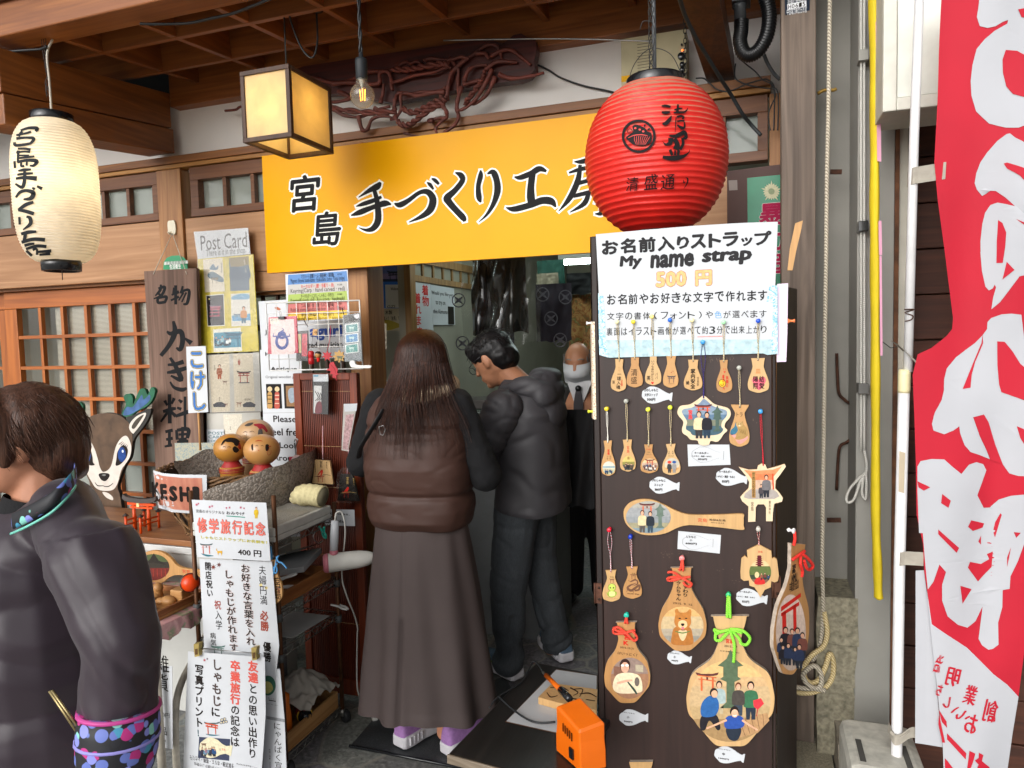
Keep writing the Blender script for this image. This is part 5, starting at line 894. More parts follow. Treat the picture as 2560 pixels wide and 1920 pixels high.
# --- slatted screen
SC1=wood('screen_wood','5a2413','833a1e','z',.4,.2);sc=thing('slatted_screen','reddish brown slatted screen standing beside the door post','screen',onZ(*C(17,1700,1050),0));Ys=2.62
sx0,sx1=onY(*C(14,347,400),Ys)[0],onY(*C(14,932,400),Ys)[0];sz1=onY(*C(14,600,195),Ys)[2]
MB().box(sx0,sx0+.035,Ys,Ys+.03,.03,sz1,SC1).box(sx1-.035,sx1,Ys,Ys+.03,.03,sz1,SC1).box(sx0+.035,sx1-.035,Ys,Ys+.03,sz1-.03,sz1,SC1).box(sx0+.035,sx1-.035,Ys,Ys+.03,.03,.1,SC1).build('frame',sc,.003)
b=MB();n_=26;w=(sx1-sx0-.07)/n_;SL_=wood('slat_wood','4a1c10','6f2f19','z',.4,.2)
for i in range(n_):b.box(sx0+.035+w*i+w*.15,sx0+.035+w*i+w*.85,Ys+.010,Ys+.016,.1,sz1-.03,SL_)
b.build('slats',sc);MB().box(sx0+.035,sx1-.035,Ys+.022,Ys+.026,.1,sz1-.03,mat('screen_back','1d0e0a',.9)).build('backing',sc)
b=MB()
for z in(.35,.65,.95,1.13,1.37):b.tube([(sx0+.035+(sx1-sx0-.07)*i/20,Ys+.008+.003*(i%2),z)for i in range(21)],.0012,mat('tan_string','a88a60',.8),4)
b.build('binding_string',sc)
# --- white wire grid with small goods
WW=mat('white_coated_wire','d5d5d2',.4,spec=.6);g=FY(2.55,14);g13=FY(2.55,13);gd=thing('wire_grid','white coated wire grid hung with small souvenirs above the slatted screen','wire rack',g.at(560,160));b=MB()
TL,TR,BL,BR=g13.at(560,700),g13.at(2010,665),g.at(125,172),g.at(985,152)
TR=np.array([g.at(985,152)[0]-.004,TR[1],TR[2]]);TL=np.array([BL[0]-.002,TL[1],TL[2]])
b.tube(cat([BL,TL,TR,BR],1)+[],.0026,WW,7);b.tube([TL,TR],.003,WW,7).tube([TR+(0,0,0),BR],.003,WW,7).tube([BR,BL],.003,WW,7)
for i in range(1,9):f=i/9;b.tube([TL+(TR-TL)*f,BL+(BR-BL)*f],.0016,WW,5)
for i in range(1,6):f=i/6;b.tube([TL+(BL-TL)*f,TR+(BR-TR)*f],.0016,WW,5)
b.build('wires',gd);b=MB()
for k,P in((13,[(670,1035,0),(760,1100,.02),(880,1160,.05)]),(13,[(870,1005,0),(960,1080,.02),(1085,1150,.05)]),(13,[(1590,820,0),(1650,870,.02),(1740,930,.05)])):b.tube(cat([FY(2.545,k).at(x,y,h)for x,y,h in P],4),.002,WIRE,5)
b.build('hook',gd)
def ptal(b,q):b.poly(q,[(275,1030),(700,1015),(725,1600),(690,1660),(290,1665),(265,1300)],ink('dcc4c0'),.0004);NB=ink('33448a');b.loops(q,[q.P(ell(480,1430,125,150)),q.P(ell(482,1425,75,95))],NB,.0007).loops(q,[q.P(ell(478,1310,80,75)),q.P(ell(478,1325,22,18))],NB,.0008);[b.brush(q,[(470+s*80,1330,26),(470+s*150,1330,22),(470+s*140,1280,8)],NB,.0007)or b.brush(q,[(470+s*110,1460,30),(470+s*160,1420,24),(470+s*120,1385,10)],NB,.0007)for s in(-1,1)];b.brush(q,[(470,1240,26),(510,1215,20),(480,1180,8)],NB,.0007).rect(q,255,1005,435,1100,ink('d8d2c4'),.0009).tx(q,'奉紙 お守り',275,1020,410,1042,INK,.0012)
poster('talisman_packet','red bordered packet with a blue swirling talisman print','talisman',13,2.50,[(237,985),(752,955),(782,1640),(222,1660)],ptal,m_=mat('talisman_red','b82440',.35,var=.1),glossy=True);
cl_=FY(2.495,13);MB().slab(cl_,[cl_.P([(430,975),(535,965),(540,1015),(435,1020)])],BLK,0,.008).tube(cat([cl_.at(460,970,.004),cl_.at(440,890,.004),cl_.at(470,880,.004),cl_.at(475,965,.004)],4),.0012,mat('steel_wire','a8a8a8',.3,1),5).build('binder_clip',**T('black binder clip holding the red talisman packet','clip'))
def ppc(b,q):
 b.poly(q,[(1612,945),(1915,905),(1925,1060),(1625,1095)],ink('1c1a18'),.0005).poly(q,[(1810,935),(1905,920),(1910,990),(1860,1010),(1815,985)],ink('c9c6ca'),.0008)
 for y,c in((1100,'3d7f80'),(1285,'3f80b0'),(1475,'4d8f88')):b.poly(q,[(1640,y+15),(1885,y-18),(1895,y+150),(1650,y+180)],ink('d4d4d0'),.0007).poly(q,[(1660,y+28),(1870,y),(1878,y+138),(1668,y+162)],ink(c),.001);gate(b,q,1765,y+95,90,'cfe0d8',.0013,'9fc0b8')
poster('postcard_packet','plastic packet with three blue green picture cards on the right of the wire grid','postcard packet',13,2.49,[(1605,945),(1918,900),(1960,1790),(1640,1800)],ppc,m_=mat('packet_grey','6d7478',.3),glossy=True)
def pstr(b,q):b.poly(q,[(765,1290),(830,1290),(835,1640),(770,1640)],ink('b9a878'),.0005).poly(q,[(848,1285),(945,1280),(940,1700),(845,1700)],mat('patterned_red','b03040',.5,var=.5,vs=120),.0005)
poster('chopstick_packet','packet with two narrow patterned strips, one cream and one red','packet',13,2.505,[(752,1240),(965,1225),(960,1790),(745,1790)],pstr,m_=mat('packet_black','2a2728',.3),glossy=True)
def keyring(label,k,x,y,fnb,name='keyring',group='keyrings on the wire grid'):
 t=thing(name,label,'keyring',FY(2.5,k).at(x,y),group);fnb(t);return t
def kred(t):c=FY(2.5,14).at(508,45);MB().lathe([(.001,-.03),(.012,-.03),(.0125,-.008),(.009,-.004),(.0125,0),(.0125,.018),(.009,.024),(.001,.025)],c,mat('glossy_red','b01a22',.3),20).build('red_doll',t);MB().tube([c+np.array([0,0,.025]),c+np.array([0,.02,.09])],.0008,WIRE,4).build('ring',t)
keyring('small shiny red doll keyring',14,508,75,kred)
KW=mat('kokeshi_wood','b88a52',.35,var=.08,vs=20)
def kkok(t):c=FY(2.5,14).at(572,25);MB().ball(c,.0135,KW,14).lathe([(.006,-.03),(.007,-.012)],c,INR,14).build('doll',t);MB().ball(c+np.array([0,.001,.004]),.0137,mat('kokeshi_black','1c1512',.35),14,(1,.98,.8)).build('hair',t);b=MB();p=FY(2.4863,14);b.brush(p,[(558,20,3),(566,17,3)],INK).brush(p,[(578,17,3),(586,20,3)],INK).brush(p,[(570,38,3),(576,38,3)],INR).build('face',t)
keyring('tiny kokeshi head keyring with black hair',14,572,70,kkok)
def star(k,x,y,r,n,col,t,inner=.5,th=.004):
 pl=FY(2.5,k);P=[(x+(r if i%2==0 else r*inner)*math.sin(math.pi*i/n),y-(r if i%2==0 else r*inner)*math.cos(math.pi*i/n))for i in range(2*n)];MB().slab(pl,[pl.P(P)],mat('leaf_'+col,col,.5),0,th).build('leaf',t)
def kleaf(t):star(14,660,35,52,7,'a5202a',t);p=FY(2.505,13);MB().tube([p.at(1380,1130),p.at(1360,1400),FY(2.5,14).at(655,0)],.0015,mat('red_cord','a01a2a',.6),5).build('strap',t)
keyring('red wooden maple leaf keyring on a red cord',14,660,90,kleaf)
def kfish(t):
 pl=FY(2.49,14);P=[(690,95),(720,90),(738,130),(760,165),(752,190),(768,205),(745,215),(748,265),(735,235),(712,240),(715,205),(690,200),(695,175),(648,165),(680,150),(680,120)];MB().slab(pl,[pl.P(P)],mat('leaf_a5202a','a5202a',.5),0,.005).brush(pl.off(.0051),[(690,120,3),(720,150,3),(735,190,3)],ink('5a0d14')).build('fish',t)
keyring('red carp shaped wooden charm hanging below the red leaf',14,710,265,kfish)
def kplum(t):star(14,770,40,62,8,'a8844a',t,.62);gate(bb:=MB(),FY(2.4955,14),772,60,46,'3f6a58',.0006,'3f5a68');bb.build('print',t)
keyring('pale wooden maple leaf keyring printed with a torii',14,770,100,kplum)
def ksq(t):pl=FY(2.49,13);b=MB().slab(pl,[pl.P([(1060,1200),(1140,1200),(1130,1315),(1050,1310)])],KW,0,.004);b.brush(pl.off(.0042),[(1075,1260,10),(1115,1250,12),(1100,1285,8)],INK);b.build('block',t)
keyring('small square wooden stamp keyring near the top of the wire grid',13,1095,1315,ksq)
WP_=mat('white_plastic','cfcfcc',.35)
pl=FY(2.48,14);MB().slab(pl,[[tuple(p)for p in cat(pl.P([(870,100),(885,80),(915,85),(930,115),(985,122),(1060,122),(1062,145),(985,148),(905,142),(880,130)]),3,True)]],WP_,0,.008).build('peg_clip',**T('white plastic peg clipped to the right corner of the wire grid','peg'),bev=.002)
def bagpack(name,label,cat_,k,Y,quad,prints,base):return poster(name,label,cat_,k,Y,quad,prints,m_=base,glossy=True)
bagpack('souvenir_packet','clear packet with a white header and a black and white face print','packet',14,2.585,[(525,205),(668,205),(668,575),(528,568)],lambda b,q:(b.rect(q,526,206,667,272,WHT,.0004),b.poly(q,[(535,310),(605,312),(600,560),(532,560)],ink('c9c9c7'),.0004),[b.brush(q,[(545+i*24,360+i*8,6),(575+i*16,420,8),(545+i*20,450,5)],INK,.0008)for i in range(3)],b.curvy(q,[(560,470),(600,460),(605,555),(545,558)],ink('7a4a50'),.0008),b.rect(q,530,212,575,228,ink('6aa0bd'),.0008)),mat('packet_dark','3a3a3c',.3))
bagpack('incense_packet','narrow pink patterned packet hanging askew on the screen','packet',14,2.585,[(810,478),(934,475),(850,915),(790,905)],lambda b,q:(b.poly(q,[(810,478),(934,475),(925,545),(818,550)],WHT,.0004),b.poly(q,[(828,580),(905,570),(845,900),(798,895)],mat('pink_pattern','b08a8c',.5,var=.5,vs=90),.0005)),mat('packet_pale','b5b0a8',.4))
def ema(label,quad,body,k,prints,cordtop,g=None):
 pl=FY(2.57,k);t=thing('votive_plaque',label,'votive plaque',pl.at(*quad[3]));b=MB().slab(pl,[pl.P(quad)],body,0,.009);prints(b,pl.off(.0092));b.build('plaque',t,.0015);a=pl.at((quad[0][0]+quad[1][0])/2,quad[0][1],.005)
 MB().tube(cat([FY(2.575,k).at(*cordtop),(a+FY(2.575,k).at(*cordtop))/2,a],5),.0019,cord_mat('b03a50','d8ccd0',320),6).build('cord',t)
 o=[(quad[0][0]-25,quad[0][1]-10),((quad[0][0]+quad[1][0])/2-30,quad[0][1]-60),((quad[0][0]+quad[1][0])/2+40,quad[0][1]-70),(quad[1][0]+25,quad[1][1]-30),(quad[2][0]+12,quad[2][1]+18),(quad[3][0]-12,quad[3][1]+18)]
 MB().slab(pl,[pl.P(o)],crinkle(),.013,.0134).build('plastic_bag',t)
def pe1(b,q):gate(b,q,595,1170,60,'a0322a',.0005,'a0322a');b.brush(q,[(570,1135,6),(610,1090,16),(600,1140,12)],INR,.0006).brush(q,[(535,1150,3),(580,1145,5),(640,1130,4),(690,1140,3)],INK,.0005).tv(q,'宮島',600,1000,600,1065,26,INK).tv(q,'厳島神社',650,1010,652,1075,12,INK).tv(q,'大願成就',545,1030,547,1110,10,INK)
ema('pale wooden votive plaque with a red torii in a clear bag',[(555,990),(690,1000),(722,1215),(530,1205)],pwood(3),14,pe1,(615,680))
def pe2(b,q):gate(b,q,832,1315,60,'a0322a',.0005,'a0322a');b.brush(q,[(815,1290,8),(850,1250,18),(835,1290,12)],INR,.0006).brush(q,[(780,1300,3),(860,1290,5),(930,1300,3)],ink('a8925a'),.0005).tv(q,'宮島',845,1150,845,1220,26,ink('b89a5a')).tv(q,'厳島神社',900,1160,905,1230,12,ink('b89a5a'))
ema('black votive plaque with gold writing and a red torii, next to the door post',[(790,1120),(900,1125),(960,1370),(760,1365)],mat('black_plaque','1b1816',.4),14,pe2,(855,900))
def pam(b,q):b.curvy(q,[(325,985),(425,980),(428,1280),(322,1285)],ink('cdb0ae'),.0004,3).tv(q,'巌嶋彌山',372,990,375,1280,62,INK,.0007,.01).rect(q,330,1200,350,1240,INR,.0007)
poster('amulet_strip','red bordered amulet strip with four brush characters in a column','amulet',14,2.52,[(308,965),(438,960),(440,1300),(310,1302)],pam,m_=mat('talisman_red'),th=.003);p=FY(2.522,14);MB().tube(cat([p.at(370,962),p.at(362,900),p.at(372,850),p.at(385,810),p.at(365,800),p.at(352,830)],4),.0022,mat('steel_wire'),6).build('clip_ring',**T('steel snap ring above the red amulet strip','ring'))
poster('small_sign','small white sign with two cut off words below the black plaque','paper sign',16,2.56,[(1560,190),(1886,196),(1892,376),(1560,368)],lambda b,q:b.tx(q,'happiness.',1500,212,1835,268,INK,.0006,.015).tx(q,'devils',1600,298,1772,342,INK,.0006,.015))
# --- rolling wire rack with a foam tray
RX,RY0,RY1=-1.63,2.085,2.46;RL=-2.0;CHR=mat('grey_wire','77756f',.35,.7,var=.2,vs=40);RBR=mat('rusty_tube','5a3a24',.5,.5,var=.4,vs=30);rk=thing('wire_shelf_rack','rusty wire shelf rack on casters with a tray and baskets beside the entrance','shelf rack',((RX+RL)/2,2.28,0))
for x in(RX,RL):
 for y,top in((RY0,1.04),(RY1,.93)):MB().tube([(x,y,.06),(x,y,top)],.0085,RBR,10).lathe([(.0135,0),(.0135,.028)],(x,y,.43),mat('collar_grey','4a4c4c',.5),12).lathe([(.0135,0),(.0135,.028)],(x,y,.58),mat('collar_grey'),12).build('upright',rk)
for z in(.845,.59,.445,.045):
 b=MB()
 for dz in(0,.026):b.tube([(RX,RY0,z+dz),(RX,RY1,z+dz),(RL,RY1,z+dz),(RL,RY0,z+dz)],.0026,CHR,6,closed=True)
 n_=14
 for i in range(n_):
  y0,y1=RY0+(RY1-RY0)*i/n_,RY0+(RY1-RY0)*(i+1)/n_
  for x in(RX,RL):b.tube([(x,y0,z+(.026 if i%2 else 0)),(x,y1,z+(0 if i%2 else .026))],.0016,CHR,4)
  x0,x1=RL+(RX-RL)*i/n_,RL+(RX-RL)*(i+1)/n_;b.tube([(x0,RY0,z+(.026 if i%2 else 0)),(x1,RY0,z+(0 if i%2 else .026))],.0016,CHR,4);b.tube([((x0+x1)/2,RY0,z+.027),((x0+x1)/2,RY1,z+.027)],.0015,CHR,4)
 b.build('wire_shelf',rk)
for x in(RX,RL):
 for y in(RY0,RY1):MB().lathe([(.024,-.012),(.026,-.008),(.026,.008),(.024,.012)],(x+.008,y+.01,.027),mat('caster_black','1f2021',.5),18,ax=(.5,.85,0)).lathe([(.009,.03),(.011,.06)],(x,y,0),CHR,10).build('caster',rk)
FOAM=mat('white_foam','b9b7b0',.85,var=.08,vs=40,bump=.25,bs=160);SPK=mat('speckled_sheet','8f8b82',.7,var=.4,vs=300)
x0,x1,y0,y1,z0,z1=RL+.01,RX+.006,RY0-.012,RY1-.03,.8725,.925
tr=thing('foam_tray','white foam tray lined with speckled grey sheet on top of the wire rack','tray',((x0+x1)/2,(y0+y1)/2,z0))
b=MB().box(x0,x1,y0,y1,z0,z0+.02,FOAM);t_=.018
b.box(x0,x1,y0,y0+t_,z0+.0205,z1,FOAM).box(x0,x1,y1-t_,y1,z0+.0205,z1,FOAM).box(x0,x0+t_,y0+t_,y1-t_,z0+.0205,z1,FOAM).box(x1-t_,x1,y0+t_,y1-t_,z0+.0205,z1,FOAM);b.build('tray',tr,.004)
V=[];n=14
for i in range(n+1):
 for j in range(n+1):
  u,v=i/n,j/n;p=(x0+t_+(x1-x0-2*t_)*u,y0+t_+(y1-y0-2*t_)*v,z1-.012+.018*v+.012*nz3((u*3,v*3,1)));V.append(p)
MB().add(V,[(i*(n+1)+j,(i+1)*(n+1)+j,(i+1)*(n+1)+j+1,i*(n+1)+j+1)for i in range(n)for j in range(n)],SPK,True).build('lining',tr)
KN=mat('cream_knit','c4b98e',.95,var=.12,vs=60,bump=.8,bs=170);f=FY(2.38,15);P=[f.at(x,y)for x,y in((1730,850),(1800,800),(1900,780),(2000,790),(2070,805))];q=cat(P,6);rads=[.012+.030*min(1,i/8)+.003*math.sin(i*2)for i in range(len(q))]
b=MB().tube(q,rads,KN,18,cap=False);d_=nrm(q[-1]-q[-2]);b.tube([q[-1]+d_*.001,q[-1]-d_*.05],[rads[-1]*.9,rads[-1]*.7],mat('knit_inside','8a8268',.95),18,cap=True);b.build('knitted_cover',**T('cream knitted tube lying open on the corner of the foam tray','knitted cover'))
WT=wood('tray_wood','7d4a25','a06a3a','y',.5,.2)
t=thing('wooden_tray','dark wooden tray on the middle shelf of the rack','tray',(-1.8,2.27,.62));b=MB().box(RL+.03,RX-.008,RY0+.01,RY1-.03,.622,.632,WT)
b.box(RX-.02,RX-.008,RY0+.01,RY1-.03,.6325,.672,WT).box(RL+.03,RL+.042,RY0+.01,RY1-.03,.6325,.672,WT).box(RL+.042,RX-.02,RY0+.01,RY0+.022,.6325,.672,WT).box(RL+.042,RX-.02,RY1-.042,RY1-.03,.6325,.672,WT).build('tray',t,.002)
MB().obox((-1.78,2.34,.70),(.11,.02,.02),(-.02,.09,.01),(0,-.002,.012),mat('grey_folder','8d8f90',.4)).build('document_box',**T('grey flat box lying on the dark wooden tray','box'),bev=.003)
MB().obox((-1.8,2.36,.735),(.10,.04,.03),(-.03,.08,-.02),(0,0,.0015),crinkle()).obox((-1.8,2.36,.731),(.10,.04,.03),(-.03,.08,-.02),(0,0,.001),mat('grey_sheet','5c5d5c',.3)).build('plastic_folder',**T('crumpled grey plastic folder on top of the flat box','folder'))
def peg(c,u,label,col=WP_,L=.045):
 c=np.asarray(c,float);u=nrm(u);w_=nrm(np.cross(u,(0,0,1)));t=MB()
 for s in(-1,1):t.tube(cat([c+w_*s*.016-u*L*.8,c+w_*s*.006,c+w_*s*.010+u*L*.5,c+w_*s*.003+u*L],4),[.0045]*13,col,7)
 t.tube([c-w_*.01,c+w_*.01],.003,mat('steel_wire'),6).build('peg',**T(label,'peg'))
peg((-1.7,2.22,.69),(.8,.5,.25),'white plastic peg standing on the wooden tray near the hanging paddle');peg((-1.7,2.2,.66),(.9,.4,.0),'white plastic peg lying flat at the front of the wooden tray');peg((RX+.012,2.455,.50),(.9,-.25,-.1),'white plastic peg clipped to the rear upright of the rack');peg(onX(*C(16,1540,440),RX+.01),(.1,.3,-1),'turquoise peg clipped under the foam tray',mat('turquoise_plastic','1f9a88',.35),.03)
MB().tube(cat([onX(*C(16,x,y),RX+.006)for x,y in[(1450,440),(1430,490),(1450,540),(1490,565),(1535,540)]],5),.0018,mat('steel_wire'),6).build('wire_hook',**T('open steel wire hook hanging under the foam tray','hook'))
def pcal(b,q):pass
MB().obox((-1.74,2.29,.478),(.10,.0,.0),(0,.12,-.004),(0,.0,.0012),mat('white_leaflet','a8aaa8',.6)).build('leaflet',**T('white leaflet with a faint grid on the third shelf of the rack','leaflet'))
MB().box(RL+.03,RL+.14,RY0+.02,RY1-.04,.075,.42,mat('grey_case','6a6b6d',.5)).build('grey_case',**T('grey case standing at the back of the lowest rack shelf','case'),bev=.006)
t=thing('wooden_crate','pale wooden crate on the lowest shelf of the rack','crate',(-1.78,2.28,.075));WT2=wood('crate_wood','8f6236','b58a55','y',.55,.25);b=MB().box(RL+.15,RX-.005,RY0-.02,RY1-.02,.075,.084,WT2)
b.box(RX-.015,RX-.005,RY0-.02,RY1-.02,.0845,.145,WT2).box(RL+.15,RL+.16,RY0-.02,RY1-.02,.0845,.145,WT2).box(RL+.16,RX-.015,RY1-.03,RY1-.02,.0845,.145,WT2).box(RL+.16,RX-.015,RY0-.02,RY0-.01,.0845,.145,WT2).build('crate',t,.002)
CLT=mat('white_cloth','a09a90',.95,var=.12,vs=20,bump=.7,bs=60);V=[];n=20
for i in range(n+1):
 for j in range(n+1):
  u,v=i/n-.5,j/n-.5;V.append((-1.74+u*.24,2.33+v*.22,.17+.10*math.exp(-(u*u+v*v)*5)+.035*nz3((u*7,v*7,3))+.02*nz3((u*16,v*16,9))))
MB().add(V,[(i*(n+1)+j,(i+1)*(n+1)+j,(i+1)*(n+1)+j+1,i*(n+1)+j+1)for i in range(n)for j in range(n)],CLT,True).build('cloth_bundle',**T('crumpled off white cloth heaped in the pale crate','cloth'),subsurf=1)
t=thing('orange_tool','orange handheld tool with a black dial in the pale crate','tool',(-1.70,2.17,.09));OT=mat('tool_orange','c8640c',.4);b=MB().rings([[(-1.70+math.cos(a)*r,2.17+math.sin(a)*r*.7,z)for a in np.linspace(0,2*math.pi,16,False)]for r,z in((.03,.095),(.036,.12),(.034,.18),(.028,.22),(.03,.255),(.02,.262))],OT);b.build('body',t)
p=onX(*C(17,1335,1010),-1.655);MB().lathe([(.026,0),(.026,.006),(.012,.008),(.011,.02),(.007,.022)],p,BLK,18,ax=(.75,-.66,.1)).build('dial',t);MB().lathe([(.03,0),(.03,.003)],p-np.array([.003,-.003,0]),mat('tool_yellow','c9a030',.4),20,ax=(.75,-.66,.1)).build('dial_plate',t)
MB().ball((-1.675,2.26,.16),.035,mat('dark_red_bag','5c1018',.3,var=.3,vs=20),14,(1,1,1.3)).build('red_pouch',**T('dark red shiny pouch behind the orange tool','pouch'),subsurf=1)
t=thing('wicker_basket','small brown woven basket behind the lowest paper sign','basket',(-1.80,2.12,.09));WK=washi_mat('wicker_weave','4a2f1e','7d5738','2d1b11',45);MB().lathe([(.05,0),(.06,.03),(.062,.1),(.057,.1),(.05,.02)],(-1.77,2.12,.09),WK,24,cap=True).build('weave',t)
MB().rings([[(-1.80+math.cos(a)*r,2.23+math.sin(a)*r*.5,z)for a in np.linspace(0,2*math.pi,20,False)]for r,z in((.06,.15),(.062,.2),(.05,.26),(.03,.29),(.008,.297))],mat('grey_plastic_bag','6c6e70',.3)).build('grey_bag',**T('dark grey plastic bag behind the cloth in the crate','bag'))
hd=thing('hair_dryer','pink and white hair dryer hanging by its cord from the rack','hair dryer',onX(*C(16,1650,880),RX+.02));D=lambda x,y,X=RX+.035:onX(*C(16,x,y),X);WPL=mat('dryer_white','bfbdb6',.35);PKP=mat('dryer_pink','b06672',.4)
A0,A1=D(1560,790),D(1950,770);A1=A0+nrm(np.array([.8,.55,.02]))*.19;ax=nrm(A1-A0)
MB().tube(cat([A0+ax*t_ for t_ in(.012,.03,.08,.13,.165,.19)],3),[r for r in np.interp(np.linspace(0,1,16),[0,.25,.6,.8,1],[.037,.0365,.034,.028,.017])],WPL,24).build('body',hd)
MB().tube([A0-ax*.008,A0-ax*.004,A0+ax*.006,A0+ax*.0125],[.026,.034,.0375,.0375],PKP,24).build('intake',hd);h0=A0+ax*.035+np.array([0,0,.034]);MB().tube([h0-np.array([0,0,.012]),h0+np.array([.0,0,.015])],[.018,.016],PKP,16).build('hinge',hd)
MB().tube([h0+np.array([0,0,.014]),h0+np.array([.003,.004,.07]),h0+np.array([.006,.008,.13])],[.0155,.017,.015],mat('dryer_handle','b9bcc0',.25),16).build('handle',hd)
e=h0+np.array([.006,.008,.13]);MB().tube(cat([e,e+np.array([.005,.005,.03]),e+np.array([.02,.02,.025]),e+np.array([.028,.025,-.05]),D(1745,900,RX+.05),D(1790,1120,RX+.06),D(1880,1350,RX+.06),D(1920,1500,RX+.055),D(1915,1620,RX+.05),onX(*C(17,1915,680),RX+.05),onX(*C(17,1960,830),RX+.05)],6),.0032,WPL,7).build('cord',hd)
MB().beam((-1.50,2.50,.012),(-1.585,2.60,.012),.022,.022,mat('white_leg','bdbdb8',.4)).build('stand_leg',**T('white square leg tip lying on the floor behind the caster','stand leg'),bev=.003)
pl=PL(onX(*C(16,1020,1000),RX+.012),(.72,.69,0),(0,0,1),16);pl=FY(2.05,16);t=thing('rice_paddle','rice paddle tied with pale blue string at the corner of the rack','rice paddle',pl.at(1010,1230))
b=MB().slab(pl,[pl.P(outline((1005,745),(1010,1232),185,72,62,belly=.74,neck=.25))],pwood(0),0,.008,MAPD);q=pl.off(.0082);gate(b,q,1025,1090,80,'9a4438',.0004,'5a4a48');b.tv(q,'宮島',1035,935,1035,1190,78,INK,.0008,.01);b.build('wooden_paddle',t)
b=MB();BL_=mat('pale_blue_string','4f93c8',.6)
for P in([(1075,690),(1050,740),(1030,850),(1010,920)],[(1050,700),(1075,760),(1110,770),(1165,830)],[(985,590),(1000,700),(985,735),(975,620)],[(1040,790),(1060,850),(1040,885),(1020,830),(1060,780)]):b.tube(cat([pl.at(x,y,.014)for x,y in P],5),.0028,BL_,6)
b.build('string',t)
# --- paper signs hanging on the end of the rack
def psh1(b,q):
 for x,y,r in((140,140,20),(160,128,14),(285,165,18),(312,155,16),(470,175,14),(505,172,16),(628,172,18),(665,180,14)):maple(b,q,x,y,r,'b0526a',.0005,x)
 b.tx(q,'宮島のオリジナルな',133,190,450,248,INK,.0006,.012).tx(q,'おみやげ',468,210,672,262,INK,.0006,.02).rect(q,470,270,676,274,ink('3f8a7a'),.0006);figure(b,q,800,270,115,'c9a82a','c9a82a',h=.0008)
 for i,ch in enumerate('修学旅行記念'):x=145+i*129;b.tx(q,ch,x-3,280+i*10-3,x+117,455+i*6+3,ink('7a2a22'),.0006,.04).tx(q,ch,x,280+i*10,x+114,455+i*6,ink('e07468'),.0012,.022)
 b.tx(q,'しゃもじストラップにお名前を！',188,480,920,575,ink('6a6a1a'),.0006,.03).tx(q,'しゃもじストラップにお名前を！',189,482,919,573,ink('d8cc3a'),.0012,.008);gate(b,q,248,625,115,'c0523a',.0008,'4f5f60');b.curvy(q,[(190,680),(250,690),(330,705),(250,712)],ink('2f6a78'),.0007);b.curvy(q,[(372,655),(420,650),(425,670),(415,705),(408,675),(385,678),(380,700),(372,675)],ink('d0a43a'),.0008,3).brush(q,[(372,655,6),(360,640,8),(365,625,4)],ink('d0a43a'),.0008)
 b.tx(q,'400 円',595,625,858,722,INK,.0008,.025)
def hung(name,label,k,quad,pr,Y):return poster(name,label,'paper sign',k,Y,quad,pr,.0012)
def psh2(b,q):
 b.tv(q,'開店祝い',262,770,290,1165,72,INK,.0006,.025).tv(q,'祝',372,1195,375,1300,78,ink('9a4a40'),.0006,.02).tv(q,'入学',378,1305,390,1525,76,INK,.0006,.01);maple(b,q,325,830,34,'7a4038',.0006);maple(b,q,388,805,32,'6a4a48',.0006,.3)
 for s,x0,ya,x1,yb in(('しゃもじが作れます',490,860,555,1770),('お好きな言葉を入れ',675,795,745,1700)):b.tv(q,s,x0,ya,x1,yb,108,ink('b06a60'),.0005,.05).tv(q,s,x0,ya,x1,yb,108,ink('e8e4e2'),.0009,.038).tv(q,s,x0,ya,x1,yb,106,INK,.0014,.02)
 b.tv(q,'夫婦円満',865,810,885,1250,84,INK,.0006,.004).tv(q,'必勝',885,1310,895,1540,92,ink('9a4a3a'),.0006,.035)
 for x,y,c in((850,1030,'d8c88a'),(910,1060,'d8c88a')):b.loops(q,[q.P(ell(x,y,18,18,10))],ink(c),.0005)
 q2=q.K(17);b.tv(q2,'優勝',918,195,922,420,86,INK,.0006,.03).tv(q2,'病気',318,90,330,240,66,INK,.0006,.012);gate(b,q2,378,300,130,'5f7a70',.0006,'4f6f68')
hung('souvenir_sign','upper hanging sign with large pink characters and 400 yen',16,[(88,85),(912,118),(960,766),(150,718)],psh1,2.02)
hung('souvenir_sign','middle hanging sign with columns of outlined characters, partly covered below',16,[(172,735),(975,770),(1055,1700),(1018,2035),(240,1990)],psh2,2.034)
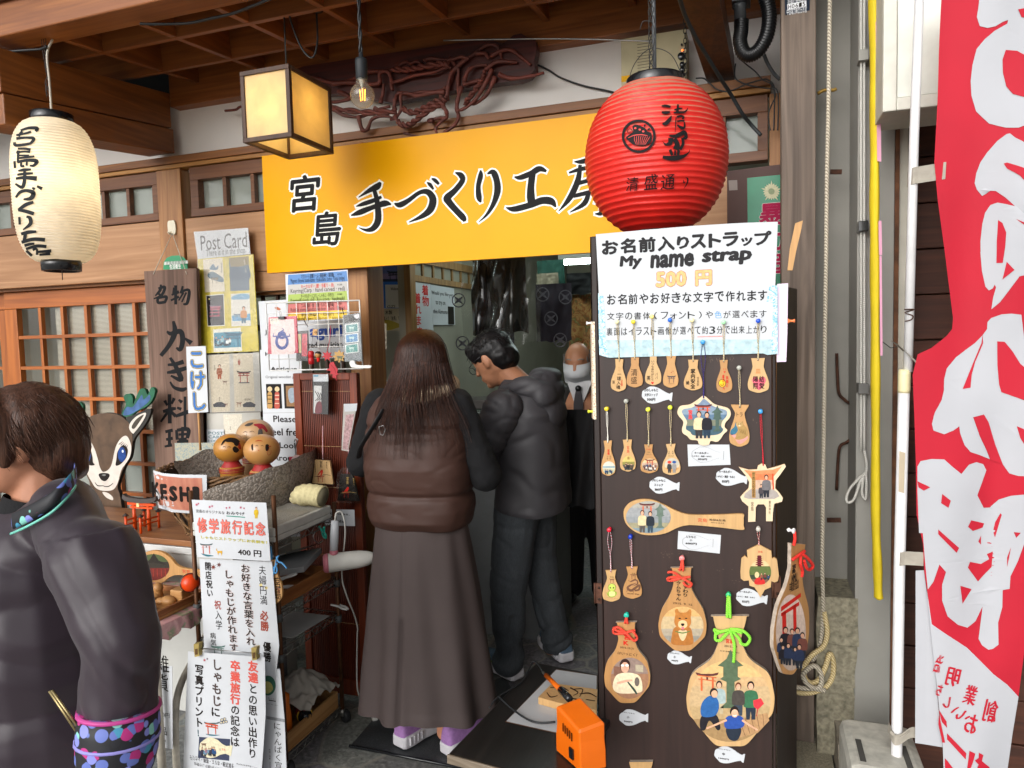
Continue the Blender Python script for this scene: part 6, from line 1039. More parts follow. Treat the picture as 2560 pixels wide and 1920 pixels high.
def psh3(b,q):
 b.tv(q,'友達',765,405,765,655,112,ink('d05a50'),.0006,.04).tv(q,'との思い出作り',765,655,758,1490,104,INK,.0006,.022).tv(q,'卒業旅行',568,400,568,890,112,ink('d05a50'),.0006,.04).tv(q,'の記念は',568,890,562,1360,104,INK,.0006,.022)
 b.tv(q,'しゃもじ',365,385,362,915,112,ink('4f4340'),.0006,.03).tv(q,'に',350,915,350,1030,108,INK,.0006,.03).tv(q,'写真プリント',172,445,165,1145,100,INK,.0006,.03).tv(q,'!',158,1150,158,1250,60,ink('3f5f68'),.0006,.04)
 maple(b,q,228,400,20,'a04a50',.0006);maple(b,q,258,385,16,'6a5a68',.0006);gate(b,q,308,1150,140,'c0523a',.0008,'4f5f60');b.curvy(q,[(240,1215),(300,1220),(400,1228),(300,1236)],ink('2f6a78'),.0007)
 for x,y in((420,1060),(450,1050),(440,1085),(412,1090),(468,1080)):b.loops(q,[q.P(ell(x,y,18,17,12)),q.P(ell(x,y,13,12,12))],INK,.0006).loops(q,[q.P(ell(x,y,6,6,8))],ink('d0b03a'),.0007)
 b.poly(q,[(168,1248),(512,1272),(500,1512),(155,1478)],ink('3c4258'),.0005).loops(q,[q.P(outline((530,1400),(175,1350),225,90,120,belly=.7,neck=.2))],ink('d8d0b0'),.0009);crowd(b,q,200,360,1440,90,8,21,('2f4f7a','6a8aa0','8a6a7a','3a3a48'),.0012);gate(b,q,222,1340,50,'6a4a3a',.0014);b.tx(q,'宮島',420,1370,462,1402,INR,.0012).tx(q,'は',392,1372,414,1400,INK,.0012)
 b.tx(q,'デジカメ・携帯・スマホ・紙写真を',66,1500,550,1545,INK,.0006,.012).tx(q,'お借りして約7分で作れます',115,1560,490,1605,INK,.0006,.012).tx(q,'600円～',580,1535,815,1600,INK,.0006)
hung('souvenir_sign','lowest hanging sign with red and black columns, held by two amber clips',17,[(48,302),(896,366),(905,1000),(858,1680),(-10,1680)],psh3,1.99)
hg=thing('clip_hanger','steel rod hanger with two amber plastic clips','hanger',FY(1.985,17).at(480,320));pl=FY(1.985,17);MB().tube([pl.at(150,265),pl.at(850,330)],.0018,mat('steel_wire'),6).build('rod',hg);AM=mat('amber_plastic','b09a58',.3,trans=.25)
for x,y in((165,280),(800,320)):MB().slab(pl,[pl.P([(x-32,y-72),(x+28,y-80),(x+22,y-10),(x+30,y+60),(x-20,y+70),(x-28,y)])],AM,-.006,.012).slab(pl,[pl.P([(x-16,y-20),(x+14,y-24),(x+14,y+40),(x-12,y+45)])],mat('amber_dark','5a4020',.4),.0125,.0135).build('clip',hg,.002)
def psh4(b,q):
 b.loops(q,[q.P(ell(930,680,85,110,30))],ink('3f6a58'),.0005).curvy(q,[(900,640),(960,650),(985,720),(930,770),(895,740)],ink('b9b06a'),.0008).tx(q,'もっと',930,810,1005,838,INK,.0006).rect(q,938,846,1015,849,INK,.0006).tx(q,'かなる!',920,875,1040,905,INK,.0006).tx(q,'Book coffee',915,928,1018,945,INK,.0006)
 b.rect(q,915,1050,1115,1052,ink('8a8c90'),.0005).tv(q,'にゃんぱく宣言',1030,1085,1050,1690,88,INK,.0006,.004).tv(q,'作詞・作曲　さだまさし',948,1380,955,1640,20,INK,.0006)
hung('cat_song_sign','narrow pale grey leaflet with a round photo and a column of brush kana',17,[(880,500),(1062,495),(1115,1060),(1140,1700),(880,1700)],psh4,2.036)
# --- display counter with brown top
ct=thing('display_counter','white display counter with a brown wooden top behind the low table','counter',(-2.6,2.52,0));MB().box(-3.4,-2.05,2.33,2.74,.735,.762,wood('counter_top','7a4b2a','9c6a40','x',.45,.2)).build('top',ct,.004);MB().box(-3.4,-2.05,2.345,2.74,0,.733,mat('counter_white','b5b5b0',.5,var=.05)).build('body',ct,.003);MB().box(-3.4,-2.05,2.326,2.345,.705,.733,mat('alu_rail','c9cac8',.35,.3)).build('rail',ct,.002)
pl=FY(2.80,18);dr=thing('deer_panel','flat painted deer panel with blue eyes and green antlers in front of the lattice door','deer panel',pl.at(1100,1660));BRN=mat('deer_brown','55402f',.7,var=.3,vs=16);WHD=mat('deer_white','cfc6bc',.7,var=.12,vs=18);DGR=mat('deer_dark','2c2a26',.7,var=.2)
head=[tuple(p)for p in cat([(880,490),(960,430),(1060,400),(1160,395),(1260,415),(1330,460),(1380,520),(1410,650),(1400,760),(1380,870),(1330,950),(1290,1040),(1250,1180),(1280,1300),(1300,1700),(980,1700),(960,1200),(930,1080),(880,980),(830,880),(800,780),(830,640),(850,560)],4,True)]
b=MB().slab(pl,[pl.P(head)],BRN,-.02,0,DGR);q=pl.off(.0004)
ear=[(1340,450),(1400,420),(1500,380),(1600,350),(1575,450),(1520,540),(1440,640),(1405,690),(1385,560)];b.slab(pl,[[tuple(p)for p in cat(pl.P(ear),4,True)]],DGR,-.018,-.002);b.curvy(q,[(1375,560),(1385,500),(1450,430),(1540,390),(1550,420),(1500,510),(1430,600),(1410,610)],WHD,.0002).curvy(q,[(1400,540),(1450,460),(1530,410),(1490,480),(1430,560)],ink('4a443c'),.0005)
ear2=[(880,500),(850,470),(800,440),(740,420),(760,520),(800,600),(850,640)];b.slab(pl,[[tuple(p)for p in cat(pl.P(ear2),4,True)]],DGR,-.018,-.002)
for e in([(808,780),(830,700),(880,640),(950,680),(1000,760),(1040,880),(1060,960),(1100,1020),(1180,960),(1230,760),(1290,660),(1350,640),(1395,740),(1385,850),(1330,940),(1290,1000),(1250,1140),(1200,1210),(1100,1220),(1020,1190),(960,1100),(900,990),(840,890)],):b.curvy(q,e,WHD,.0003)
b.curvy(q,[(1000,640),(1160,640),(1230,700),(1180,800),(1150,920),(1110,985),(1075,950),(1060,850),(1020,740)],BRN,.0006)
for P,Q in([[(855,770),(880,735),(920,740),(965,790),(985,860),(990,915),(1008,945),(960,950),(915,915),(880,850)],(925,840)],[[(1360,780),(1330,740),(1290,745),(1250,810),(1240,880),(1232,950),(1280,940),(1330,890),(1355,840)],(1298,835)]):
 b.curvy(q,P,INK,.001).loops(q,[q.P(ell(*Q,42,80,24))],mat('eye_blue','1f3f7d',.25,var=.4,vs=30),.0014).loops(q,[q.P(ell(Q[0]+10,Q[1]-35,10,16,12))],ink('c9d6ea'),.0018)
for s,x in((-1,860),(1,1345)):
 for i in range(5):b.brush(q,[(x-s*(i*20),760-i*8,8),(x+s*(18-i*14),735-i*10,3)],INK,.0012)
b.curvy(q,[(1050,1050),(1080,1032),(1150,1035),(1168,1060),(1140,1105),(1110,1118),(1075,1100)],INK,.001).curvy(q,[(1085,1052),(1110,1044),(1130,1052),(1110,1064)],ink('7a7a78'),.0014).brush(q,[(1012,1130,5),(1040,1165,10),(1100,1168,8),(1120,1175,8),(1160,1172,10),(1205,1140,5)],INK,.001)
b.curvy(q,[(1090,1235),(1150,1245),(1200,1290),(1195,1320),(1130,1290)],WHD,.0003);b.build('head',dr,.002)
AN=mat('antler_green','1f5a40',.7,var=.25,vs=20);p=[(1285,405),(1330,300),(1305,240),(1320,200),(1370,190),(1400,230),(1405,300),(1440,220),(1480,140),(1530,140),(1560,200),(1600,120),(1640,160),(1600,270),(1540,330),(1440,380),(1360,440)]
b=MB().slab(pl,[[tuple(x)for x in cat(pl.P(p),4,True)]],AN,-.022,-.006).curvy(pl.off(-.0058),[(1310,410),(1350,330),(1410,330),(1480,240),(1510,200),(1530,250),(1590,200),(1590,260),(1500,340),(1380,410)],mat('antler_blue','3f5f90',.7,var=.3,vs=24),.0004);b.build('antler',dr,.002)
p=[(885,480),(870,400),(870,320),(840,280),(800,290),(790,360),(740,300),(700,330),(740,420),(830,470)];MB().slab(pl,[[tuple(x)for x in cat(pl.P(p),4,True)]],AN,-.022,-.006).build('antler',dr,.002)
pl=FY(2.42,18);tm=thing('torii_model','orange red model torii gate with a dark roof on the brown counter','model gate',pl.at(1540,1630));VO=mat('vermilion_paint','d0480c',.4);TD=mat('model_roof','3a302c',.6);zb=.763
def tp(x,y,Y=2.42):return FY(Y,18).at(x,y)
for x in(1437,1590):a=tp(x,1600);top_=tp(x,1370);MB().tube([(a[0],2.42,zb),(a[0],2.42,top_[2])],[.0085,.007],VO,12).build('pillar',tm)
xa_,xb_=tp(1437,1500)[0],tp(1590,1500)[0]
for x in(xa_,xb_):
 for dy in(-.05,.05):MB().tube([(x,2.42+dy,zb),(x,2.42+dy,zb+.075)],.0058,VO,10).lathe([(.001,.086),(.012,.076),(.012,.073)],(x,2.42+dy,zb),TD,10).build('side_post',tm)
 MB().box(x-.003,x+.003,2.37,2.47,zb+.05,zb+.057,VO).box(x-.003,x+.003,2.37,2.47,zb+.03,zb+.036,VO).build('side_beam',tm)
z1=tp(1500,1400)[2];z2=tp(1500,1365)[2];MB().box(xa_-.022,xb_+.022,2.416,2.424,z1-.004,z1+.006,VO).build('tie_beam',tm);MB().box(xa_-.035,xb_+.035,2.413,2.427,z2-.004,z2+.008,VO).build('top_beam',tm)
c_=[(xa_-.055,z2+.026),(xa_-.03,z2+.014),((xa_+xb_)/2,z2+.009),(xb_+.03,z2+.014),(xb_+.055,z2+.026)];MB().rings([[(x,2.405,z),(x,2.435,z),(x,2.43,z+.018),(x,2.41,z+.018)]for x,z in[tuple(p)for p in cat(c_,5)]],TD,False).build('roof',tm)
MB().box(xa_+.02,xa_+.035,2.412,2.4155,z1+.004,z1+.022,ink('d8c890')).build('name_plate',tm)
BC_=np.array([-2.1,2.46,.764]);
def brad(z):h=(z-BC_[2]);return float(np.interp(h,[0,.03,.12,.24,.30,.33],[.17,.20,.255,.30,.31,.31]))
bk=thing('woven_basket','big woven basket holding kokeshi dolls, half wrapped in grey bubble sheet','basket',BC_);WV=washi_mat('basket_cane','5f4630','8f6f4a','33231a',34);CN=wood('cane','5f4228','94704a','x',.5,.3,2)
MB().lathe([(brad(BC_[2]+h)-.012,h)for h in np.linspace(0,.29,10)],BC_,mat('basket_inside','3a2a1e',.8),40,cap=False).lathe([(.001,.004),(.16,.004)],BC_,mat('basket_inside'),30,cap=False).build('inner',bk)
b=MB()
for s in(-1,1):
 for i in range(26):
  for d_ in(-.02,.0,.02):b.tube([BC_+np.array([math.cos(a)*r_,math.sin(a)*r_,h])for h in np.linspace(.02,.28,8)for a in[2*math.pi*i/26+d_+s*(h*1.9)]for r_ in[brad(BC_[2]+h)+.003*s*math.cos(h*60+i*math.pi)]],.0030,CN,5)
b.build('weave',bk);b=MB()
for h,r_,n_ in((.285,.006,3),(.30,.0065,3),(.02,.006,3),(.045,.005,3)):
 for ph in range(n_):b.tube([BC_+np.array([math.cos(a)*(brad(BC_[2]+h)+.007*math.cos(a*13+ph*2.1)),math.sin(a)*(brad(BC_[2]+h)+.007*math.cos(a*13+ph*2.1)),h+.008*math.sin(a*13+ph*2.1)])for a in np.linspace(0,2*math.pi,120,False)],r_*.75,CN,6,closed=True)
b.build('rim',bk)
def bub():
 mt,n,b_=_new('bubble_sheet');v=n.nodes.new('ShaderNodeTexVoronoi');v.inputs['Scale'].default_value=95;tc=n.nodes.new('ShaderNodeTexCoord');n.links.new(tc.outputs['Object'],v.inputs['Vector']);r=_ramp(n,v.outputs['Distance'],[(.1,hx('857b72')),(.5,hx('9a9086')),(.7,hx('71685f'))]);n.links.new(r.outputs[0],b_.inputs[0]);b_.inputs['Roughness'].default_value=.38;iv=_ramp(n,v.outputs['Distance'],[(.1,(1,1,1)),(.6,(0,0,0))]);_bump(n,b_,iv.outputs[0],.6,.004);return mt
BUB=bub();R_=[];na=34
for i in range(15):
 v=i/14;ring=[]
 for j in range(na+1):
  a=math.radians(-80+150*j/na);top=.26+.10*math.sin(max(0,min(1,(j/na-.05)*1.6))*math.pi/2)+.012*nz3((j*.4,2,0));h=.06+(top-.06)*v if j/na>.02 else .1+.2*v
  rr=brad(BC_[2]+h)+.016+.006*nz3((j*.25,v*4,5))+(.03 if v>.9 else 0)*0;ring.append(BC_+np.array([math.cos(a)*rr,math.sin(a)*rr,h]))
 R_.append(ring)
MB().rings(R_,BUB,cap=False,closed=False).build('bubble_sheet',bk)
R_=[]
for i in range(9):
 v=i/8;R_.append([BC_+np.array([math.cos(a)*(.27-.05*v)+.02*nz3((a*2,v*3,7)),math.sin(a)*(.27-.05*v),.33-.16*v+.03*nz3((a*2,v*4,1))])for a in np.linspace(math.radians(20),math.radians(200),40)])
MB().rings(R_,BUB,cap=False,closed=False).build('bubble_lining',bk)
fl=FY(2.2,15);fnb=revolve_hit(BC_,lambda z:brad(z)+.018,BC_[2]+.02,BC_[2]+.32)(fl);KS_=[(190,512),(300,545),(500,560),(782,562),(786,860),(760,990),(620,990),(400,975),(250,925),(225,800)];b=MB().loops(fl,[fl.P(KS_)],WHT,0,sub=.03,fn=fnb)
b.loops(fl,[fl.P([(195,540),(300,575),(500,595),(730,598),(738,850),(732,955),(620,962),(420,945),(258,895),(230,800)])],wood('printed_planks','b06a58','c98a70','z',.4,0,.6),.0012,sub=.03,fn=fnb)
for ch,x0,ya,x1,yb in(('K',170,640,265,815),('E',262,660,350,845),('S',360,680,462,860),('H',475,688,600,868),('I',620,688,705,868)):b.tx(fl,ch,x0,ya,x1,yb,INK,.0026,.06,sub=.03,fn=fnb)
b.build('keshi_sign',bk)
def kokeshi(label,k,hx_,hy,r,Y,body,hair,face,z0=None):
 c=FY(Y,k).at(hx_,hy);t=thing('kokeshi_doll',label,'kokeshi doll',(c[0],c[1],c[2]-r*2.6),'kokeshi dolls in the basket');n_=r;KWm=mat('doll_wood_'+body[0],body[0],.3,var=.06,vs=10,coat=.4)
 prof=[(.002,-n_*.9)]+[(n_*math.sin(a)*1.02,-n_*.9*math.cos(a))for a in np.linspace(.15,math.pi-.15,18)]+[(.002,n_*.9)];MB().lathe(prof,c,KWm,36).build('head',t)
 bd=MB().lathe([(n_*.62,-n_*1.15),(n_*.72,-n_*1.2),(n_*.74,-n_*1.45),(n_*.70,-n_*1.6),(n_*.78,-n_*2.4),(n_*.8,-n_*3)],c,KWm,32)
 for h in(1.22,1.3,1.42):bd.lathe([(n_*.75,-n_*h),(n_*.753,-n_*h-.004)],c,mat('doll_red',body[1],.4),32,cap=False)
 bd.lathe([(n_*.4,-n_*.8),(n_*.62,-n_*1.15)],c,mat('doll_red',body[1],.4),28,cap=False);bd.build('body',t)
 pl=FY(Y-.2,k);rad=lambda z:n_*1.02*math.sqrt(max(1e-4,1-min(1,abs(z-c[2])/(n_*.9))**2));fn=revolve_hit(c,rad,c[2]-n_*.9,c[2]+n_*.9)(pl);h=MB()
 for s in hair:h.curvy(pl,s[1],ink(s[0]),.0006,fn=fn,sub=.006)
 for s in face:h.brush(pl,s[1],ink(s[0]),.001,fn=fn)
 h.build('painted_face',t);return t
kokeshi('pale large kokeshi at the back with thin painted eyes',15,1318,125,.077,2.50,('b8946c','a02a2a'),[('55504c',[(1355,65),(1395,62),(1398,145),(1352,145)]),('9a3038',[(1310,0),(1400,0),(1455,70),(1440,90),(1400,50),(1370,60),(1340,30),(1310,20)]),('4a4440',[(1200,20),(1240,-10),(1300,-15),(1260,20)])],[('3a2a22',[(1185,95,4),(1210,82,5),(1230,95,3)]),('3a2a22',[(1255,90,4),(1285,78,5),(1310,92,3)]),('3a2a22',[(1225,100,3),(1218,150,3),(1232,155,3)]),('8a3028',[(1222,180,4),(1240,182,4)])])
kokeshi('kokeshi with a black bob and red side hair, nearest the basket rim',15,1048,265,.066,2.36,('b07a34','9a2c1c'),[('1d1512',[(960,190),(1000,160),(1050,150),(1110,160),(1150,195),(1120,200),(1090,215),(1055,200),(1010,200),(985,195),(940,240)]),('1d1512',[(1085,185),(1110,178),(1140,190),(1142,220),(1115,245),(1085,225)]),('1d1512',[(1068,270),(1090,245),(1120,260),(1140,290),(1110,318),(1080,305)]),('8a2c1c',[(1140,200),(1160,240),(1160,280),(1130,260)])],[('3a2418',[(955,258,3),(975,248,5),(995,258,3)]),('3a2418',[(1010,258,3),(1030,250,5),(1048,260,3)]),('8a3028',[(990,295,4),(1002,296,4)])])
kokeshi('kokeshi with a small round face and side locks, on the right of the three',15,1392,285,.07,2.36,('b5834a','a8301c'),[('1d1512',[(1432,235),(1450,222),(1470,235),(1468,285),(1445,300),(1432,280)]),('1d1512',[(1275,235),(1290,225),(1292,290),(1278,280)])],[('a03020',[(1320,190,5),(1360,182,9),(1400,190,5)]),('a03020',[(1465,250,6),(1495,245,8)]),('a03020',[(1470,275,3),(1450,310,4),(1465,345,4),(1490,325,4),(1495,290,3)]),('3a2418',[(1318,245,3),(1335,236,5),(1352,245,3)]),('3a2418',[(1378,245,3),(1395,238,5),(1412,246,3)]),('a03020',[(1350,290,6),(1362,290,6)])])
ks=thing('kokeshi_sign','narrow white sign on a stick with three blue outlined kana','sign on stick',FY(2.62,4).at(1290,1260));pl=FY(2.62,4);b=MB().slab(pl,[pl.P([(1200,583),(1325,579),(1342,1003),(1214,1010)])],WHT,0,.003);q=pl.off(.0032)
for off,c,h in((.075,'26221e',.0003),(.055,'c9b24a',.0009),(.03,'3f6fb0',.0016)):b.tv(q,'こけし',1262,595,1278,1000,112,ink(c),h,off)
b.build('card',ks);MB().tube([pl.at(1272,1005,-.004),pl.at(1285,1250,-.004)],.0055,pwood(2),8).build('stick',ks)
poster('patterned_screen','pale floral card standing behind the basket','card',15,2.72,[(430,210),(930,205),(945,420),(440,430)],lambda b,q:None,m_=washi_mat('floral_card','8f9a94','b5a98a','5f7f90',70))
lt=thing('low_table','low table with a pink patterned plastic cloth and white pipe legs','table',(-2.4,2.05,0));PKC=washi_mat('pink_cloth','b8888a','c49a94','7f8f6a',10);MB().box(-2.85,-1.99,1.86,2.30,.578,.596,PKC).build('top',lt,.006);LG=mat('chipped_white_paint','b0a99a',.5,var=.2,vs=30)
b=MB();V=[]
for i in range(31):y=1.858+.444*i/30;V+=[(-1.986+.004*math.sin(i*1.3),y,.594),(-1.978+.008*math.sin(i*1.9),y,.545+.010*math.sin(i*.9))]
b.add(V,[(2*i,2*i+2,2*i+3,2*i+1)for i in range(30)],PKC,True);b.build('cloth_edge',lt)
for y,dy in((1.9,0),(2.26,0)):MB().tube([(-2.02,y,.578),(-2.02,y,.0)],.0145,LG,12).build('leg',lt)
MB().tube(cat([(-2.02,2.25,.56),(-2.02,2.1,.42),(-2.02,2.0,.32),(-2.02,1.97,.2),(-2.02,1.965,.0)],5),.013,LG,12).build('brace',lt)
pl=FY(2.26,7);t=thing('rice_paddle','large rice paddle with a printed shrine roof leaning behind the carved tray','rice paddle',pl.at(1000,430));o=[(900,300),(930,262),(990,248),(1050,262),(1100,300),(1140,345),(1200,365),(1320,378),(1320,420),(1150,405),(1090,420),(1040,455),(960,470),(900,440),(870,370)]
b=MB().slab(pl,[[tuple(p)for p in cat(pl.P(o),4,True)]],pwood(0),-.012,0,MAPD);q=pl.off(.0002);e=ell(985,355,105,85,40);bands(b,q,e,[320,360],['4f5a3c','3a3630','6a2f2a'],.0004);b.poly(q,[(900,335),(960,310),(990,265),(1020,310),(1075,340),(990,325)],ink('2f2c28'),.0008);[b.rect(q,905+i*26,365,912+i*26,415,ink('9a3a30'),.0008)for i in range(7)]
b.tx(q,'宮島',1172,368,1225,398,INR,.0004).tx(q,'2010.7.',1238,385,1295,405,INK,.0004);b.build('wooden_paddle',t)
cz=.597;t=thing('carved_tray','shallow wooden tray with carved wood ornaments on the low table','carved tray',(-2.2,2.05,cz));CW=wood('carved_wood','9a6a3a','b98a55','x',.5,.4);x0,x1,y0,y1=-2.5,-2.03,1.93,2.17
MB().box(x0,x1,y0,y1,cz,cz+.012,CW).box(x0,x1,y0,y0+.012,cz+.0125,cz+.035,WT).box(x0,x1,y1-.012,y1,cz+.0125,cz+.035,WT).box(x0,x0+.012,y0+.012,y1-.012,cz+.0125,cz+.035,WT).box(x1-.012,x1,y0+.012,y1-.012,cz+.0125,cz+.035,WT).build('tray',t,.002)
rg=random.Random(4)
for i in range(14):
 x,y=rg.uniform(x0+.05,x1-.05),rg.uniform(y0+.04,y1-.04);MB().ball((x,y,cz+.02),rg.uniform(.012,.026),CW,10,(1.4,1,.8)).build('carving',t)
MB().ball((-2.2,2.1,cz+.05),.02,CW,12).lathe([(.02,0),(.014,.035),(.018,.05)],(-2.2,2.1,cz+.0125),CW,12).build('carving',t);MB().obox((-2.09,2.1,cz+.035),(.028,0,0),(0,.024,0),(0,0,.022),CW).build('carving',t,.004)
p=FY(2.08,7).at(1225,455);MB().lathe([(.034,0),(.03,.012),(.02,.022),(.003,.026)],p,mat('orange_dome','d8400c',.3),22,ax=(.75,-.6,.2)).lathe([(.036,-.012),(.036,0)],p,BLK,22,ax=(.75,-.6,.2)).build('orange_lamp',**T('orange dome on a black disc standing on the carved tray','ornament'))
def pfc(b,q):b.tv(q,'雑貨',1045,915,1042,1155,90,INK,.0006,.006).tx(q,'鳥居/200円',935,1265,1092,1325,INK,.0006).tx(q,'torii',945,1322,990,1340,INK,.0006).tx(q,'民芸品',958,1360,1075,1440,INK,.0006,.015).tx(q,'folk craft',945,1435,1070,1480,INK,.0006)
poster('folk_craft_sign','white paper sign about folk craft hung below the low table','paper sign',7,1.93,[(900,985),(1108,990),(1112,1525),(900,1480)],pfc)
# ==== people
def K_(k,x,y,Y):return onY(*C(k,x,y),Y)
def blob(name,prims,vox,m_,parent,smooth=4,disp=None,matfn=None,cut=None):
 """closed volumes fused into one continuous skin"""
 b=MB();base=wloc(parent)
 for p in prims:
  if len(p)==4:
   A,r0,B,r1=p;A,B=np.asarray(A,float),np.asarray(B,float);d=nrm(B-A);n=7
   ts=[(A+d*(-r0*math.cos(a)),max(.0008,r0*math.sin(a)))for a in np.linspace(.1,math.pi/2,n)]+[(B+d*(r1*math.cos(a)),max(.0008,r1*math.sin(a)))for a in np.linspace(math.pi/2,.1,n)]
   ts=[t_ for t_ in ts];b.tube([t_[0]for t_ in ts],[t_[1]for t_ in ts],m_,14)
  else:
   c,r,R3=p;c=np.asarray(c);o=MB().ball((0,0,0),1,m_,18);M_=np.asarray(R3)if R3 is not None else np.eye(3);b.add([c+M_@(np.array(v)*r)for v in o.v],o.f,m_)
 me=bpy.data.meshes.new(name);me.from_pydata([tuple(np.array(v)-base)for v in b.v],[],b.f);o=bpy.data.objects.new(name,me);COL.objects.link(o)
 rm=o.modifiers.new('fuse','REMESH');rm.mode='VOXEL';rm.voxel_size=vox;sm=o.modifiers.new('relax','SMOOTH');sm.iterations=smooth;sm.factor=.5
 me2=bpy.data.meshes.new_from_object(o.evaluated_get(bpy.context.evaluated_depsgraph_get()));o.modifiers.clear();o.data=me2;bpy.data.meshes.remove(me);me2.name=name
 if disp:
  co_=np.empty(len(me2.vertices)*3);me2.vertices.foreach_get('co',co_);no=np.empty_like(co_);me2.vertices.foreach_get('normal',no);co_=co_.reshape(-1,3);no=no.reshape(-1,3)
  co_=co_+no*np.array([disp(c+base)for c in co_])[:,None];me2.vertices.foreach_set('co',co_.ravel())
 ms=m_ if isinstance(m_,list)else[m_]
 me2.materials.clear();[me2.materials.append(x)for x in ms]
 if matfn:
  for p in me2.polygons:p.material_index=matfn(np.array(p.center)+base)
 me2.polygons.foreach_set('use_smooth',[True]*len(me2.polygons));o.parent=parent;WL[o.name]=base;me2.update();return o
def rotz(a):c,s=math.cos(a),math.sin(a);return np.array([[c,-s,0],[s,c,0],[0,0,1]])
def roty(a):c,s=math.cos(a),math.sin(a);return np.array([[c,0,s],[0,1,0],[-s,0,c]])
def hand(w,d,side):
 """palm, four bent fingers and a thumb from the wrist"""
 w,d,side=np.asarray(w,float),nrm(d),nrm(side);up=np.cross(side,d);P=[(w,.022,w+d*.03,.024)]
 P+=[(w+d*.03+side*s*.024,.018,w+d*.085+side*s*.028,.012)for s in(-1,1)]
 for i,l in enumerate((.062,.07,.066,.05)):
  s=(i-1.5)*.018;a=w+d*.085+side*s;m1=a+d*l*.5-up*.006;P+=[(a,.0095,m1,.0088),(m1,.0085,m1+d*l*.35-up*.022,.0072)]
 a=w+d*.02-side*.03;P+=[(a,.011,a+d*.035-side*.022,.0095),(a+d*.035-side*.022,.009,a+d*.06-side*.024-up*.008,.0075)];return P
def head(c,R,s=1,nose=1):
 """skull, jaw, brow, nose, lips, ears; R turns x = face direction"""
 q=lambda x,y,z:np.asarray(c)+R@(np.array([x,y,z])*s);P=[(c,np.array([.095,.076,.105])*s,R),(q(.03,0,-.05),np.array([.062,.056,.072])*s,R),(q(.068,0,-.098),np.array([.022,.026,.018])*s,R),(q(.078,0,.028),np.array([.016,.052,.014])*s,R)]
 P+=[(q(.088,0,.016),.008*s,q(.109,0,-.024),.0115*s),(q(.1,.009,-.028),.008*s,q(.1,-.009,-.028),.008*s),(q(.089,0,-.058),np.array([.011,.024,.006])*s,R),(q(.087,0,-.07),np.array([.011,.02,.007])*s,R)]
 for e in(-1,1):P+=[(q(-.008,e*.078,-.01),np.array([.02,.009,.032])*s,R@rotz(e*.35)),(q(.0,e*.076,-.035),np.array([.011,.007,.013])*s,R),(q(.074,e*.032,.006),np.array([.012,.015,.009])*s,R)]
 return P
SKA=mat('skin_warm','b57e62',.5,var=.06,vs=30,bump=.08,bs=300);SKB=mat('skin_tan','a87456',.5,var=.08,vs=25,bump=.1,bs=260)
def hairm(nm,c1,c2):
 if nm in MC:return MC[nm]
 m_=wood(nm,c1,c2,'z',.38,.8,5,.15);m_.node_tree.nodes['Principled BSDF'].inputs['Specular IOR Level'].default_value=.25;return m_
def strands(b,n,fn,m_,r=.0013,seed=1,taper=.3):
 rg=random.Random(seed)
 for i in range(n):q=cat(fn(rg),3);b.tube(q,[r*(1-(1-taper)*j/len(q))for j in range(len(q))],m_,4,cap=False)
def crease(p,s=(1,1,1),k=6):n=nz3((p[0]*s[0],p[1]*s[1],p[2]*s[2]));return-max(0,1-abs(n)*k)
def fold(s1,amp,s2=0,a2=0):return lambda p:amp*nz3(p*s1)+(a2*nz3(p*s2)if s2 else 0)
# --- woman in the brown padded vest
wx,wy=-1.235,2.46;wm=thing('person','woman seen from behind in a brown padded vest, long skirt and lilac trainers','person',(wx,wy,0))
hc=np.array([-1.205,2.47,1.505]);Rw=rotz(math.radians(100))
aL=[(wx-.165,wy,1.335),(wx-.265,wy+.01,1.10),(wx-.15,wy+.24,1.10)];aR=[(wx+.165,wy+.0,1.335),(wx+.262,wy+.03,1.06),(wx+.16,wy+.27,1.09)]
bp=head(hc,Rw,.96)+[((hc[0],wy+.01,1.44),.05,(wx,wy,1.34),.058),((wx,wy,1.28),np.array([.16,.10,.11]),None),((wx,wy,1.22),.12,(wx,wy,.95),.13)]
for s in(-1,1):bp+=[((wx+s*.085,wy,.9),.085,(wx+s*.09,wy-.02,.5),.058),((wx+s*.09,wy-.02,.5),.055,(wx+s*.095,wy-.05,.1),.036),((wx+s*.095,wy-.05,.07),.034,(wx+s*.1,wy+.08,.05),.03)]
for A in(aL,aR):bp+=[(A[0],.045,A[1],.036),(A[1],.036,A[2],.026)]+hand(A[2],np.subtract(A[2],A[1]),(1,0,0))
blob('body',bp,.007,SKA,wm)
SWT=mat('black_knit','0c0c0f',.9,var=.2,vs=60,bump=.6,bs=200,mp=(3,3,.4));blob('sweater',[q for A in(aL,aR)for q in((A[0],.062,A[1],.062),(A[1],.062,A[2],.042))]+[((wx,wy,1.33),np.array([.15,.10,.09]),None)],.009,SWT,wm,4,fold(14,.006,40,.003))
VS=mat('brown_padded_nylon','452f28',.5,var=.06,vs=7,bump=.12,bs=40,spec=.35);VR_=[];nn=120
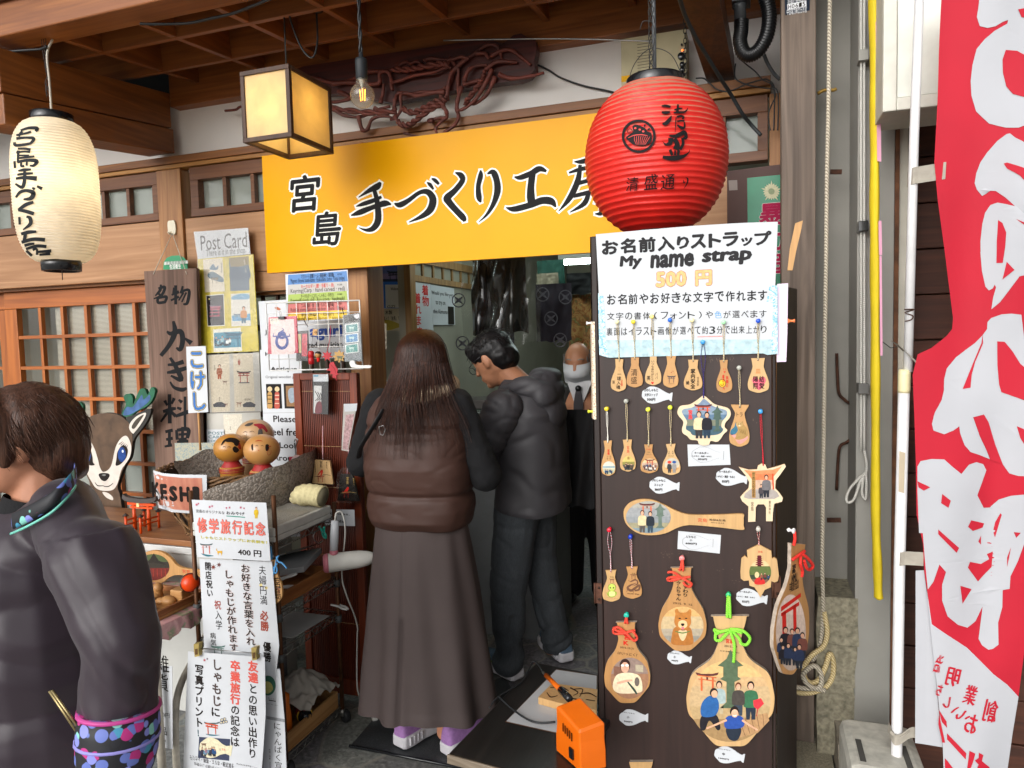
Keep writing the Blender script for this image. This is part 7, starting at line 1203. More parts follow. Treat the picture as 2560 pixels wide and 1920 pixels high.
for z in np.linspace(.865,1.415,90):
 hw=np.interp(z,[.865,.88,.94,1.0,1.08,1.18,1.252,1.31,1.36,1.39,1.415],[.185,.198,.215,.209,.218,.215,.206,.196,.162,.115,.085]);dp=np.interp(z,[.865,.9,1.0,1.1,1.25,1.34,1.415],[.135,.16,.15,.165,.148,.12,.075])
 for sz in(1.0,1.252):hw-=.009*math.exp(-((z-sz)/.010)**2);dp-=.009*math.exp(-((z-sz)/.010)**2)
 ring=[]
 for j in range(nn):
  a=2*math.pi*j/nn;ex=2/2.5;x=math.copysign(abs(math.cos(a))**ex,math.cos(a))*hw;y=math.copysign(abs(math.sin(a))**ex,math.sin(a))*dp;sm_=min(abs(z-1.0),abs(z-1.252),abs(z-.87));k=1+.012*nz3((x*12,y*12,z*22))+.02*nz3((x*26,3,z*9+x*6))*math.exp(-sm_*22)+.012*nz3((x*6,y*6,z*5))+.012*crease((x,y,z),(9,9,20),5);ring.append((wx+x*k,wy+y*k,z+.006*nz3((x*9,1,4))*(1 if z<.9 else .3)))
 VR_.append(ring)
MB().rings(VR_,VS).build('padded_vest',wm,subsurf=1)
for A in(aL,aR):pass
MB().tube([(hc[0]+math.cos(a)*.105,wy+.0+math.sin(a)*.118,1.395+.02*math.sin(a))for a in np.linspace(0,2*math.pi,30,False)],[.034*(1+.1*math.sin(i*2.3))for i in range(30)],mat('cream_fleece','b9a58c',.95,var=.15,vs=60,bump=1,bs=110),12,closed=True).build('fleece_collar',wm,subsurf=1)
SKM=mat('taupe_skirt','473c3a',.75,var=.05,vs=6,bump=.12,bs=320);R_=[]
for z in np.linspace(.9,.155,46):
 t_=(.9-z)/.745;ring=[]
 for j in range(180):
  a=2*math.pi*j/180;hw=.185+.095*t_;dp=.13+.095*t_;f=.012*t_*math.sin(a*7+.6)+.010*t_*math.sin(a*11+2+z*2)+.006*nz3((a*3,z*4,2));g_=-.016*math.exp(-((a-4.66-.03*t_)/.022)**2)*(1 if z<.55 else .35)
  ring.append((wx+math.cos(a)*(hw+f+g_),wy+math.sin(a)*(dp+f+g_),z+.018*math.cos(a)*t_*0-(.014*math.sin(a*2+1)*t_ if z<.2 else 0)))
 R_.append(ring)
MB().rings(R_,SKM,cap=False).build('skirt',wm)
HW1=hairm('dark_brown_hair','190c08','3d2116');HP=[]
def hw_(z):return float(np.interp(z,[1.15,1.22,1.30,1.38,1.46,1.54,1.585,1.61,1.622],[.235,.225,.19,.15,.12,.106,.085,.05,.01]))
def hy_(z):return float(np.interp(z,[1.15,1.30,1.38,1.44,1.54,1.59,1.622],[.178,.165,.13,.105,.112,.075,.0]))
R_=[]
for z in np.linspace(1.622,1.33,26):R_.append([(hc[0]-.005+math.cos(a)*hw_(z)*(.95 if math.sin(a)<0 else .86),wy+.01+math.sin(a)*(hy_(z)*.93 if math.sin(a)<0 else .085),z)for a in np.linspace(0,2*math.pi,60,False)])
HB_=MB().rings(R_,HW1);HB_.build('hair',wm,subsurf=1)
def lock(rg):
 f=rg.uniform(-1,1);tip=1.10+.30*rg.random()**.8+.05*abs(f);g=rg.gauss(0,.014);out=[];over=rg.random()<.5;ph=rg.uniform(0,6)
 for z in(1.62,1.60,1.56,1.50,1.44,1.395,1.35,1.30,1.25,1.20,1.15,1.10):
  if z<tip:break
  a=math.asin(f);k=1.01+rg.uniform(0,.02)+(.26 if over and abs(z-1.39)<.06 else .12 if over and z<1.34 else 0)*(1 if z<1.46 else 0);dr=max(0,1.5-z)
  out.append((hc[0]-.005+math.sin(a)*hw_(z)*(1+.0*k)+g*dr*3+.006*dr*math.sin(ph+z*16),wy+.01-math.cos(a)*hy_(z)*k-.008*dr*math.cos(ph+z*11),z))
 return out
b=MB();strands(b,900,lock,HW1,.0021,5,.15);strands(b,330,lock,hairm('lit_brown_hair','3a2016','5a3422'),.0014,9,.15);b.build('hair_strands',wm)
b=MB();DKB=mat('black_strap','121214',.6);b.tube(cat([(wx-.06,wy-.158,1.33),(wx-.10,wy-.163,1.27),(wx-.165,wy-.15,1.19),(wx-.2,wy-.115,1.14)],6),.012,DKB,8,sq=.35).build('bag_strap',wm);p=K_(5,272,1118,2.30);MB().tube([p+np.array([-.013+x,0,z])for x,z in((0,.012),(.018,.016),(.026,.0),(.016,-.02),(.004,-.018))],.0022,mat('steel_wire'),6,closed=True).build('strap_ring',wm)
LIL=mat('lilac_mesh','9a70a8',.75,var=.12,vs=90,bump=.5,bs=320);SOLE=mat('white_sole','c4c2c6',.5,var=.05)
def shoe(parent,heel,ang,um,L=.255,w=.044,h=.10,stripe=None):
 d=np.array([-math.sin(ang),math.cos(ang),0]);sd=np.array([math.cos(ang),math.sin(ang),0]);heel=np.asarray(heel,float);prof=[(0,.55),(.04,.8),(.2,.9),(.45,.85),(.7,1.05),(.88,.9),(1,.35)]
 o=[heel+d*L*t_+sd*w*f for t_,f in prof]+[heel+d*L*t_-sd*w*f for t_,f in prof[::-1]];b=MB();n=len(o);Z=lambda z,k=1:[p*1+np.array([0,0,z+(.012*math.sin(i*1.9)if k==2 else 0)])for i,p in enumerate(o)]
 c=sum(o)/n;b.rings([[c+(p-c)*.94+np.array([0,0,.001])for p in o],Z(.012),Z(.03),Z(.042),[c+(p-c)*.93+np.array([0,0,.05])for p in o]],SOLE,False)
 for t_ in(.12,.2,.28,.36):b.beam(heel+d*L*t_-sd*w*.98+np.array([0,0,.028]),heel+d*L*t_+sd*w*.98+np.array([0,0,.028]),.008,.03,SOLE)
 b.build('sole',parent,.003);R_=[]
 for t_,f,ht in((.015,.5,.6),(.03,.74,.92),(.12,.8,1.0),(.28,.8,.98),(.42,.8,.8),(.6,.9,.62),(.8,.9,.5),(.93,.65,.4),(.99,.3,.3)):R_.append([heel+d*L*t_+sd*w*f*.93*math.cos(a)+np.array([0,0,.04+(h-.04)*ht*max(0,math.sin(a))])for a in np.linspace(0,math.pi,14)])
 up_=MB().rings(R_,um,closed=False)
 if stripe:
  for t_ in(.3,.42,.54):up_.add([heel+d*L*(t_+e)-sd*w*k+np.array([0,0,z])for e,k,z in((0,.80,.075),(.06,.80,.075),(.16,.9,.047),(.1,.9,.047))],[(0,1,2,3)],stripe)
 up_.build('upper',parent,subsurf=1)
for nm,hl,an in(('a',(-1.31,2.34,.012),-.35),('b',(-1.115,2.345,.012),-.45)):
 s=thing('trainer','','',hl);s.parent=wm;s.location=Vector(hl)-Vector(wloc(wm));del s['label'],s['category'];shoe(s,hl,an,LIL,.25,.047,.125)
 # --- man in the grey hooded jacket
mx,my=-.985,2.98;mn=thing('person','man with glasses in a grey hooded jacket and dark trousers, head bowed over the counter','person',(mx,my,0));mc=K_(5,985,655,2.95);Rm=rotz(math.radians(168))@roty(math.radians(30))
aN=[(mx-.05,my-.19,1.30),(mx-.15,my-.20,1.03),(mx-.38,my-.06,1.10)];aF=[(mx+.02,my+.19,1.30),(mx-.10,my+.22,1.05),(mx-.36,my+.12,1.10)]
F1,F2=np.array([-1.09,2.99,0]),np.array([-.93,3.24,0]);bp=head(mc,Rm,1.0)+[(mc+np.array([.045,0,-.05]),.055,(mx+.0,my,1.36),.062),((mx+.0,my,1.24),np.array([.11,.17,.13]),None),((mx,my,1.2),.13,(mx+.01,my,.92),.14)]
for hp,ft_ in(((mx-.0,my-.09,.88),F1),((mx+.02,my+.09,.88),F2)):kn=(np.array(hp)+ft_)/2+np.array([-.03,0,.05]);bp+=[(hp,.085,kn,.058),(kn,.055,ft_+np.array([0,0,.1]),.04),(ft_+np.array([.02,0,.07]),.03,ft_+np.array([-.03,.02,.05]),.03)]
for A in(aN,aF):bp+=[(A[0],.05,A[1],.04),(A[1],.04,A[2],.028)]+hand(A[2],np.subtract(A[2],A[1]),(0,1,0))
blob('body',bp,.006,SKB,mn)
JK=mat('grey_jacket','383639',.6,var=.06,vs=10,bump=.15,bs=60);R_=[]
for z in np.linspace(.835,1.40,70):
 t_=(z-.835)/.565;hy=np.interp(z,[.835,.85,.95,1.1,1.25,1.33,1.37,1.40],[.205,.212,.208,.205,.21,.175,.13,.10]);hx_2=np.interp(z,[.835,.95,1.1,1.25,1.33,1.40],[.165,.158,.158,.155,.13,.09]);cx=mx+.045-.03*t_**2;ring=[]
 for j in range(110):
  a=2*math.pi*j/110;x=math.copysign(abs(math.cos(a))**.85,math.cos(a))*hx_2;y=math.copysign(abs(math.sin(a))**.85,math.sin(a))*hy;p=(x,y,z);k=1+.045*nz3((x*7,y*7,z*3.5))*(1-.5*t_)+.035*crease((x,y,z),(5,5,7),4)+.02*nz3((x*16,y*16,z*24))*(.4+.6*math.exp(-abs(z-.9)*14));ring.append((cx+x*k,my+y*k,z+.012*math.sin(a*2+.7)*(1-t_)**4))
 R_.append(ring)
b=MB().rings(R_,JK,cap=False);b.rings([[(q_[0]*.995+(mx+.04)*.005,q_[1]*.995+my*.005,q_[2]-.0)for q_ in R_[0]],[((q_[0]-mx-.04)*.93+mx+.04,(q_[1]-my)*.93+my,q_[2]+.02)for q_ in R_[0]]],JK,cap=False);b.build('hooded_jacket',mn,subsurf=1)
jp=[]
for A in(aN,aF):jp+=[(np.array(A[0])+np.array([.03,0,-.02]),.092,A[1],.074),(A[1],.072,A[2],.05)]
blob('sleeves',jp,.0075,JK,mn,8,lambda p:.006*nz3(p*9)+.006*crease((p[0]+p[2],p[1],p[2]),(8,8,12),4))
blob('hood',[((mx+x,my+y,z),np.array([rx,ry,rz]),None)for x,y,z,rx,ry,rz in((.13,-.02,1.33,.07,.15,.10),(.155,-.01,1.26,.05,.12,.09),(.07,-.13,1.37,.09,.045,.05),(.07,.12,1.37,.09,.045,.05),(.11,0,1.41,.07,.12,.04))],.008,JK,mn,6,lambda p:.006*nz3(p*12)+.006*crease(p,(8,8,12),4))
MB().tube([(mx+.035+math.cos(a)*.098,my-.02+math.sin(a)*.115,1.385+.03*math.cos(a))for a in np.linspace(0,2*math.pi,26,False)],[.024+.004*math.sin(i*1.7)for i in range(26)],JK,10,closed=True).build('collar',mn,subsurf=1)
JN=mat('charcoal_denim','3b3f43',.85,var=.25,vs=70,bump=.4,bs=260,mp=(4,4,.7));jp=[((mx+.02,my,.86),np.array([.135,.16,.10]),None)]
for hp,ft_,w_ in(((mx-.0,my-.085,.84),F1,1),((mx+.03,my+.085,.84),F2,.95)):kn=(np.array(hp)+ft_)/2+np.array([-.02,0,.05]);jp+=[(hp,.105*w_,kn,.085*w_),(kn,.085*w_,ft_+np.array([.01,0,.11]),.072*w_),(ft_+np.array([.01,0,.13]),.08,ft_+np.array([.0,0,.10]),.075)]
blob('trousers',jp,.008,JN,mn,4,lambda p:.007*nz3((p[0]*7,p[1]*7,p[2]*6))+.009*crease((p[0]+p[2]*.5,p[1],p[2]),(6,6,9),4)*(1.5 if p[2]<.35 else .6))
BLS=mat('blue_grey_knit','4f6478',.8,var=.15,vs=80,bump=.4);LM=mat('lime_stripe','86b01e',.5)
for ft_,an in((F1+np.array([.06,.0,.012]),1.05),(F2+np.array([.07,-.02,.012]),.75)):s=thing('trainer','','',ft_);s.parent=mn;s.location=Vector(ft_)-Vector(wloc(mn));del s['label'],s['category'];shoe(s,ft_,an,BLS,.28,.05,.125,LM)
HM=hairm('black_hair','08080a','1d1a1a');q=lambda x,y,z:mc+Rm@np.array([x,y,z])
blob('hair',[(q(-.012,0,.03),np.array([.104,.086,.096]),Rm),(q(-.05,0,-.02),np.array([.066,.078,.07]),Rm),(q(.05,0,.075),np.array([.06,.07,.04]),Rm),(q(-.075,0,-.04),np.array([.036,.06,.04]),Rm),(q(.03,.052,.045),np.array([.055,.03,.045]),Rm),(q(.03,-.052,.045),np.array([.055,.03,.045]),Rm)],.006,HM,mn,3,lambda p:.005*nz3((p[0]*30,p[1]*30,p[2]*30)))
def mlock(rg):
 th,ph=rg.uniform(0,2*math.pi),rg.uniform(.05,1.5);d=np.array([math.sin(ph)*math.cos(th),math.sin(ph)*math.sin(th),math.cos(ph)]);a=np.array([-.012,0,.028])+d*np.array([.104,.087,.096]);g=np.array([.5*(1 if a[0]>0 else-.6),d[1]*.4,-.55+.5*math.cos(ph)])+np.array([rg.gauss(0,.2)for _ in range(3)]);l=rg.uniform(.02,.045)
 return[q(*a),q(*(a+d*.003+g*l*.5)),q(*(a+g*l))]
b=MB();strands(b,420,mlock,HM,.0013,2);b.build('hair_strands',mn)
b=MB();GF=mat('glasses_frame','15161a',.3)
for e in(-1,1):b.tube([q(-.0,e*.081,.015),q(.05,e*.079,.012),q(.1,e*.06,.008)],.0018,GF,6).tube([q(.107-.006*math.cos(a)*0,e*.033+.024*math.cos(a),-.006+.016*math.sin(a))for a in np.linspace(0,2*math.pi,18,False)],.0016,GF,6,closed=True)
b.tube([q(.11,-.01,.0),q(.112,0,.003),q(.11,.01,.0)],.0015,GF,6).build('glasses',mn)
# --- masked shopkeeper
ox,oy=-.97,4.0;od=thing('person','balding shopkeeper in a white mask, green jumper and tie behind the couple','person',(ox,oy,0));oc=K_(5,1530,670,oy);Ro=rotz(math.radians(-88))@roty(.32);ox=oc[0]+.02;qo=lambda x,y,z:oc+Ro@np.array([x,y,z])
op=head(oc,Ro,1.0)+[(oc+np.array([0,.02,-.08]),.056,(ox,oy+.05,1.28),.06),((ox,oy+.05,1.17),np.array([.12,.08,.1]),None),((ox,oy+.05,1.15),.14,(ox,oy+.05,.85),.14)]
for s in(-1,1):op+=[((ox+s*.09,oy+.05,.85),.08,(ox+s*.1,oy+.05,.06),.04),((ox+s*.2,oy+.05,1.19),.035,(ox+s*.25,oy,.98),.035),((ox+s*.25,oy,.98),.04,(ox+s*.16,oy-.16,.95),.028)]+hand((ox+s*.16,oy-.16,.95),(-s*.4,-.8,-.1),(1,0,0))
blob('body',op,.008,SKB,od)
SU=mat('dark_suit','25211f',.8,var=.1,vs=40);GRN=mat('green_jumper','4d6b2a',.9,var=.1,vs=60,bump=.4);blob('jacket',[((ox+s*.13,oy+.06,1.18),np.array([.11,.12,.12]),None)for s in(-1,1)]+[((ox+s*.15,oy+.06,1.12),.1,(ox+s*.15,oy+.06,.75),.1)for s in(-1,1)]+[((ox+s*.21,oy+.05,1.21),.07,(ox+s*.26,oy,.98),.062)for s in(-1,1)]+[((ox+s*.26,oy,.98),.06,(ox+s*.17,oy-.14,.955),.045)for s in(-1,1)]+[((ox,oy+.12,1.2),.1,(ox,oy+.12,.75),.12)],.011,SU,od)
blob('jumper',[((ox,oy+.03,1.16),np.array([.1,.10,.14]),None),((ox,oy+.03,1.0),np.array([.13,.12,.2]),None)],.01,GRN,od);WSH=mat('white_shirt','b9b9bb',.7)
MB().add([(ox-.075,oy-.055,1.325),(ox+.075,oy-.055,1.325),(ox+.02,oy-.088,1.19),(ox-.02,oy-.088,1.19),(ox-.08,oy+.03,1.33),(ox+.08,oy+.03,1.33)],[(0,3,2,1),(0,4,3),(1,2,5)],WSH).ball((ox,oy+.01,1.31),.07,WSH,14,(1,1,.6)).build('shirt',od);MB().ball((ox,oy-.088,1.285),.019,BLK,10).rings([[(ox+w_,oy-.095,z),(ox+w_,oy-.086,z),(ox-w_,oy-.086,z),(ox-w_,oy-.095,z)]for w_,z in((.012,1.28),(.028,1.2),(.0285,1.15))],mat('dark_tie','231c22',.5),False).build('tie',od)
blob('trousers',[((ox+s*.09,oy+.05,.85),.1,(ox+s*.1,oy+.05,.09),.075)for s in(-1,1)],.012,mat('black_trousers','0e0e10',.8),od)
for s in(-1,1):MB().ball((ox+s*.1,oy-.0,.045),.045,BLK,12,(1,2.4,1)).build('shoe',od)
MK=mat('white_mask','bfc1c4',.7,var=.04,bump=.2,bs=60);R_=[]
for i in range(9):
 v=i/8;z=.0-.115*v;R_.append([qo(.096+.034*math.sin(math.pi*min(1,v*1.15))*math.cos(a)-.075*(1-math.cos(a)),.083*math.sin(a),z+.006*math.cos(v*20))for a in np.linspace(-1.25,1.25,16)])
MB().rings(R_,MK,cap=False,closed=False).build('face_mask',od)
b=MB();GH=hairm('grey_hair','6d6a66','9a9794')
for e in(-1,1):b.tube([qo(.092,e*.018,.034),qo(.09,e*.034,.04),qo(.082,e*.05,.034)],.0032,GH,6)
b.build('eyebrows',od)
def olock(rg):th=rg.uniform(.9,5.38);z=rg.uniform(-.06,.05);a=np.array([.094*math.cos(th),.078*math.sin(th),z]);return[qo(*a),qo(*(a*1.04+np.array([0,0,-.015]))),qo(*(a*1.03+np.array([0,0,-.03])))]
b=MB();strands(b,260,olock,GH,.002,4);b.build('hair',od)
# --- woman passing in the foreground
gy=1.10;gc=K_(0,52,1098,gy);fw=thing('person','passer-by with short brown hair and a plum jacket with colourful collar, close to the camera','person',(gc[0],gy,0));ga=math.radians(231);Rg=rotz(ga)@roty(.08);qg=lambda x,y,z:gc+Rg@np.array([x,y,z])
gf=np.array([math.cos(ga),math.sin(ga),0]);gr=np.array([-math.sin(ga),math.cos(ga),0])*-1;V_=lambda f_,r_,z:np.array([gc[0],gc[1],0])-gf*.03+gf*f_+gr*r_+np.array([0,0,z])
sh=K_(7,604,300,gy-.08);el=K_(7,790,820,gy-.10);wr=K_(7,760,1440,gy-.12);d_=nrm(wr-el);wr2=wr-d_*.03
bp=head(gc,Rg,.93)+[(qg(-.03,0,-.07),.054,V_(0,0,1.24),.058),(V_(.02,0,1.12),np.array([.1,.1,.1]),None),(V_(.01,0,1.1),.12,V_(0,0,.8),.13),(sh-np.array([0,0,.06]),.035,el,.036),(el,.036,wr,.026)]+hand(wr,d_,gf)
fe=V_(.03,.25,.95);fh=V_(.1,.24,.74);bp+=[(V_(0,.18,1.12),.04,fe,.036),(fe,.036,fh,.026)]+hand(fh,(-.2,0,-1),gf)
for s in(-1,1):kn=V_(.02+s*.1,s*.09,.45);bp+=[(V_(0,s*.09,.8),.085,kn,.056),(kn,.055,V_(-.06+s*.17,s*.09,.08),.038),(V_(-.06+s*.17,s*.09,.06),.035,V_(.08+s*.17,s*.09,.035),.03)]
blob('body',bp,.006,SKA,fw)
PJ=mat('plum_jacket','2b212a',.45,var=.05,vs=10,bump=.12,bs=60,spec=.42,sheen=.15)
tr_=K_(18,690,1390,gy-.02);jp=[(tr_,.066,sh+np.array([-.01,0,-.015]),.082),(V_(.0,-.0,1.16),.10,tr_+np.array([-.02,0,-.03]),.07),(V_(.02,0,1.1),np.array([.17,.17,.16]),None),(V_(.01,0,.95),np.array([.19,.19,.25]),None),(V_(.01,0,.74),np.array([.195,.195,.2]),None),(sh,.086,el,.076),(el,.076,wr2,.068),(V_(0,.16,1.12),.085,fe,.075),(fe,.075,fh,.06),(V_(0,0,1.17),.1,V_(0,.15,1.13),.09)]
ax_=nrm(wr-sh)
def wrk(p):
 r_=p-sh;t_=r_@ax_;dd=np.linalg.norm(r_-ax_*t_);near=1/(1+math.exp((dd-.105)*90))*(t_>-.05);cu=min(1,max(0,t_)*1.6)
 return .006*nz3(p*6)+(near*(.008+.007*cu))*crease((p[0]+p[2]*.9,p[1],p[2]*.8+p[0]),(9,9,12),3.5)+(1-near)*.010*crease(p,(4,4,5),4)+near*.004*nz3((p[0]*10,p[1]*10,p[2]*14))
blob('jacket',jp,.0065,PJ,fw,12,wrk)
def patt():
 mt,n,b_=_new('colourful_trim');v=n.nodes.new('ShaderNodeTexVoronoi');v.inputs['Scale'].default_value=46;tc_=n.nodes.new('ShaderNodeTexCoord');n.links.new(tc_.outputs['Object'],v.inputs['Vector']);sp=n.nodes.new('ShaderNodeSeparateColor');n.links.new(v.outputs['Color'],sp.inputs[0]);r=_ramp(n,sp.outputs[0],[(0,hx('5f70b8')),(.36,hx('15161f')),(.5,hx('7f86d0')),(.66,hx('b02a78')),(.8,hx('7fc4b8')),(.9,hx('3f8fb0'))]);r.color_ramp.interpolation='CONSTANT'
 r2=_ramp(n,v.outputs['Distance'],[(.52,(0,0,0)),(.56,(1,1,1))]);n.links.new(_mix(n,r2.outputs[0],r.outputs[0],hx('101118')),b_.inputs[0]);b_.inputs['Roughness'].default_value=.6;return mt
CT_=patt();BKN=mat('black_knit');P=[K_(18,x,y,Y)for x,y,Y in((130,1570,1.0),(330,1475,.99),(560,1340,1.0),(720,1190,1.03),(800,1090,1.07),(815,1030,1.12),(740,1000,1.2))]
q=cat(P,6);MB().rings([[p+np.array([0,0,-.022]),p+np.array([.008,-.010,-.004]),p+np.array([.002,-.004,.026]),p+np.array([-.014,.012,.016])]for p in q],CT_).build('patterned_collar',fw,subsurf=1);MB().tube([p+np.array([.007,-.009,-.018])for p in q],.0026,mat('mint_piping','6fbfae',.5),6).build('piping',fw)
b=MB();b.rings([[V_(-.005+math.cos(a)*r,math.sin(a)*r*.95,z+.02*math.cos(a))for a in np.linspace(0,2*math.pi,30,False)]for r,z in((.13,1.15),(.095,1.205),(.078,1.24),(.074,1.25))],BKN,cap=False).build('black_jumper',fw)
cf=[np.array(wr)+d_*x for x in(-.055,-.02,.03,.06)];MB().tube(cf,[.068,.072,.070,.064],CT_,24).build('patterned_cuff',fw);MB().tube([cf[0]+d_*.0]*1+[cf[0]+d_*.006],.0725,mat('pink_piping','b8408a',.5),24).tube([cf[1]+d_*.018,cf[1]+d_*.023],.0735,mat('lilac_piping','8f8ad0',.5),24).build('piping',fw)
z0_,z1_=K_(7,318,1150,.92),K_(7,520,1450,.93);b=MB();b.tube([z0_,z1_],.0028,mat('brass_zip','9a8a62',.35,.8),6).tube([z0_+np.array([.006,0,.002]),z1_+np.array([.006,-.0,.008])],.0026,mat('brass_zip'),6).build('pocket_zip',fw)
HG=hairm('short_brown_hair','2f1d15','5a3c2e')
blob('hair',[(qg(-.02,0,.022),np.array([.103,.088,.100]),Rg),(qg(-.06,0,-.03),np.array([.068,.082,.085]),Rg),(qg(.05,0,.07),np.array([.06,.078,.05]),Rg),(qg(-.085,0,-.075),np.array([.035,.06,.035]),Rg),(qg(.045,.066,.03),np.array([.05,.025,.05]),Rg),(qg(.03,.072,.0),np.array([.02,.016,.05]),Rg)],.005,HG,fw,3,lambda p:.004*nz3((p[0]*40,p[1]*40,p[2]*14)))
def glock(rg):
 th,ph=rg.uniform(0,2*math.pi),rg.uniform(.0,1.85);d=np.array([math.sin(ph)*math.cos(th),math.sin(ph)*math.sin(th),math.cos(ph)]);a=np.array([-.02,0,.02])+d*np.array([.101,.086,.098]);l=rg.uniform(.03,.07);g=np.array([d[0]*.25-.25,d[1]*.2,-.8*math.sin(ph)-.05])+np.array([rg.gauss(0,.1)for _ in range(3)]);g=g-d*max(0,g@d)*.8
 if a[0]>.0 and a[2]<.0:a=a*np.array([-1,1,1])
 return[qg(*a),qg(*(a+d*.004+g*l*.5)),qg(*(a+g*l))]
b=MB();strands(b,1300,glock,HG,.0011,6,.2);b.build('hair_strands',fw)
# ==== right edge: post, rope, neighbour's wall, flags
GW=wood('weathered_post','5a4d43','8b7a6c','z',.75,.7,.9,.5,'4a4441')
px0=onY(1953,300,2.55)[0];px1=onY(2040,300,2.55)[0]
wp=thing('weathered_post','grey weathered square timber post carrying a small dark number plate','post',((px0+px1)/2,2.6,.16))
MB().box(px0,px1,2.55,2.655,.165,3.0,GW).build('timber',wp,.004)
p3=FY(2.55,28);NV=ink('1d2636');b=MB().slab(p3,[p3.P([(1818,-30),(2135,-70),(2130,130),(1825,190)])],NV,.0005,.003);q=p3.off(.0031);WI=ink('e2e4e6')
b.poly(q,[(1850,55),(2090,5),(2092,78),(1855,125)],WI,.0002)
for i,ch in enumerate('H0615'):b.tx(q,ch,1862+i*45,62-i*9,1898+i*45,112-i*9,INK,.0005,.01)
b.tx(q,'街路灯管理番号',1855,-5,2090,38,WI,.0005).tx(q,'中国電力㈱廿日市営',1845,110,2095,155,WI,.0005);b.build('number_plate',wp)
GR=mat('speckled_granite','98927f',.85,var=.35,vs=220,bump=.5,bs=90);GR2=mat('mossy_stone','857f6c',.9,var=.4,vs=60,bump=.9,bs=40)
def rough_block(b,x0,x1,y0,y1,z0,z1,m_,s=.008,n=7):
 o=MB().box(x0,x1,y0,y1,z0,z1,m_);V=[]
 import itertools
 def face(f):
  g=[]
  for i in range(n+1):
   for j in range(n+1):
    p=np.array(f(i/n,j/n));w=s*np.array([nz3(p+k*7,9)for k in range(3)]);g.append(p+w)
  b.add(g,[(i*(n+1)+j,(i+1)*(n+1)+j,(i+1)*(n+1)+j+1,i*(n+1)+j+1)for i in range(n)for j in range(n)],m_,True)
 X,Y,Z=x1-x0,y1-y0,z1-z0
 face(lambda u,v:(x0+u*X,y0,z0+v*Z));face(lambda u,v:(x0+u*X,y0+v*Y,z1));face(lambda u,v:(x0,y1-u*Y,z0+v*Z));face(lambda u,v:(x1,y0+u*Y,z0+v*Z));return b
ft=thing('stone_footing','speckled stone footing under the weathered post','stone base',(.15,2.6,0))
rough_block(MB(),px0-.05,px1+.05,2.38,2.72,0,.165,GR,.004).build('footing_stone',ft)
for z0,z1,dx in((.166,.40,0),(.401,.545,.006),(.546,.70,.012)):rough_block(MB(),px1+.004,px1+.115+dx,2.5,2.8,z0,z1,GR2,.009).build('footing_stone',ft)
RP=cord_mat('8f8676','cfc5b0',170);RPY=cord_mat('b39a62','d9c79a',170)
rp=thing('thick_rope','thick hemp rope hanging down the post and knotted in a coil near its foot','rope',(px1,2.53,.35))
f2=FY(2.5,9);up=FY(2.53,3)
MB().tube(cat([up.at(965,-60),up.at(960,300),up.at(955,700),up.at(945,1150),up.at(940,1640),f2.at(918,0),f2.at(915,350),f2.at(920,650),f2.at(900,860),f2.at(850,960)],6),.0068,RP,9).build('rope_end',rp)
q=[f2.at(x,y,h)for x,y,h in[(925,640,.0),(945,760,.01),(920,850,.015),(850,900,.02),(800,970,.02),(800,1050,.015),(840,1090,.01),(890,1060,.02),(930,980,.022),(960,900,.015),(985,960,.005),(980,1060,.0),(930,1120,.01),(830,1150,.015),(730,1140,.015),(640,1100,.005)]]
MB().tube(cat(q,6),.0085,RPY,9).build('rope_coil',rp)
q=[f2.at(x,y,h)for x,y,h in[(640,1070,.0),(720,1100,.02),(830,1110,.028),(900,1090,.03),(900,1010,.03),(860,960,.034),(810,990,.03),(790,1040,.02),(830,1090,.034),(930,1130,.02)]]
MB().tube(cat(q,6),.0082,RP,9).build('rope_coil',rp)
MB().tube(cat([f2.at(640,1050,-.005),f2.at(720,990,.012),f2.at(790,970,.02)],6),.008,RP,9).build('rope_coil',rp)
nb=thing('neighbour_wall','grey rendered wall and brown board siding of the neighbouring building','wall',(.6,2.8,0))
CO=mat('grey_render','85827b',.9,var=.16,vs=3,bump=.25,bs=60);CO2=mat('grey_column_paint','8f8d86',.6,var=.08,vs=5)
def X3(x,Y,k=3,y=500):return onY(*C(k,x,y),Y)[0]
MB().box(px1-.02,X3(1118,2.7),2.705,2.9,.6,3.2,CO).build('render',nb);MB().box(px1+.02,X3(1140,2.7),2.72,2.9,0,.6,mat('white_render','a19e97',.9)).build('render',nb)
MB().box(X3(1120,2.7),X3(1142,2.7),2.76,2.9,0,3.2,mat('gap_shade','15130f',.9)).build('gap_shade_strip',nb)  # near-black box stands in for the shade inside the gap
MB().box(X3(1146,2.5),X3(1388,2.5),2.5,2.75,.28,3.2,CO2).build('column',nb,.003)
MB().box(X3(1391,2.5),X3(1420,2.5),2.505,2.74,.2,3.2,mat('rusty_edge','5f3c24',.8,var=.45,vs=25,bump=.5)).build('rusty_edge',nb)
MB().box(X3(1422,2.5),X3(1482,2.5),2.515,2.75,.1,3.2,mat('cream_jamb','b5b1a3',.5)).build('jamb',nb,.002)
SD=wood('brown_siding','3a2118','5b3424','x',.6,.3)
x0=X3(1484,2.5)
for i in range(20):
 z=.02+i*.152;b=MB().box(x0,2.4,2.72+.003*(i%2),2.76,z,z+.148,SD);b.build('siding_board',nb,.003)
FE=mat('rusted_iron','4a2f22',.8,.5,var=.5,vs=50,bump=.6)
w3=FY(2.69,6);MB().tube(cat([w3.at(1005,625,.015),w3.at(1010,760,.012),w3.at(1020,880,.012),w3.at(1060,925,.012),w3.at(1110,970,.01),w3.at(1120,1060,.01),w3.at(1115,1150,.01),w3.at(1070,1195,.012),w3.at(1025,1225,.012),w3.at(1012,1350,.012),w3.at(1005,1500,.015)],4),.0052,FE,7).build('iron_bracket',**T('rusty bent iron bracket on the grey render beside the post','bracket'))
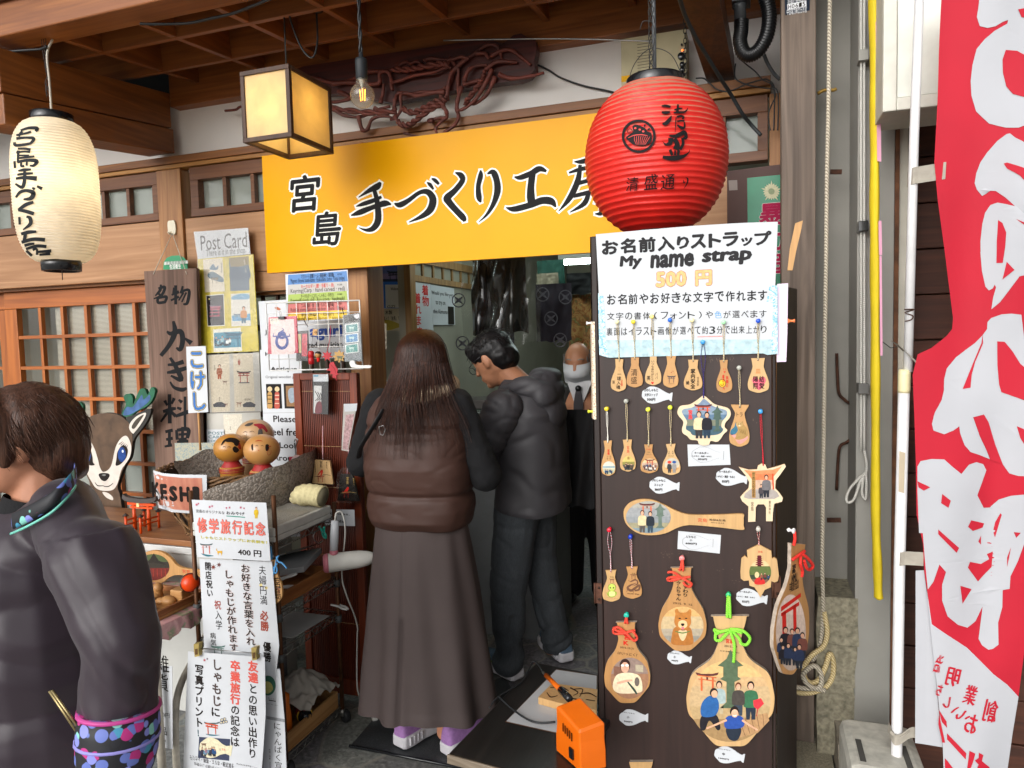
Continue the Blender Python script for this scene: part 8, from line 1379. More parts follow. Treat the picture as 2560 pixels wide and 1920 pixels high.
for k,x0_,x1_,y,nm in((3,965,1040,1105,'upper'),(9,945,1035,52,'lower')):
 f=FY(2.6,k);a,c_=f.at(x0_,y),f.at(x1_,y);MB().beam(a,c_,.012,.014,FE).build('iron_strap',**T('small dark iron strap, the %s one beside the hanging rope'%nm,'iron strap'))
MB().tube(cat([FY(2.62,3).at(885,602),FY(2.62,3).at(930,580),FY(2.62,3).at(985,580),FY(2.62,3).at(1005,570)],4),.006,mat('brass_hook','9a7a35',.5,.6),7).build('brass_hook',**T('dull brass hook behind the hanging rope','hook'))
wc=cord_mat('a8a69e','d6d4cc',300);b=MB()
for dx in(1165,1185):b.tube(cat([FY(2.47,3).at(dx,-40),FY(2.47,3).at(dx,800),FY(2.47,3).at(dx,1640),FY(2.47,6).at(dx,600),FY(2.47,6).at(dx,1250)],4),.0038,wc,7)
b.tube(cat([FY(2.47,6).at(x,y)for x,y in[(1185,1250),(1200,1380),(1150,1430),(1090,1500),(1070,1560),(1085,1585),(1120,1560),(1160,1450),(1195,1400),(1195,1560),(1170,1520),(1180,1420)]],5),.0042,wc,7);b.build('braided_rope',**T('pair of white braided cords ending in a loop on the grey column','cord'))
for y in(360,1455):p=FY(2.46,3).at(1178,y);MB().box(p[0]-.014,p[0]+.014,2.448,2.5,p[2]-.016,p[2]+.016,BLK if y>400 else CO2).build('cord_clip',**T('%s clip holding the white cords to the grey column'%('black' if y>400 else 'grey'),'clip'),bev=.002)
p=FY(2.46,6).at(1178,852);MB().box(p[0]-.015,p[0]+.015,2.448,2.5,p[2]-.016,p[2]+.016,mat('grey_clip','5c5b58',.5)).build('cord_clip',**T('dark grey clip holding the white cords, the lowest one','clip'),bev=.002)
lb=thing('light_box_sign','white framed box sign jutting out above the white flag pole','sign box',(.6,2.3,2.165));WH_=mat('white_box_paint','c9c7bb',.5,var=.06,vs=30);x0=onY(*C(3,1300,700),2.22)[0]
MB().box(x0,1.2,2.222,2.42,2.17,3.3,WH_).build('box',lb,.003);MB().box(x0,x0+.034,2.21,2.222,2.17,3.3,WH_).box(x0+.034,1.2,2.21,2.222,2.17,2.204,WH_).build('frame',lb,.003);MB().box(x0+.036,1.2,2.217,2.2215,2.206,3.3,mat('cream_face','d4d6cb',.35)).build('face',lb)
PW=mat('white_pole','d9d8d8',.35,var=.05,vs=40);FP=2.1;a3,a6,a9,a24=FY(FP,3),FY(FP,6),FY(FP,9),FY(FP,24)
po=thing('flag_pole','white flag pole standing in a white plastic base','flag pole',a24.at(1070,1140))
MB().tube([a3.at(1542,-80),a3.at(1505,900),a6.at(1465,745)],.0112,PW,16).build('upper_tube',po);MB().tube([a6.at(1440,870),a9.at(1410,400),a24.at(1075,1060),a24.at(1068,1300)],.0138,PW,16).build('lower_tube',po)
MB().tube([a6.at(1446,730),a6.at(1443,760),a6.at(1441,860),a6.at(1440,880)],[.0142,.0152,.0152,.0142],mat('cream_collar','d8cfa4',.4),18).build('collar',po);MB().tube(cat([a6.at(x,y,.013)for x,y in[(1435,345),(1500,345),(1440,365),(1490,385),(1480,410),(1440,420)]],4),.0016,FE,6).build('wire_wrap',po)
MB().poly(a6.off(.0145),[(1410,1255),(1448,1265),(1440,1525),(1405,1515)],mat('dirty_tape','b3a48c',.6),0).build('tape',po)
fb_=thing('flag_stand','scuffed white plastic stand with two slots at the foot of the white flag pole','flag stand',(.36,2.12,0));PS=mat('scuffed_white_plastic','b9b6ab',.5,var=.2,vs=35,bump=.15)
zt_=a24.at(1070,1060)[2];x0,x1=onY(*C(24,660,1050),2.0)[0],onY(*C(24,1400,1050),2.0)[0]
MB().box(x0,x1,2.0,2.28,0,zt_+.012,PS).build('tank',fb_,.025);MB().box(x0+.03,x0+.045,2.04,2.15,zt_+.009,zt_+.0135,mat('slot_dark','4a4844',.8)).build('slot',fb_);MB().box(x1-.05,x1-.035,2.04,2.15,zt_+.009,zt_+.0135,mat('slot_dark')).build('slot',fb_)
rough_block(MB(),x0+.01,x0+.14,2.35,2.5,0,.28,mat('broken_concrete','8d8576',.95,var=.3,vs=40,bump=.8)).build('concrete_block',**T('rough broken concrete block behind the white flag stand','concrete block'))
RF_=mat('flag_red','b00f28',.75,var=.06,vs=6,bump=.25,bs=5);WF_=mat('flag_white','adaeb3',.75,var=.04,vs=6)
def two_sided():pass
fg=thing('shop_flag','tall red and white cloth flag with large white brush characters seen from the back','flag',(.7,FP,.2))
f0=FY(FP);ka=f0.loc(2300,1000)[0]
def cloth(a,b_,h=0):
 w=.020*math.sin((a-ka)*17+b_*2.1)+.008*math.sin((a-ka)*31-b_*6)+.005*math.sin(b_*9+a*5);e=min(1,max(.1,(a-ka)*6));
 return np.array([a,FP-.03-w*e-h,b_])
F9=[C(9,*p)for p in[(1505,0),(1555,355)]]
left=[C(3,*p)for p in[(1668,-60),(1650,300),(1640,640),(1618,1060),(1640,1300),(1690,1640)]]+[C(6,*p)for p in[(1725,250),(1745,400),(1738,470),(1700,515),(1600,590),(1512,630),(1480,760),(1490,1000),(1500,1300)]]+[C(9,*p)for p in[(1505,0),(1545,180),(1553,355)]]
bnd=[C(9,*p)for p in[(1570,470),(1600,690),(1700,760),(1830,850),(1920,940),(2000,1020),(2090,1090),(2165,1172)]]
FR=2860
red=left+bnd+[C(9,2212,760),(FR,1500),(FR,-60)]
wht=bnd+[C(9,2130,1400),C(9,2100,1640),C(9,2080,1800),C(9,1680,1800),C(9,1670,1475),C(9,1640,1150),C(9,1600,800)]
b=MB().loops(f0,[f0.P(red)],RF_,0,sub=.03,fn=cloth).loops(f0,[f0.P(wht)],WF_,0,sub=.03,fn=cloth)
back=[C(9,*p)for p in[(1503,358),(1556,356),(1600,700),(1640,1150),(1672,1478),(1500,1455)]];b.loops(f0,[f0.P(back)],WF_,-.008,sub=.03,fn=cloth)
R_=2470
SH=[(3,[(1900,-60),(1890,80),(1880,150),(1898,208),(1945,222),(1995,212),(2040,185),(2075,172),(2070,195),(1990,240),(1930,290),(1880,350),(1855,450),(1845,550),(1850,640),(1880,740),(1960,818),(2060,852),(2130,858),(2240,815),(R_,700),(R_,-60)]),(3,[(2062,892),(2010,930),(1950,1000),(1910,1060),(1885,1130),(1876,1190),(1890,1230),(1922,1272),(1945,1260),(1968,1242),(2000,1246),(2050,1290),(2105,1350),(2060,1335),(2010,1320),(1970,1332),(1940,1380),(1925,1450),(1915,1560),(1917,1660),(2005,1850),(2140,1780),(R_,1700),(R_,1120),(2330,1060),(2212,1000),(2150,945),(2110,920),(2080,890)]),(6,[(1915,-20),(1925,100),(1945,200),(1965,225),(1988,212),(2010,160),(2005,210),(1990,270),(1980,345),(2030,300),(2140,140),(R_,60),(R_,-30)]),(6,[(1980,400),(1958,425),(1955,470),(1928,510),(1880,560),(1760,650),(1700,720),(1682,790),(1680,860),(1665,920),(1620,1000),(1602,1070),(1612,1112),(1680,1136),(1740,1112),(1777,1086),(1782,1130),(1810,1205),(1850,1250),(1915,1272),(1980,1300),(1960,1250),(1910,1150),(1866,1030),(1935,1012),(1970,1070),(2010,1200),(2060,1330),(2100,1388),(2150,1400),(R_,1380),(R_,740),(2212,732),(2160,380),(2100,373),(2040,377)]),(6,[(1510,1340),(1530,1305),(1600,1292),(1680,1295),(1730,1340),(1790,1388),(1840,1330),(1890,1316),(1935,1330),(1958,1370),(1930,1450),(1900,1530),(1960,1640),(2040,1560),(2110,1530),(2180,1515),(R_,1500),(R_,1760),(1520,1760),(1510,1500)]),(9,[(1535,-20),(2180,-40),(2150,60),(2125,110),(2140,150),(2190,78),(2185,180),(2150,300),(2110,400),(2105,480),(2065,492),(2062,600),(2035,700),(2035,835),(2000,862),(1970,868),(1930,840),(1908,800),(1940,600),(1890,690),(1835,725),(1770,700),(1700,640),(1665,540),(1665,440),(1690,360),(1648,312),(1610,420),(1575,470),(1558,300),(1545,130)])]
for k,P in SH:b.loops(f0,[f0.P([C(k,*p)for p in P])],WF_,.0015,sub=.03,fn=cloth)
RH=[(3,[(2060,360),(2130,366),(2240,430),(R_,520),(R_,700),(2212,682),(2100,640),(2062,590),(2042,500),(2040,420)]),(3,[(2046,-60),(2082,35),(2096,-60)]),(3,[(2138,105),(2270,75),(2290,170),(2160,152)]),(3,[(2042,1078),(2060,1073),(2170,1120),(2290,1200),(2290,1270),(2190,1235),(2130,1160),(2060,1112)]),(3,[(2012,1430),(2035,1450),(2056,1510),(2052,1600),(2040,1700),(2005,1700),(2006,1560)]),(3,[(2110,1430),(2150,1450),(2290,1460),(2290,1480),(2160,1470)]),(6,[(2062,48),(2108,100),(2040,158)]),(6,[(1928,505),(1920,560),(1800,850),(1850,842),(1858,760),(1880,680),(1930,560)]),(6,[(2015,548),(2060,550),(2110,610),(2160,690),(2212,735),(R_,760),(R_,960),(2212,930),(2045,870),(2030,820),(2018,700)]),(6,[(1866,1030),(1935,1012),(1965,1060),(2010,1200),(2060,1330),(1985,1305),(1960,1250),(1910,1150)]),(6,[(2140,1085),(2200,1110),(R_,1120),(R_,1250),(2212,1250),(2160,1160)]),(6,[(1665,1512),(1720,1555),(1705,1600),(1658,1570)]),(6,[(1510,1432),(1590,1470),(1550,1492),(1515,1470)]),(9,[(1640,90),(1777,212),(1760,242),(1640,120)]),(9,[(1860,42),(1950,68),(1940,95),(1872,112),(1838,82)]),(9,[(2050,0),(2058,10),(2020,160),(2008,120),(2020,60)]),(9,[(1930,145),(1930,205),(1912,185)]),(9,[(2008,250),(2000,350),(1910,440),(1840,345),(1855,310),(1930,330),(1985,300),(1970,268)]),(9,[(1787,455),(1866,485),(1802,570)]),(9,[(2112,210),(2090,342),(2090,280)])]
for k,P in RH:b.loops(f0,[f0.P([C(k,*p)for p in P])],RF_,.003,sub=.03,fn=cloth)
fl=FY(FP,24)
def mirror_txt(ch,cx,cy,w,h_,rot,lean=0):
 v,f=glyph(ch,0);c=(v.min(0)+v.max(0))/2;q=(v-c)/(v.max(0)-v.min(0));q[:,0]*=-1;a0,b0=fl.loc(cx,cy);s=abs(fl.loc(cx+100,cy)[0]-a0)/100;ca,sa=math.cos(rot),math.sin(rot)
 q=q*[w*s,h_*s];q=np.stack([q[:,0]*ca-q[:,1]*sa+a0,q[:,0]*sa+q[:,1]*ca+b0],1);fl_=[t[::-1]for t in f]
 for e in(-1,1):b.add([cloth(x+e*.0012,y+e*.0006,.0016+e*.0002)for x,y in q],fl_,RF_)
for ch,cx,cy,w,h_,ro in(('治',1420,160,56,190,-.25),('明',1550,280,115,190,-.2),('業',1705,440,105,200,-.25),('創',1885,585,120,230,-.2),('ち',1428,390,46,120,-.2),('し',1490,495,55,120,-.15),('い',1590,590,105,120,-.5),('お',1700,680,110,200,-.2)):mirror_txt(ch,cx,cy,w,h_,ro)
for P in([(1422,560),(1490,665),(1495,720),(1450,670)],[(1425,600),(1478,850),(1455,850),(1420,690)],[(1495,768),(1660,935),(1655,990),(1495,820)],[(1688,915),(1740,940),(1720,1010),(1690,1090),(1690,1140),(1668,1060)],[(1772,935),(1815,960),(1800,1010),(1875,1080),(1870,1130),(1850,1142),(1800,1080),(1750,1142),(1720,1142),(1770,1040),(1735,1000),(1770,980)],[(1475,985),(1500,1010),(1560,1090),(1570,1142),(1490,1142),(1478,1080)]):b.loops(fl,[fl.P(P)],RF_,.0016,sub=.03,fn=cloth)
b.build('cloth',fg,base=None)
BS=mat('beige_strap','9d968a',.8,var=.12,vs=40,bump=.4,bs=150)
def loop_strap(pl,P,wv,tube=False):
 c=[pl.at(x,y,h)for x,y,h in P];q=cat(c,5);v=np.array(wv);MB().rings([[p-v/2,p-v/2+np.array([0,.002,0]),p+v/2+np.array([0,.002,0]),p+v/2]for p in q],BS,False).build('strap',fg)
loop_strap(a3,[(1468,1145,-.012),(1490,1138,.014),(1540,1130,.015),(1690,1112,.03)],(.002,0,.042));loop_strap(a6,[(1395,575,-.01),(1430,600,.015),(1480,650,.022),(1550,730,.026)],(-.028,0,.028))
loop_strap(a9,[(1382,295,-.012),(1410,292,.016),(1450,285,.017),(1550,282,.03)],(.001,0,.036));loop_strap(a24,[(1010,800,-.014),(1040,850,.018),(1100,850,.02),(1200,800,.015),(1330,830,.01)],(.002,0,.03));loop_strap(a24,[(1010,790,.016),(1080,838,.021),(1150,800,.02),(1210,775,.012)],(.002,0,.008))
yb=thing('yellow_banner','rolled up yellow banner with a narrow pink edge hanging on the grey column','banner',FY(2.36,9).at(1280,560));YB=mat('banner_yellow','d9bf1e',.7,var=.1,vs=12,bump=.4,bs=14)
g3,g6,g9=FY(2.36,3),FY(2.36,6),FY(2.36,9);cl=[g3.at(1240,-60),g3.at(1250,400),g3.at(1252,900),g3.at(1250,1300),g3.at(1252,1640),g6.at(1255,500),g6.at(1258,1000),g6.at(1258,1640),g9.at(1268,300),g9.at(1275,520),g9.at(1280,560)]
q=cat(cl,6);MB().tube(q,[.0195*(1+.08*math.sin(i*.8))*(1 if i<len(q)-4 else .6)for i in range(len(q))],YB,12,sq=.6).build('rolled_cloth',yb)
b=MB();PK=mat('banner_pink','d79ab2',.7)
for k,P in((3,[(1258,140),(1285,145),(1294,1040),(1268,1035)]),(3,[(1276,1420),(1296,1420),(1300,1640),(1280,1640)]),(6,[(1282,0),(1297,0),(1303,640),(1288,640)])):b.poly(FY(2.337,k),P,PK,.0)
b.build('pink_edge',yb);MB().tube(cat([g6.at(x,y,.02)for x,y in[(1293,550),(1320,570),(1350,590),(1390,580)]],4),.0014,WIRE,5).build('wire_tie',yb)
b=MB();f8=FY(2.62,28);BRC=wood('brace_wood','4a2812','6f3f1e','z',.5,.2)
P0=[onY(*C(28,x,y),3.04)for x,y in((850,1050),(1190,1010))];P1=[onY(*C(28,x,y),2.35)for x,y in((480,-60),(985,-60))]
def slant(b,P0,P1,dep,m_):
 a,c_=P0;d_,e_=P1;n_=np.array([0,.05,dep]);b.add([a,c_,e_,d_,a+n_,c_+n_,e_+n_,d_+n_],[(0,1,2,3),(7,6,5,4),(0,3,7,4),(1,5,6,2),(0,4,5,1),(3,2,6,7)],m_)
slant(b,P0,P1,.1,BRC);b.build('eave_bracket',shop)
hc=thing('conduit_hose','black corrugated hose curving out of a dark socket beside the post','hose',f8.at(1450,740));HB=mat('black_hose','0d0e10',.35)
q=cat([f8.at(x,y,0)for x,y in[(1560,-80),(1610,80),(1625,250),(1590,450),(1500,620),(1390,690),(1300,660),(1255,520),(1270,400),(1275,260)]],16);N=len(q)
MB().tube(q,[.0235+.002*math.sin(i*2.1)for i in range(N)],HB,12).build('corrugated_tube',hc);MB().tube([f8.at(1255,60),f8.at(1255,90),f8.at(1262,260)],[.024,.02,.02],mat('grey_socket','3c3f42',.4),16).build('socket',hc);MB().slab(f8,[f8.P([(1150,-80),(1390,-80),(1385,40),(1155,60)])],mat('grey_socket'),-.04,.03).build('socket_box',hc,.004)
MB().tube(cat([onY(*C(28,x,y),Y)for x,y,Y in[(495,-40,2.3),(560,180,2.4),(700,470,2.5),(850,720,2.6),(1010,980,2.7),(1150,1200,2.8),(1280,1420,2.85),(1390,1560,2.9),(1520,1700,2.9)]],6),.0072,mat('dusty_black_cable','2c3032',.6,bump=.3),8).build('thick_cable',**T('thick dusty black cable slanting down across the eave to the post','cable'))
for i,(nm,P,r)in enumerate((('thin black cable curling along the window head behind the post',[(700,985),(800,985),(870,1040),(960,1120),(1080,1150),(1200,1120),(1330,1060),(1500,1010),(1600,1000),(1680,1080),(1690,1300),(1680,1640)],.0028),('second thin black cable looping beside the small window',[(1240,730),(1350,820),(1450,900),(1540,1000),(1650,1060),(1700,1200),(1640,1350),(1610,1480),(1640,1640)],.0024),('third thin black cable hanging from the bundle beside the post',[(1200,800),(1190,950),(1240,1020),(1400,1080),(1600,1110),(1720,1130),(1740,1350),(1730,1640)],.0028))):
 MB().tube(cat([onY(*C(28,x,y),2.93)for x,y in P],6),r,BC,6).build('thin_cable',**T(nm,'cable'))
MB().tube(cat([onY(*C(28,x,y),2.95)for x,y in[(1560,690),(1600,790),(1680,920),(1760,1000)]],6),.007,mat('grey_conduit'),8).build('grey_pipe',**T('bent grey conduit pipe behind the black hose','pipe'))
g3=FY(2.72,3);gb=thing('notice_board','brown board with a green poster bearing a star emblem, half hidden by the post','notice board',g3.at(480,1640));b=MB().slab(g3,[g3.P([(302,1100),(700,1050),(700,1900),(305,1900)])],mat('board_brown','4a3029',.6),-.02,0);b.poly(g3,[(312,1160),(368,1158),(370,1222),(316,1225)],mat('tape_mark','8a7f78',.6),.0006);b.build('board',gb,.002)
b=MB().poly(g3,[(432,1145),(700,1118),(700,1900),(440,1900)],mat('poster_green','0f7a55',.35,var=.12,vs=15),.001)
P=[]
for i in range(40):a=2*math.pi*i/40;rr=70*(1 if i%8==0 else .78 if i%2==0 else .62);P.append((588+rr*math.sin(a),1232-rr*math.cos(a)))
b.poly(g3,P,ink('c9c6a4'),.0016).loops(g3,[g3.P(ell(588,1232,20,20))],ink('8f9a7a'),.002)
for ch,y in(('暴',1310),('力',1470),('追',1620)):b.tx(g3,ch,505,y,680,y+140,ink('cfd0c8'),.0014,.05).tx(g3,ch,508,y+3,677,y+137,ink('a8204a'),.002,.03)
b.build('poster',gb)
# ==== low black table, mat, shop interior
dt=thing('black_table','low black wood grain table with a pale front edge beside the display board','table',(-.45,2.0,0));u,v=np.array([.9925,-.122,0]),np.array([.122,.9925,0]);c=np.array([-.80,1.705,.43])
BT=wood('black_table_top','1a1817','2b2826','y',.32,.12,1.2,.3);MB().obox(c+u*.175+v*.297+np.array([0,0,.008]),u*.175,v*.297,(0,0,.012),BT).build('top',dt,.005);MB().obox(c+u*.175-v*.004+np.array([0,0,.008]),u*.175,v*.0035,(0,0,.0125),wood('table_edge','6a5d4d','8f8271','x',.5,.2)).build('edge_band',dt,.002)
for a,e in((.06,.05),(.3,.05),(.06,.54),(.3,.54)):p=c+u*a+v*e;MB().tube([p-np.array([0,0,.01]),(p[0],p[1],0)],.012,CHR,10).build('leg',dt)
Z=.4515;f=lambda k,x,y,z:onZ(*C(k,x,y),z)
b=MB();P=[f(8,x,y,Z)for x,y in((1060,1350),(1390,1425),(1650,1490),(1655,1050),(1390,1010))];b.add(P,[(0,1,2,3,4)],mat('brown_edge','5a4030',.5));q=sum(P)/5;b.add([q+(p-q)*.975+np.array([0,0,.0008])for p in P],[(0,1,2,3,4)],mat('laminated_sheet','b9bbbd',.15,var=.04,vs=12,bump=.5,bs=22)).build('laminated_sheet',**T('laminated white sheet with a brown border on the black table','paper sheet'))
t=thing('wood_block','pale wooden block with burnt brush writing on the laminated sheet','wooden block',(-.53,2.08,Z));P=[f(8,x,y,.475)for x,y in((1275,1190),(1365,1100),(1655,1140),(1650,1275),(1400,1225))];b=MB();n=len(P);lo=[p-np.array([0,0,.022])for p in P]
b.add(lo+P,[tuple(range(n,2*n))[::-1]]+[(i,i+n,(i+1)%n+n,(i+1)%n)for i in range(n)],pwood(1));tp_=PL((0,0,.4755),(1,0,0),(0,1,0),8)
for s in([(1350,1130,4),(1420,1125,9),(1470,1150,5)],[(1480,1130,9),(1530,1160,7),(1500,1180,4)],[(1540,1170,6),(1600,1165,9),(1650,1190,5)],[(1440,1190,6),(1500,1200,8),(1560,1210,4)],[(1330,1160,5),(1355,1190,7),(1400,1180,4)],[(1580,1205,5),(1640,1215,6)],[(1500,1140,5),(1560,1140,7),(1540,1190,4)]):b.brush(tp_,s,ink('3a2216'),.0002)
b.build('block',t)
OM=mat('orange_plastic','d8640a',.35,var=.05,spec=.5,bump=.05,bs=200);om=thing('pyrography_unit','bright orange control box of a wood burning pen on the black table','control box',(-.45,1.72,Z));b=MB();N_,L_,B_=f(8,1540,1425,.555),f(8,1388,1255,.575),f(8,1545,1197,.59);P=[N_,N_+B_-L_,B_,L_];R_=[]
for z,k in((Z+.001,1.04),(Z+.05,1.03),(.53,.99)):R_.append([np.array([*(sum(P)/4+(p-sum(P)/4)*k)[:2],z])for p in P])
b.rings(R_+[P,[sum(P)/4+(p-sum(P)/4)*.9+np.array([0,0,.006])for p in P]],OM,False).build('case',om,.007);b=MB();fu,fv=nrm((N_-L_)*[1,1,0]),np.array([0,0,1.]);fn_=np.cross(fu,fv)
for i in range(5):b.obox(L_+(N_-L_)*(.35+i*.09)+fn_*.0035-fv*.03,fu*.0015,fv*.011,fn_*.001,ink('5a2a08'))
b.obox(N_+(L_-N_)*.3-fv*.075+fn_*.0045,fu*.009,fv*.014,fn_*.002,BLK).build('vents',om);a,e,g_=f(8,1325,1050,.50),f(8,1420,1145,.535),f(8,1475,1200,.56)
pb_=thing('burning_pen','orange wood burning pen with a black grip resting on its box','pen',a);MB().tube([a,e],.0075,OM,12).build('barrel',pb_);MB().tube([e,g_],.0105,BLK,12).build('grip',pb_);MB().tube([a+(a-e)*.22*i/6 for i in range(7)],[.004+.0012*(i%2)for i in range(7)],CHR,8).build('spring',pb_);s0=a+(a-e)*.25
MB().tube(cat([s0,f(8,1245,960,.47),f(8,1170,1090,.457),f(8,1020,1185,.457),f(8,960,1260,.44)],6),.0028,BC,7).tube(cat([f(8,1020,1185,.457),f(8,1100,1260,.457),f(8,1200,1330,.457),f(8,1280,1355,.457),f(8,1385,1350,.46)],6),.003,BC,7).build('cable',pb_)
RUG=washi_mat('flecked_mat','17191b','4d5052','24272a',190);b=MB().add([f(8,*p,.008)for p in((70,1500),(900,1660),(1400,1660),(1060,1060),(250,1290))],[(0,1,2,3,4)],RUG);b.tube([f(8,*p,.006)for p in((60,1503),(900,1668))],.006,BLK,6).build('door_mat',**T('flecked dark grey entrance mat under the woman','mat'))
IW=mat('inner_plaster','8d8a7c',.9,var=.1,vs=3);part('inner_wall',MB().box(-2.05,-1.951,3.87,7.6,0,2.6,IW),bev=0)
b=MB();b.box(-1.9505,-1.935,3.87,6,1.935,1.972,RF).box(-1.9505,-1.935,3.87,6,2.05,2.1,RF).box(-1.97,-1.93,3.80,3.869,0,2.6,RF)
for i in range(14):b.box(-1.9505,-1.94,3.99+i*.15,4.012+i*.15,1.973,2.049,RF)
part('transom_strip',b,bev=0);part('inner_post',MB().box(-2.2,-2.1,4.21,4.3,0,2.6,RF).box(-2.06,-2.0,4.0,4.06,0,2.6,mat('white_trim','a5a59c',.6)),bev=0)
part('shelf_wall',MB().box(-6.3,-2.06,4.32,4.36,0,2.6,IW),bev=0)
def wposter(name,label,X,k,q_,pr,m_=None):pl=PL((X,0,0),(0,1,0),(0,0,1),k);b=MB().slab(pl,[pl.P(q_)],m_ or WHT,0,.003);pr(b,pl.off(.0032));b.build(name,**T(label,'poster'))
wposter('kimono_poster','white wall poster with red brush characters about wearing kimono',-1.945,21,[(828,402),(1140,440),(1200,1300),(885,1300)],lambda b,q:(b.tv(q,'着物',1050,455,1065,860,125,INR,.0006,.02),b.tv(q,'着れます',905,600,950,1420,120,INR,.0006,.02)))
wposter('kimono_poster','white wall poster in English about trying on a kimono',-1.944,21,[(1142,455),(1580,525),(1600,1195),(1195,1200)],lambda b,q:(b.tx(q,'Would you like',1165,560,1480,690,INK,.0006,.012),b.tx(q,'to try on',1245,745,1425,860,INK,.0006,.012),b.tx(q,'this Kimono',1200,900,1465,1000,INK,.0006,.012),b.poly(q,[(1470,855),(1580,862),(1590,1190),(1478,1185)],ink('1f1a14'),.0006),gate(b,q,1525,670,75,'2a2a2a',.0006,'2a2a2a')))
poster('sunset_poster','blue and purple poster of a torii at dusk inside the shop','poster',21,4.2,[(100,60),(585,60),(580,900),(120,900)],lambda b,q:(bands(b,q,[(102,62),(583,62),(578,890),(122,890)],[250,350,400],['55608f','7a6a90','2a3048','2f62b0'],.0004),gate(b,q,465,290,190,'1f2636',.0008,'1a2233')))
poster('welcome_sheet','pale grey notice reading Welcome inside the shop','notice',21,4.1,[(320,455),(635,455),(640,880),(330,880)],lambda b,q:(b.tx(q,'Welcome!',415,505,618,552,INK,.0006,.02),b.tx(q,'GZI',352,835,500,880,INK,.0006,.01)),m_=mat('pale_sheet'))
poster('wood_photo_sign','beige sign with a paddle picture offering wooden photo gifts','sign',21,3.9,[(140,900),(880,880),(885,1300),(150,1310)],lambda b,q:(b.curvy(q,[(170,1240),(300,1110),(440,1120),(600,1180),(800,1190),(800,1260),(600,1240),(420,1290),(250,1300)],ink('8a7a2a'),.0004),b.tx(q,'木製',315,930,450,1005,INK,.0006,.02),b.tx(q,'写真入り「絵馬」で記念の飾り',245,1040,775,1105,INK,.0006,.02)),m_=mat('beige_sheet','9d937a',.6))
t=thing('shop_counter','cluttered grey counter with boxes, prints and a glass case inside the shop','counter',(-1.6,3.5,0));MB().box(-2.0,-1.0,3.45,3.85,0,1.0,mat('counter_grey','6f7274',.5)).build('body',t,.004);MB().box(-1.55,-1.05,3.42,3.8,1.003,1.2,glass('case_glass',(.8,.85,.85),.05,.15,'9aa0a0')).build('glass_case',t)
for i,(x,z,w_,h,c_)in enumerate(((-1.92,1.003,.2,.12,'8c8d8c'),(-1.9,1.125,.22,.12,'9b9b98'),(-1.91,1.247,.2,.11,'7d7f80'),(-1.45,1.205,.2,.05,'3a3632'),(-1.2,1.205,.16,.03,'b5b5b3'))):MB().box(x-w_/2,x+w_/2,3.5,3.72,z,z+h,mat('drawer_'+c_,c_,.5)).build('drawer_box',t,.003)
poster('print_card','small upright ink print of a torii and trees on the counter','print',21,3.52,[(145,1165),(340,1170),(345,1640),(155,1640)],lambda b,q:(gate(b,q,200,1470,110,'a0403a',.0004,'2f3440'),b.tv(q,'安芸の宮島',300,1240,305,1370,22,INK),b.curvy(q,[(240,1480),(290,1400),(325,1480),(290,1500)],ink('3a4644'),.0005)),m_=mat('beige_card','b5ab98',.6))
def drape(name,label,Y,x0,x1,z0,z1,m_,cat_='garment',seed=0,dep=.03,sub=None):
 n,h=26,20;V=[]
 for i in range(n+1):
  for j in range(h+1):a,e=i/n,j/h;s=1+.10*e*(nz3((seed,a*3,e*2)));V.append(((x0+x1)/2+(x1-x0)*(a-.5)*s,Y+dep*math.sin(a*11+seed+e*2)*(.3+e)+dep*.7*nz3((a*7+seed,e*5,2)),z1+(z0-z1)*e+.03*nz3((a*4,seed,e))*(1 if j==h else 0)))
 F=[(i*(h+1)+j,i*(h+1)+j+1,(i+1)*(h+1)+j+1,(i+1)*(h+1)+j)for i in range(n)for j in range(h)];return MB().add(V,F,m_,True).build(name,sub,**({}if sub else T(label,cat_)))
NYL=mat('black_shiny_cover','08090b',.16,var=.2,bump=1,bs=26,spec=.8);t=thing('wrapped_garment','black garment in crinkled shiny plastic hanging in the doorway','garment',(-1.3,3.6,1.55));drape('cloth','',3.62,-1.47,-1.16,1.6,2.35,NYL,sub=t,seed=1);drape('plastic_cover','',3.57,-1.49,-1.05,1.55,2.35,glass('garment_plastic',(.86,.87,.85),.08,.04,'a8a89c'),sub=t,seed=4,dep=.045)
PUR=mat('purple_cloth','2a222c',.85,var=.15);MDL=mat('pattern_grey','5f5a62',.8,var=.3,vs=60)
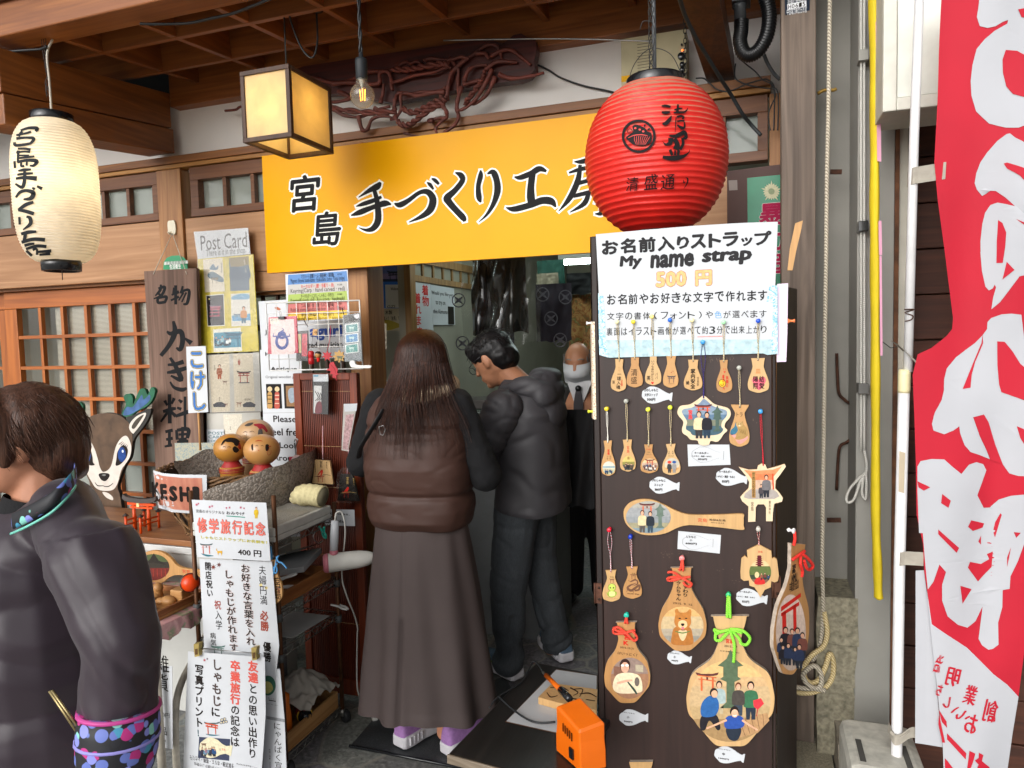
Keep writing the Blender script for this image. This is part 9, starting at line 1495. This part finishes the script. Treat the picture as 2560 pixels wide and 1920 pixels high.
for nm,Y,x0,x1,z0,z1,c3 in(('dark purple kimono cloth with grey round crests, right of the wrapped garment',4.3,-1.31,-1.08,1.55,1.91,((1330,590),(1680,630),(1460,960),(1600,1290))),('dark purple kimono cloth with round crests beside the English poster',4.35,-1.66,-1.47,1.5,2.0,((40,680),(100,1340)))):
 t=thing('kimono_cloth',nm,'garment',((x0+x1)/2,Y,z0));drape('cloth','',Y,x0,x1,z0,z1,PUR,sub=t,seed=x0,dep=.012);b=MB();pl=FY(Y-.03,22)
 for x,y in c3:b.loops(pl,[pl.P(ell(x,y,105,112,24)),pl.P(ell(x,y,88,95,24))],MDL).brush(pl,[(x-70,y-60,6),(x,y,40),(x+70,y+60,6)],MDL).brush(pl,[(x+70,y-60,6),(x,y,40),(x-70,y+60,6)],MDL)
 b.build('crests',t)
drape('green_bag','dark green cloth hanging behind the clear plastic',4.6,-1.39,-1.2,1.9,2.09,mat('green_cloth','1f4a3f',.8),'cloth',7,.01);drape('tote_bag','cream tote bag with a brown line drawing',4.55,-1.38,-1.23,1.9,2.0,mat('cream_cloth','8f8672',.8),'bag',8,.01);drape('orange_kimono','orange kimono with a pale flower pattern on the right',4.7,-1.2,-.9,1.2,1.86,washi_mat('kimono_orange','8a4a1c','a8844a','5f6a3a',12),'garment',9,.02);drape('black_skirt','black pleated garment with blue pegs near the fluorescent tube',4.65,-1.2,-.9,1.86,2.0,mat('black_trousers'),'garment',3,.015);drape('black_bag','black cloth bag hanging beside the display board',3.2,-.87,-.66,.78,1.24,mat('black_trousers'),'bag',5,.02)
TB=mat('fluorescent_tube','e8f4f2',.4,emis=60,ecol='dff2f0')
for x0,x1,Y,z,nm in((-1.34,-.5,5.0,2.11,'glowing fluorescent tube above the hanging clothes'),(-4.3,-3.4,3.9,2.45,'fluorescent tube behind the lattice door'),(-1.7,-.8,4.1,2.5,'fluorescent tube hidden behind the yellow sign')):t=thing('ceiling_light',nm,'light',((x0+x1)/2,Y,z));MB().tube([(x0,Y,z),(x1,Y,z)],.016,TB,12).build('tube',t);MB().box(x0,x1,Y-.04,Y+.04,z+.02,z+.06,mat('white_trim')).build('fitting',t)  # last two tubes are unseen, added to brighten the room
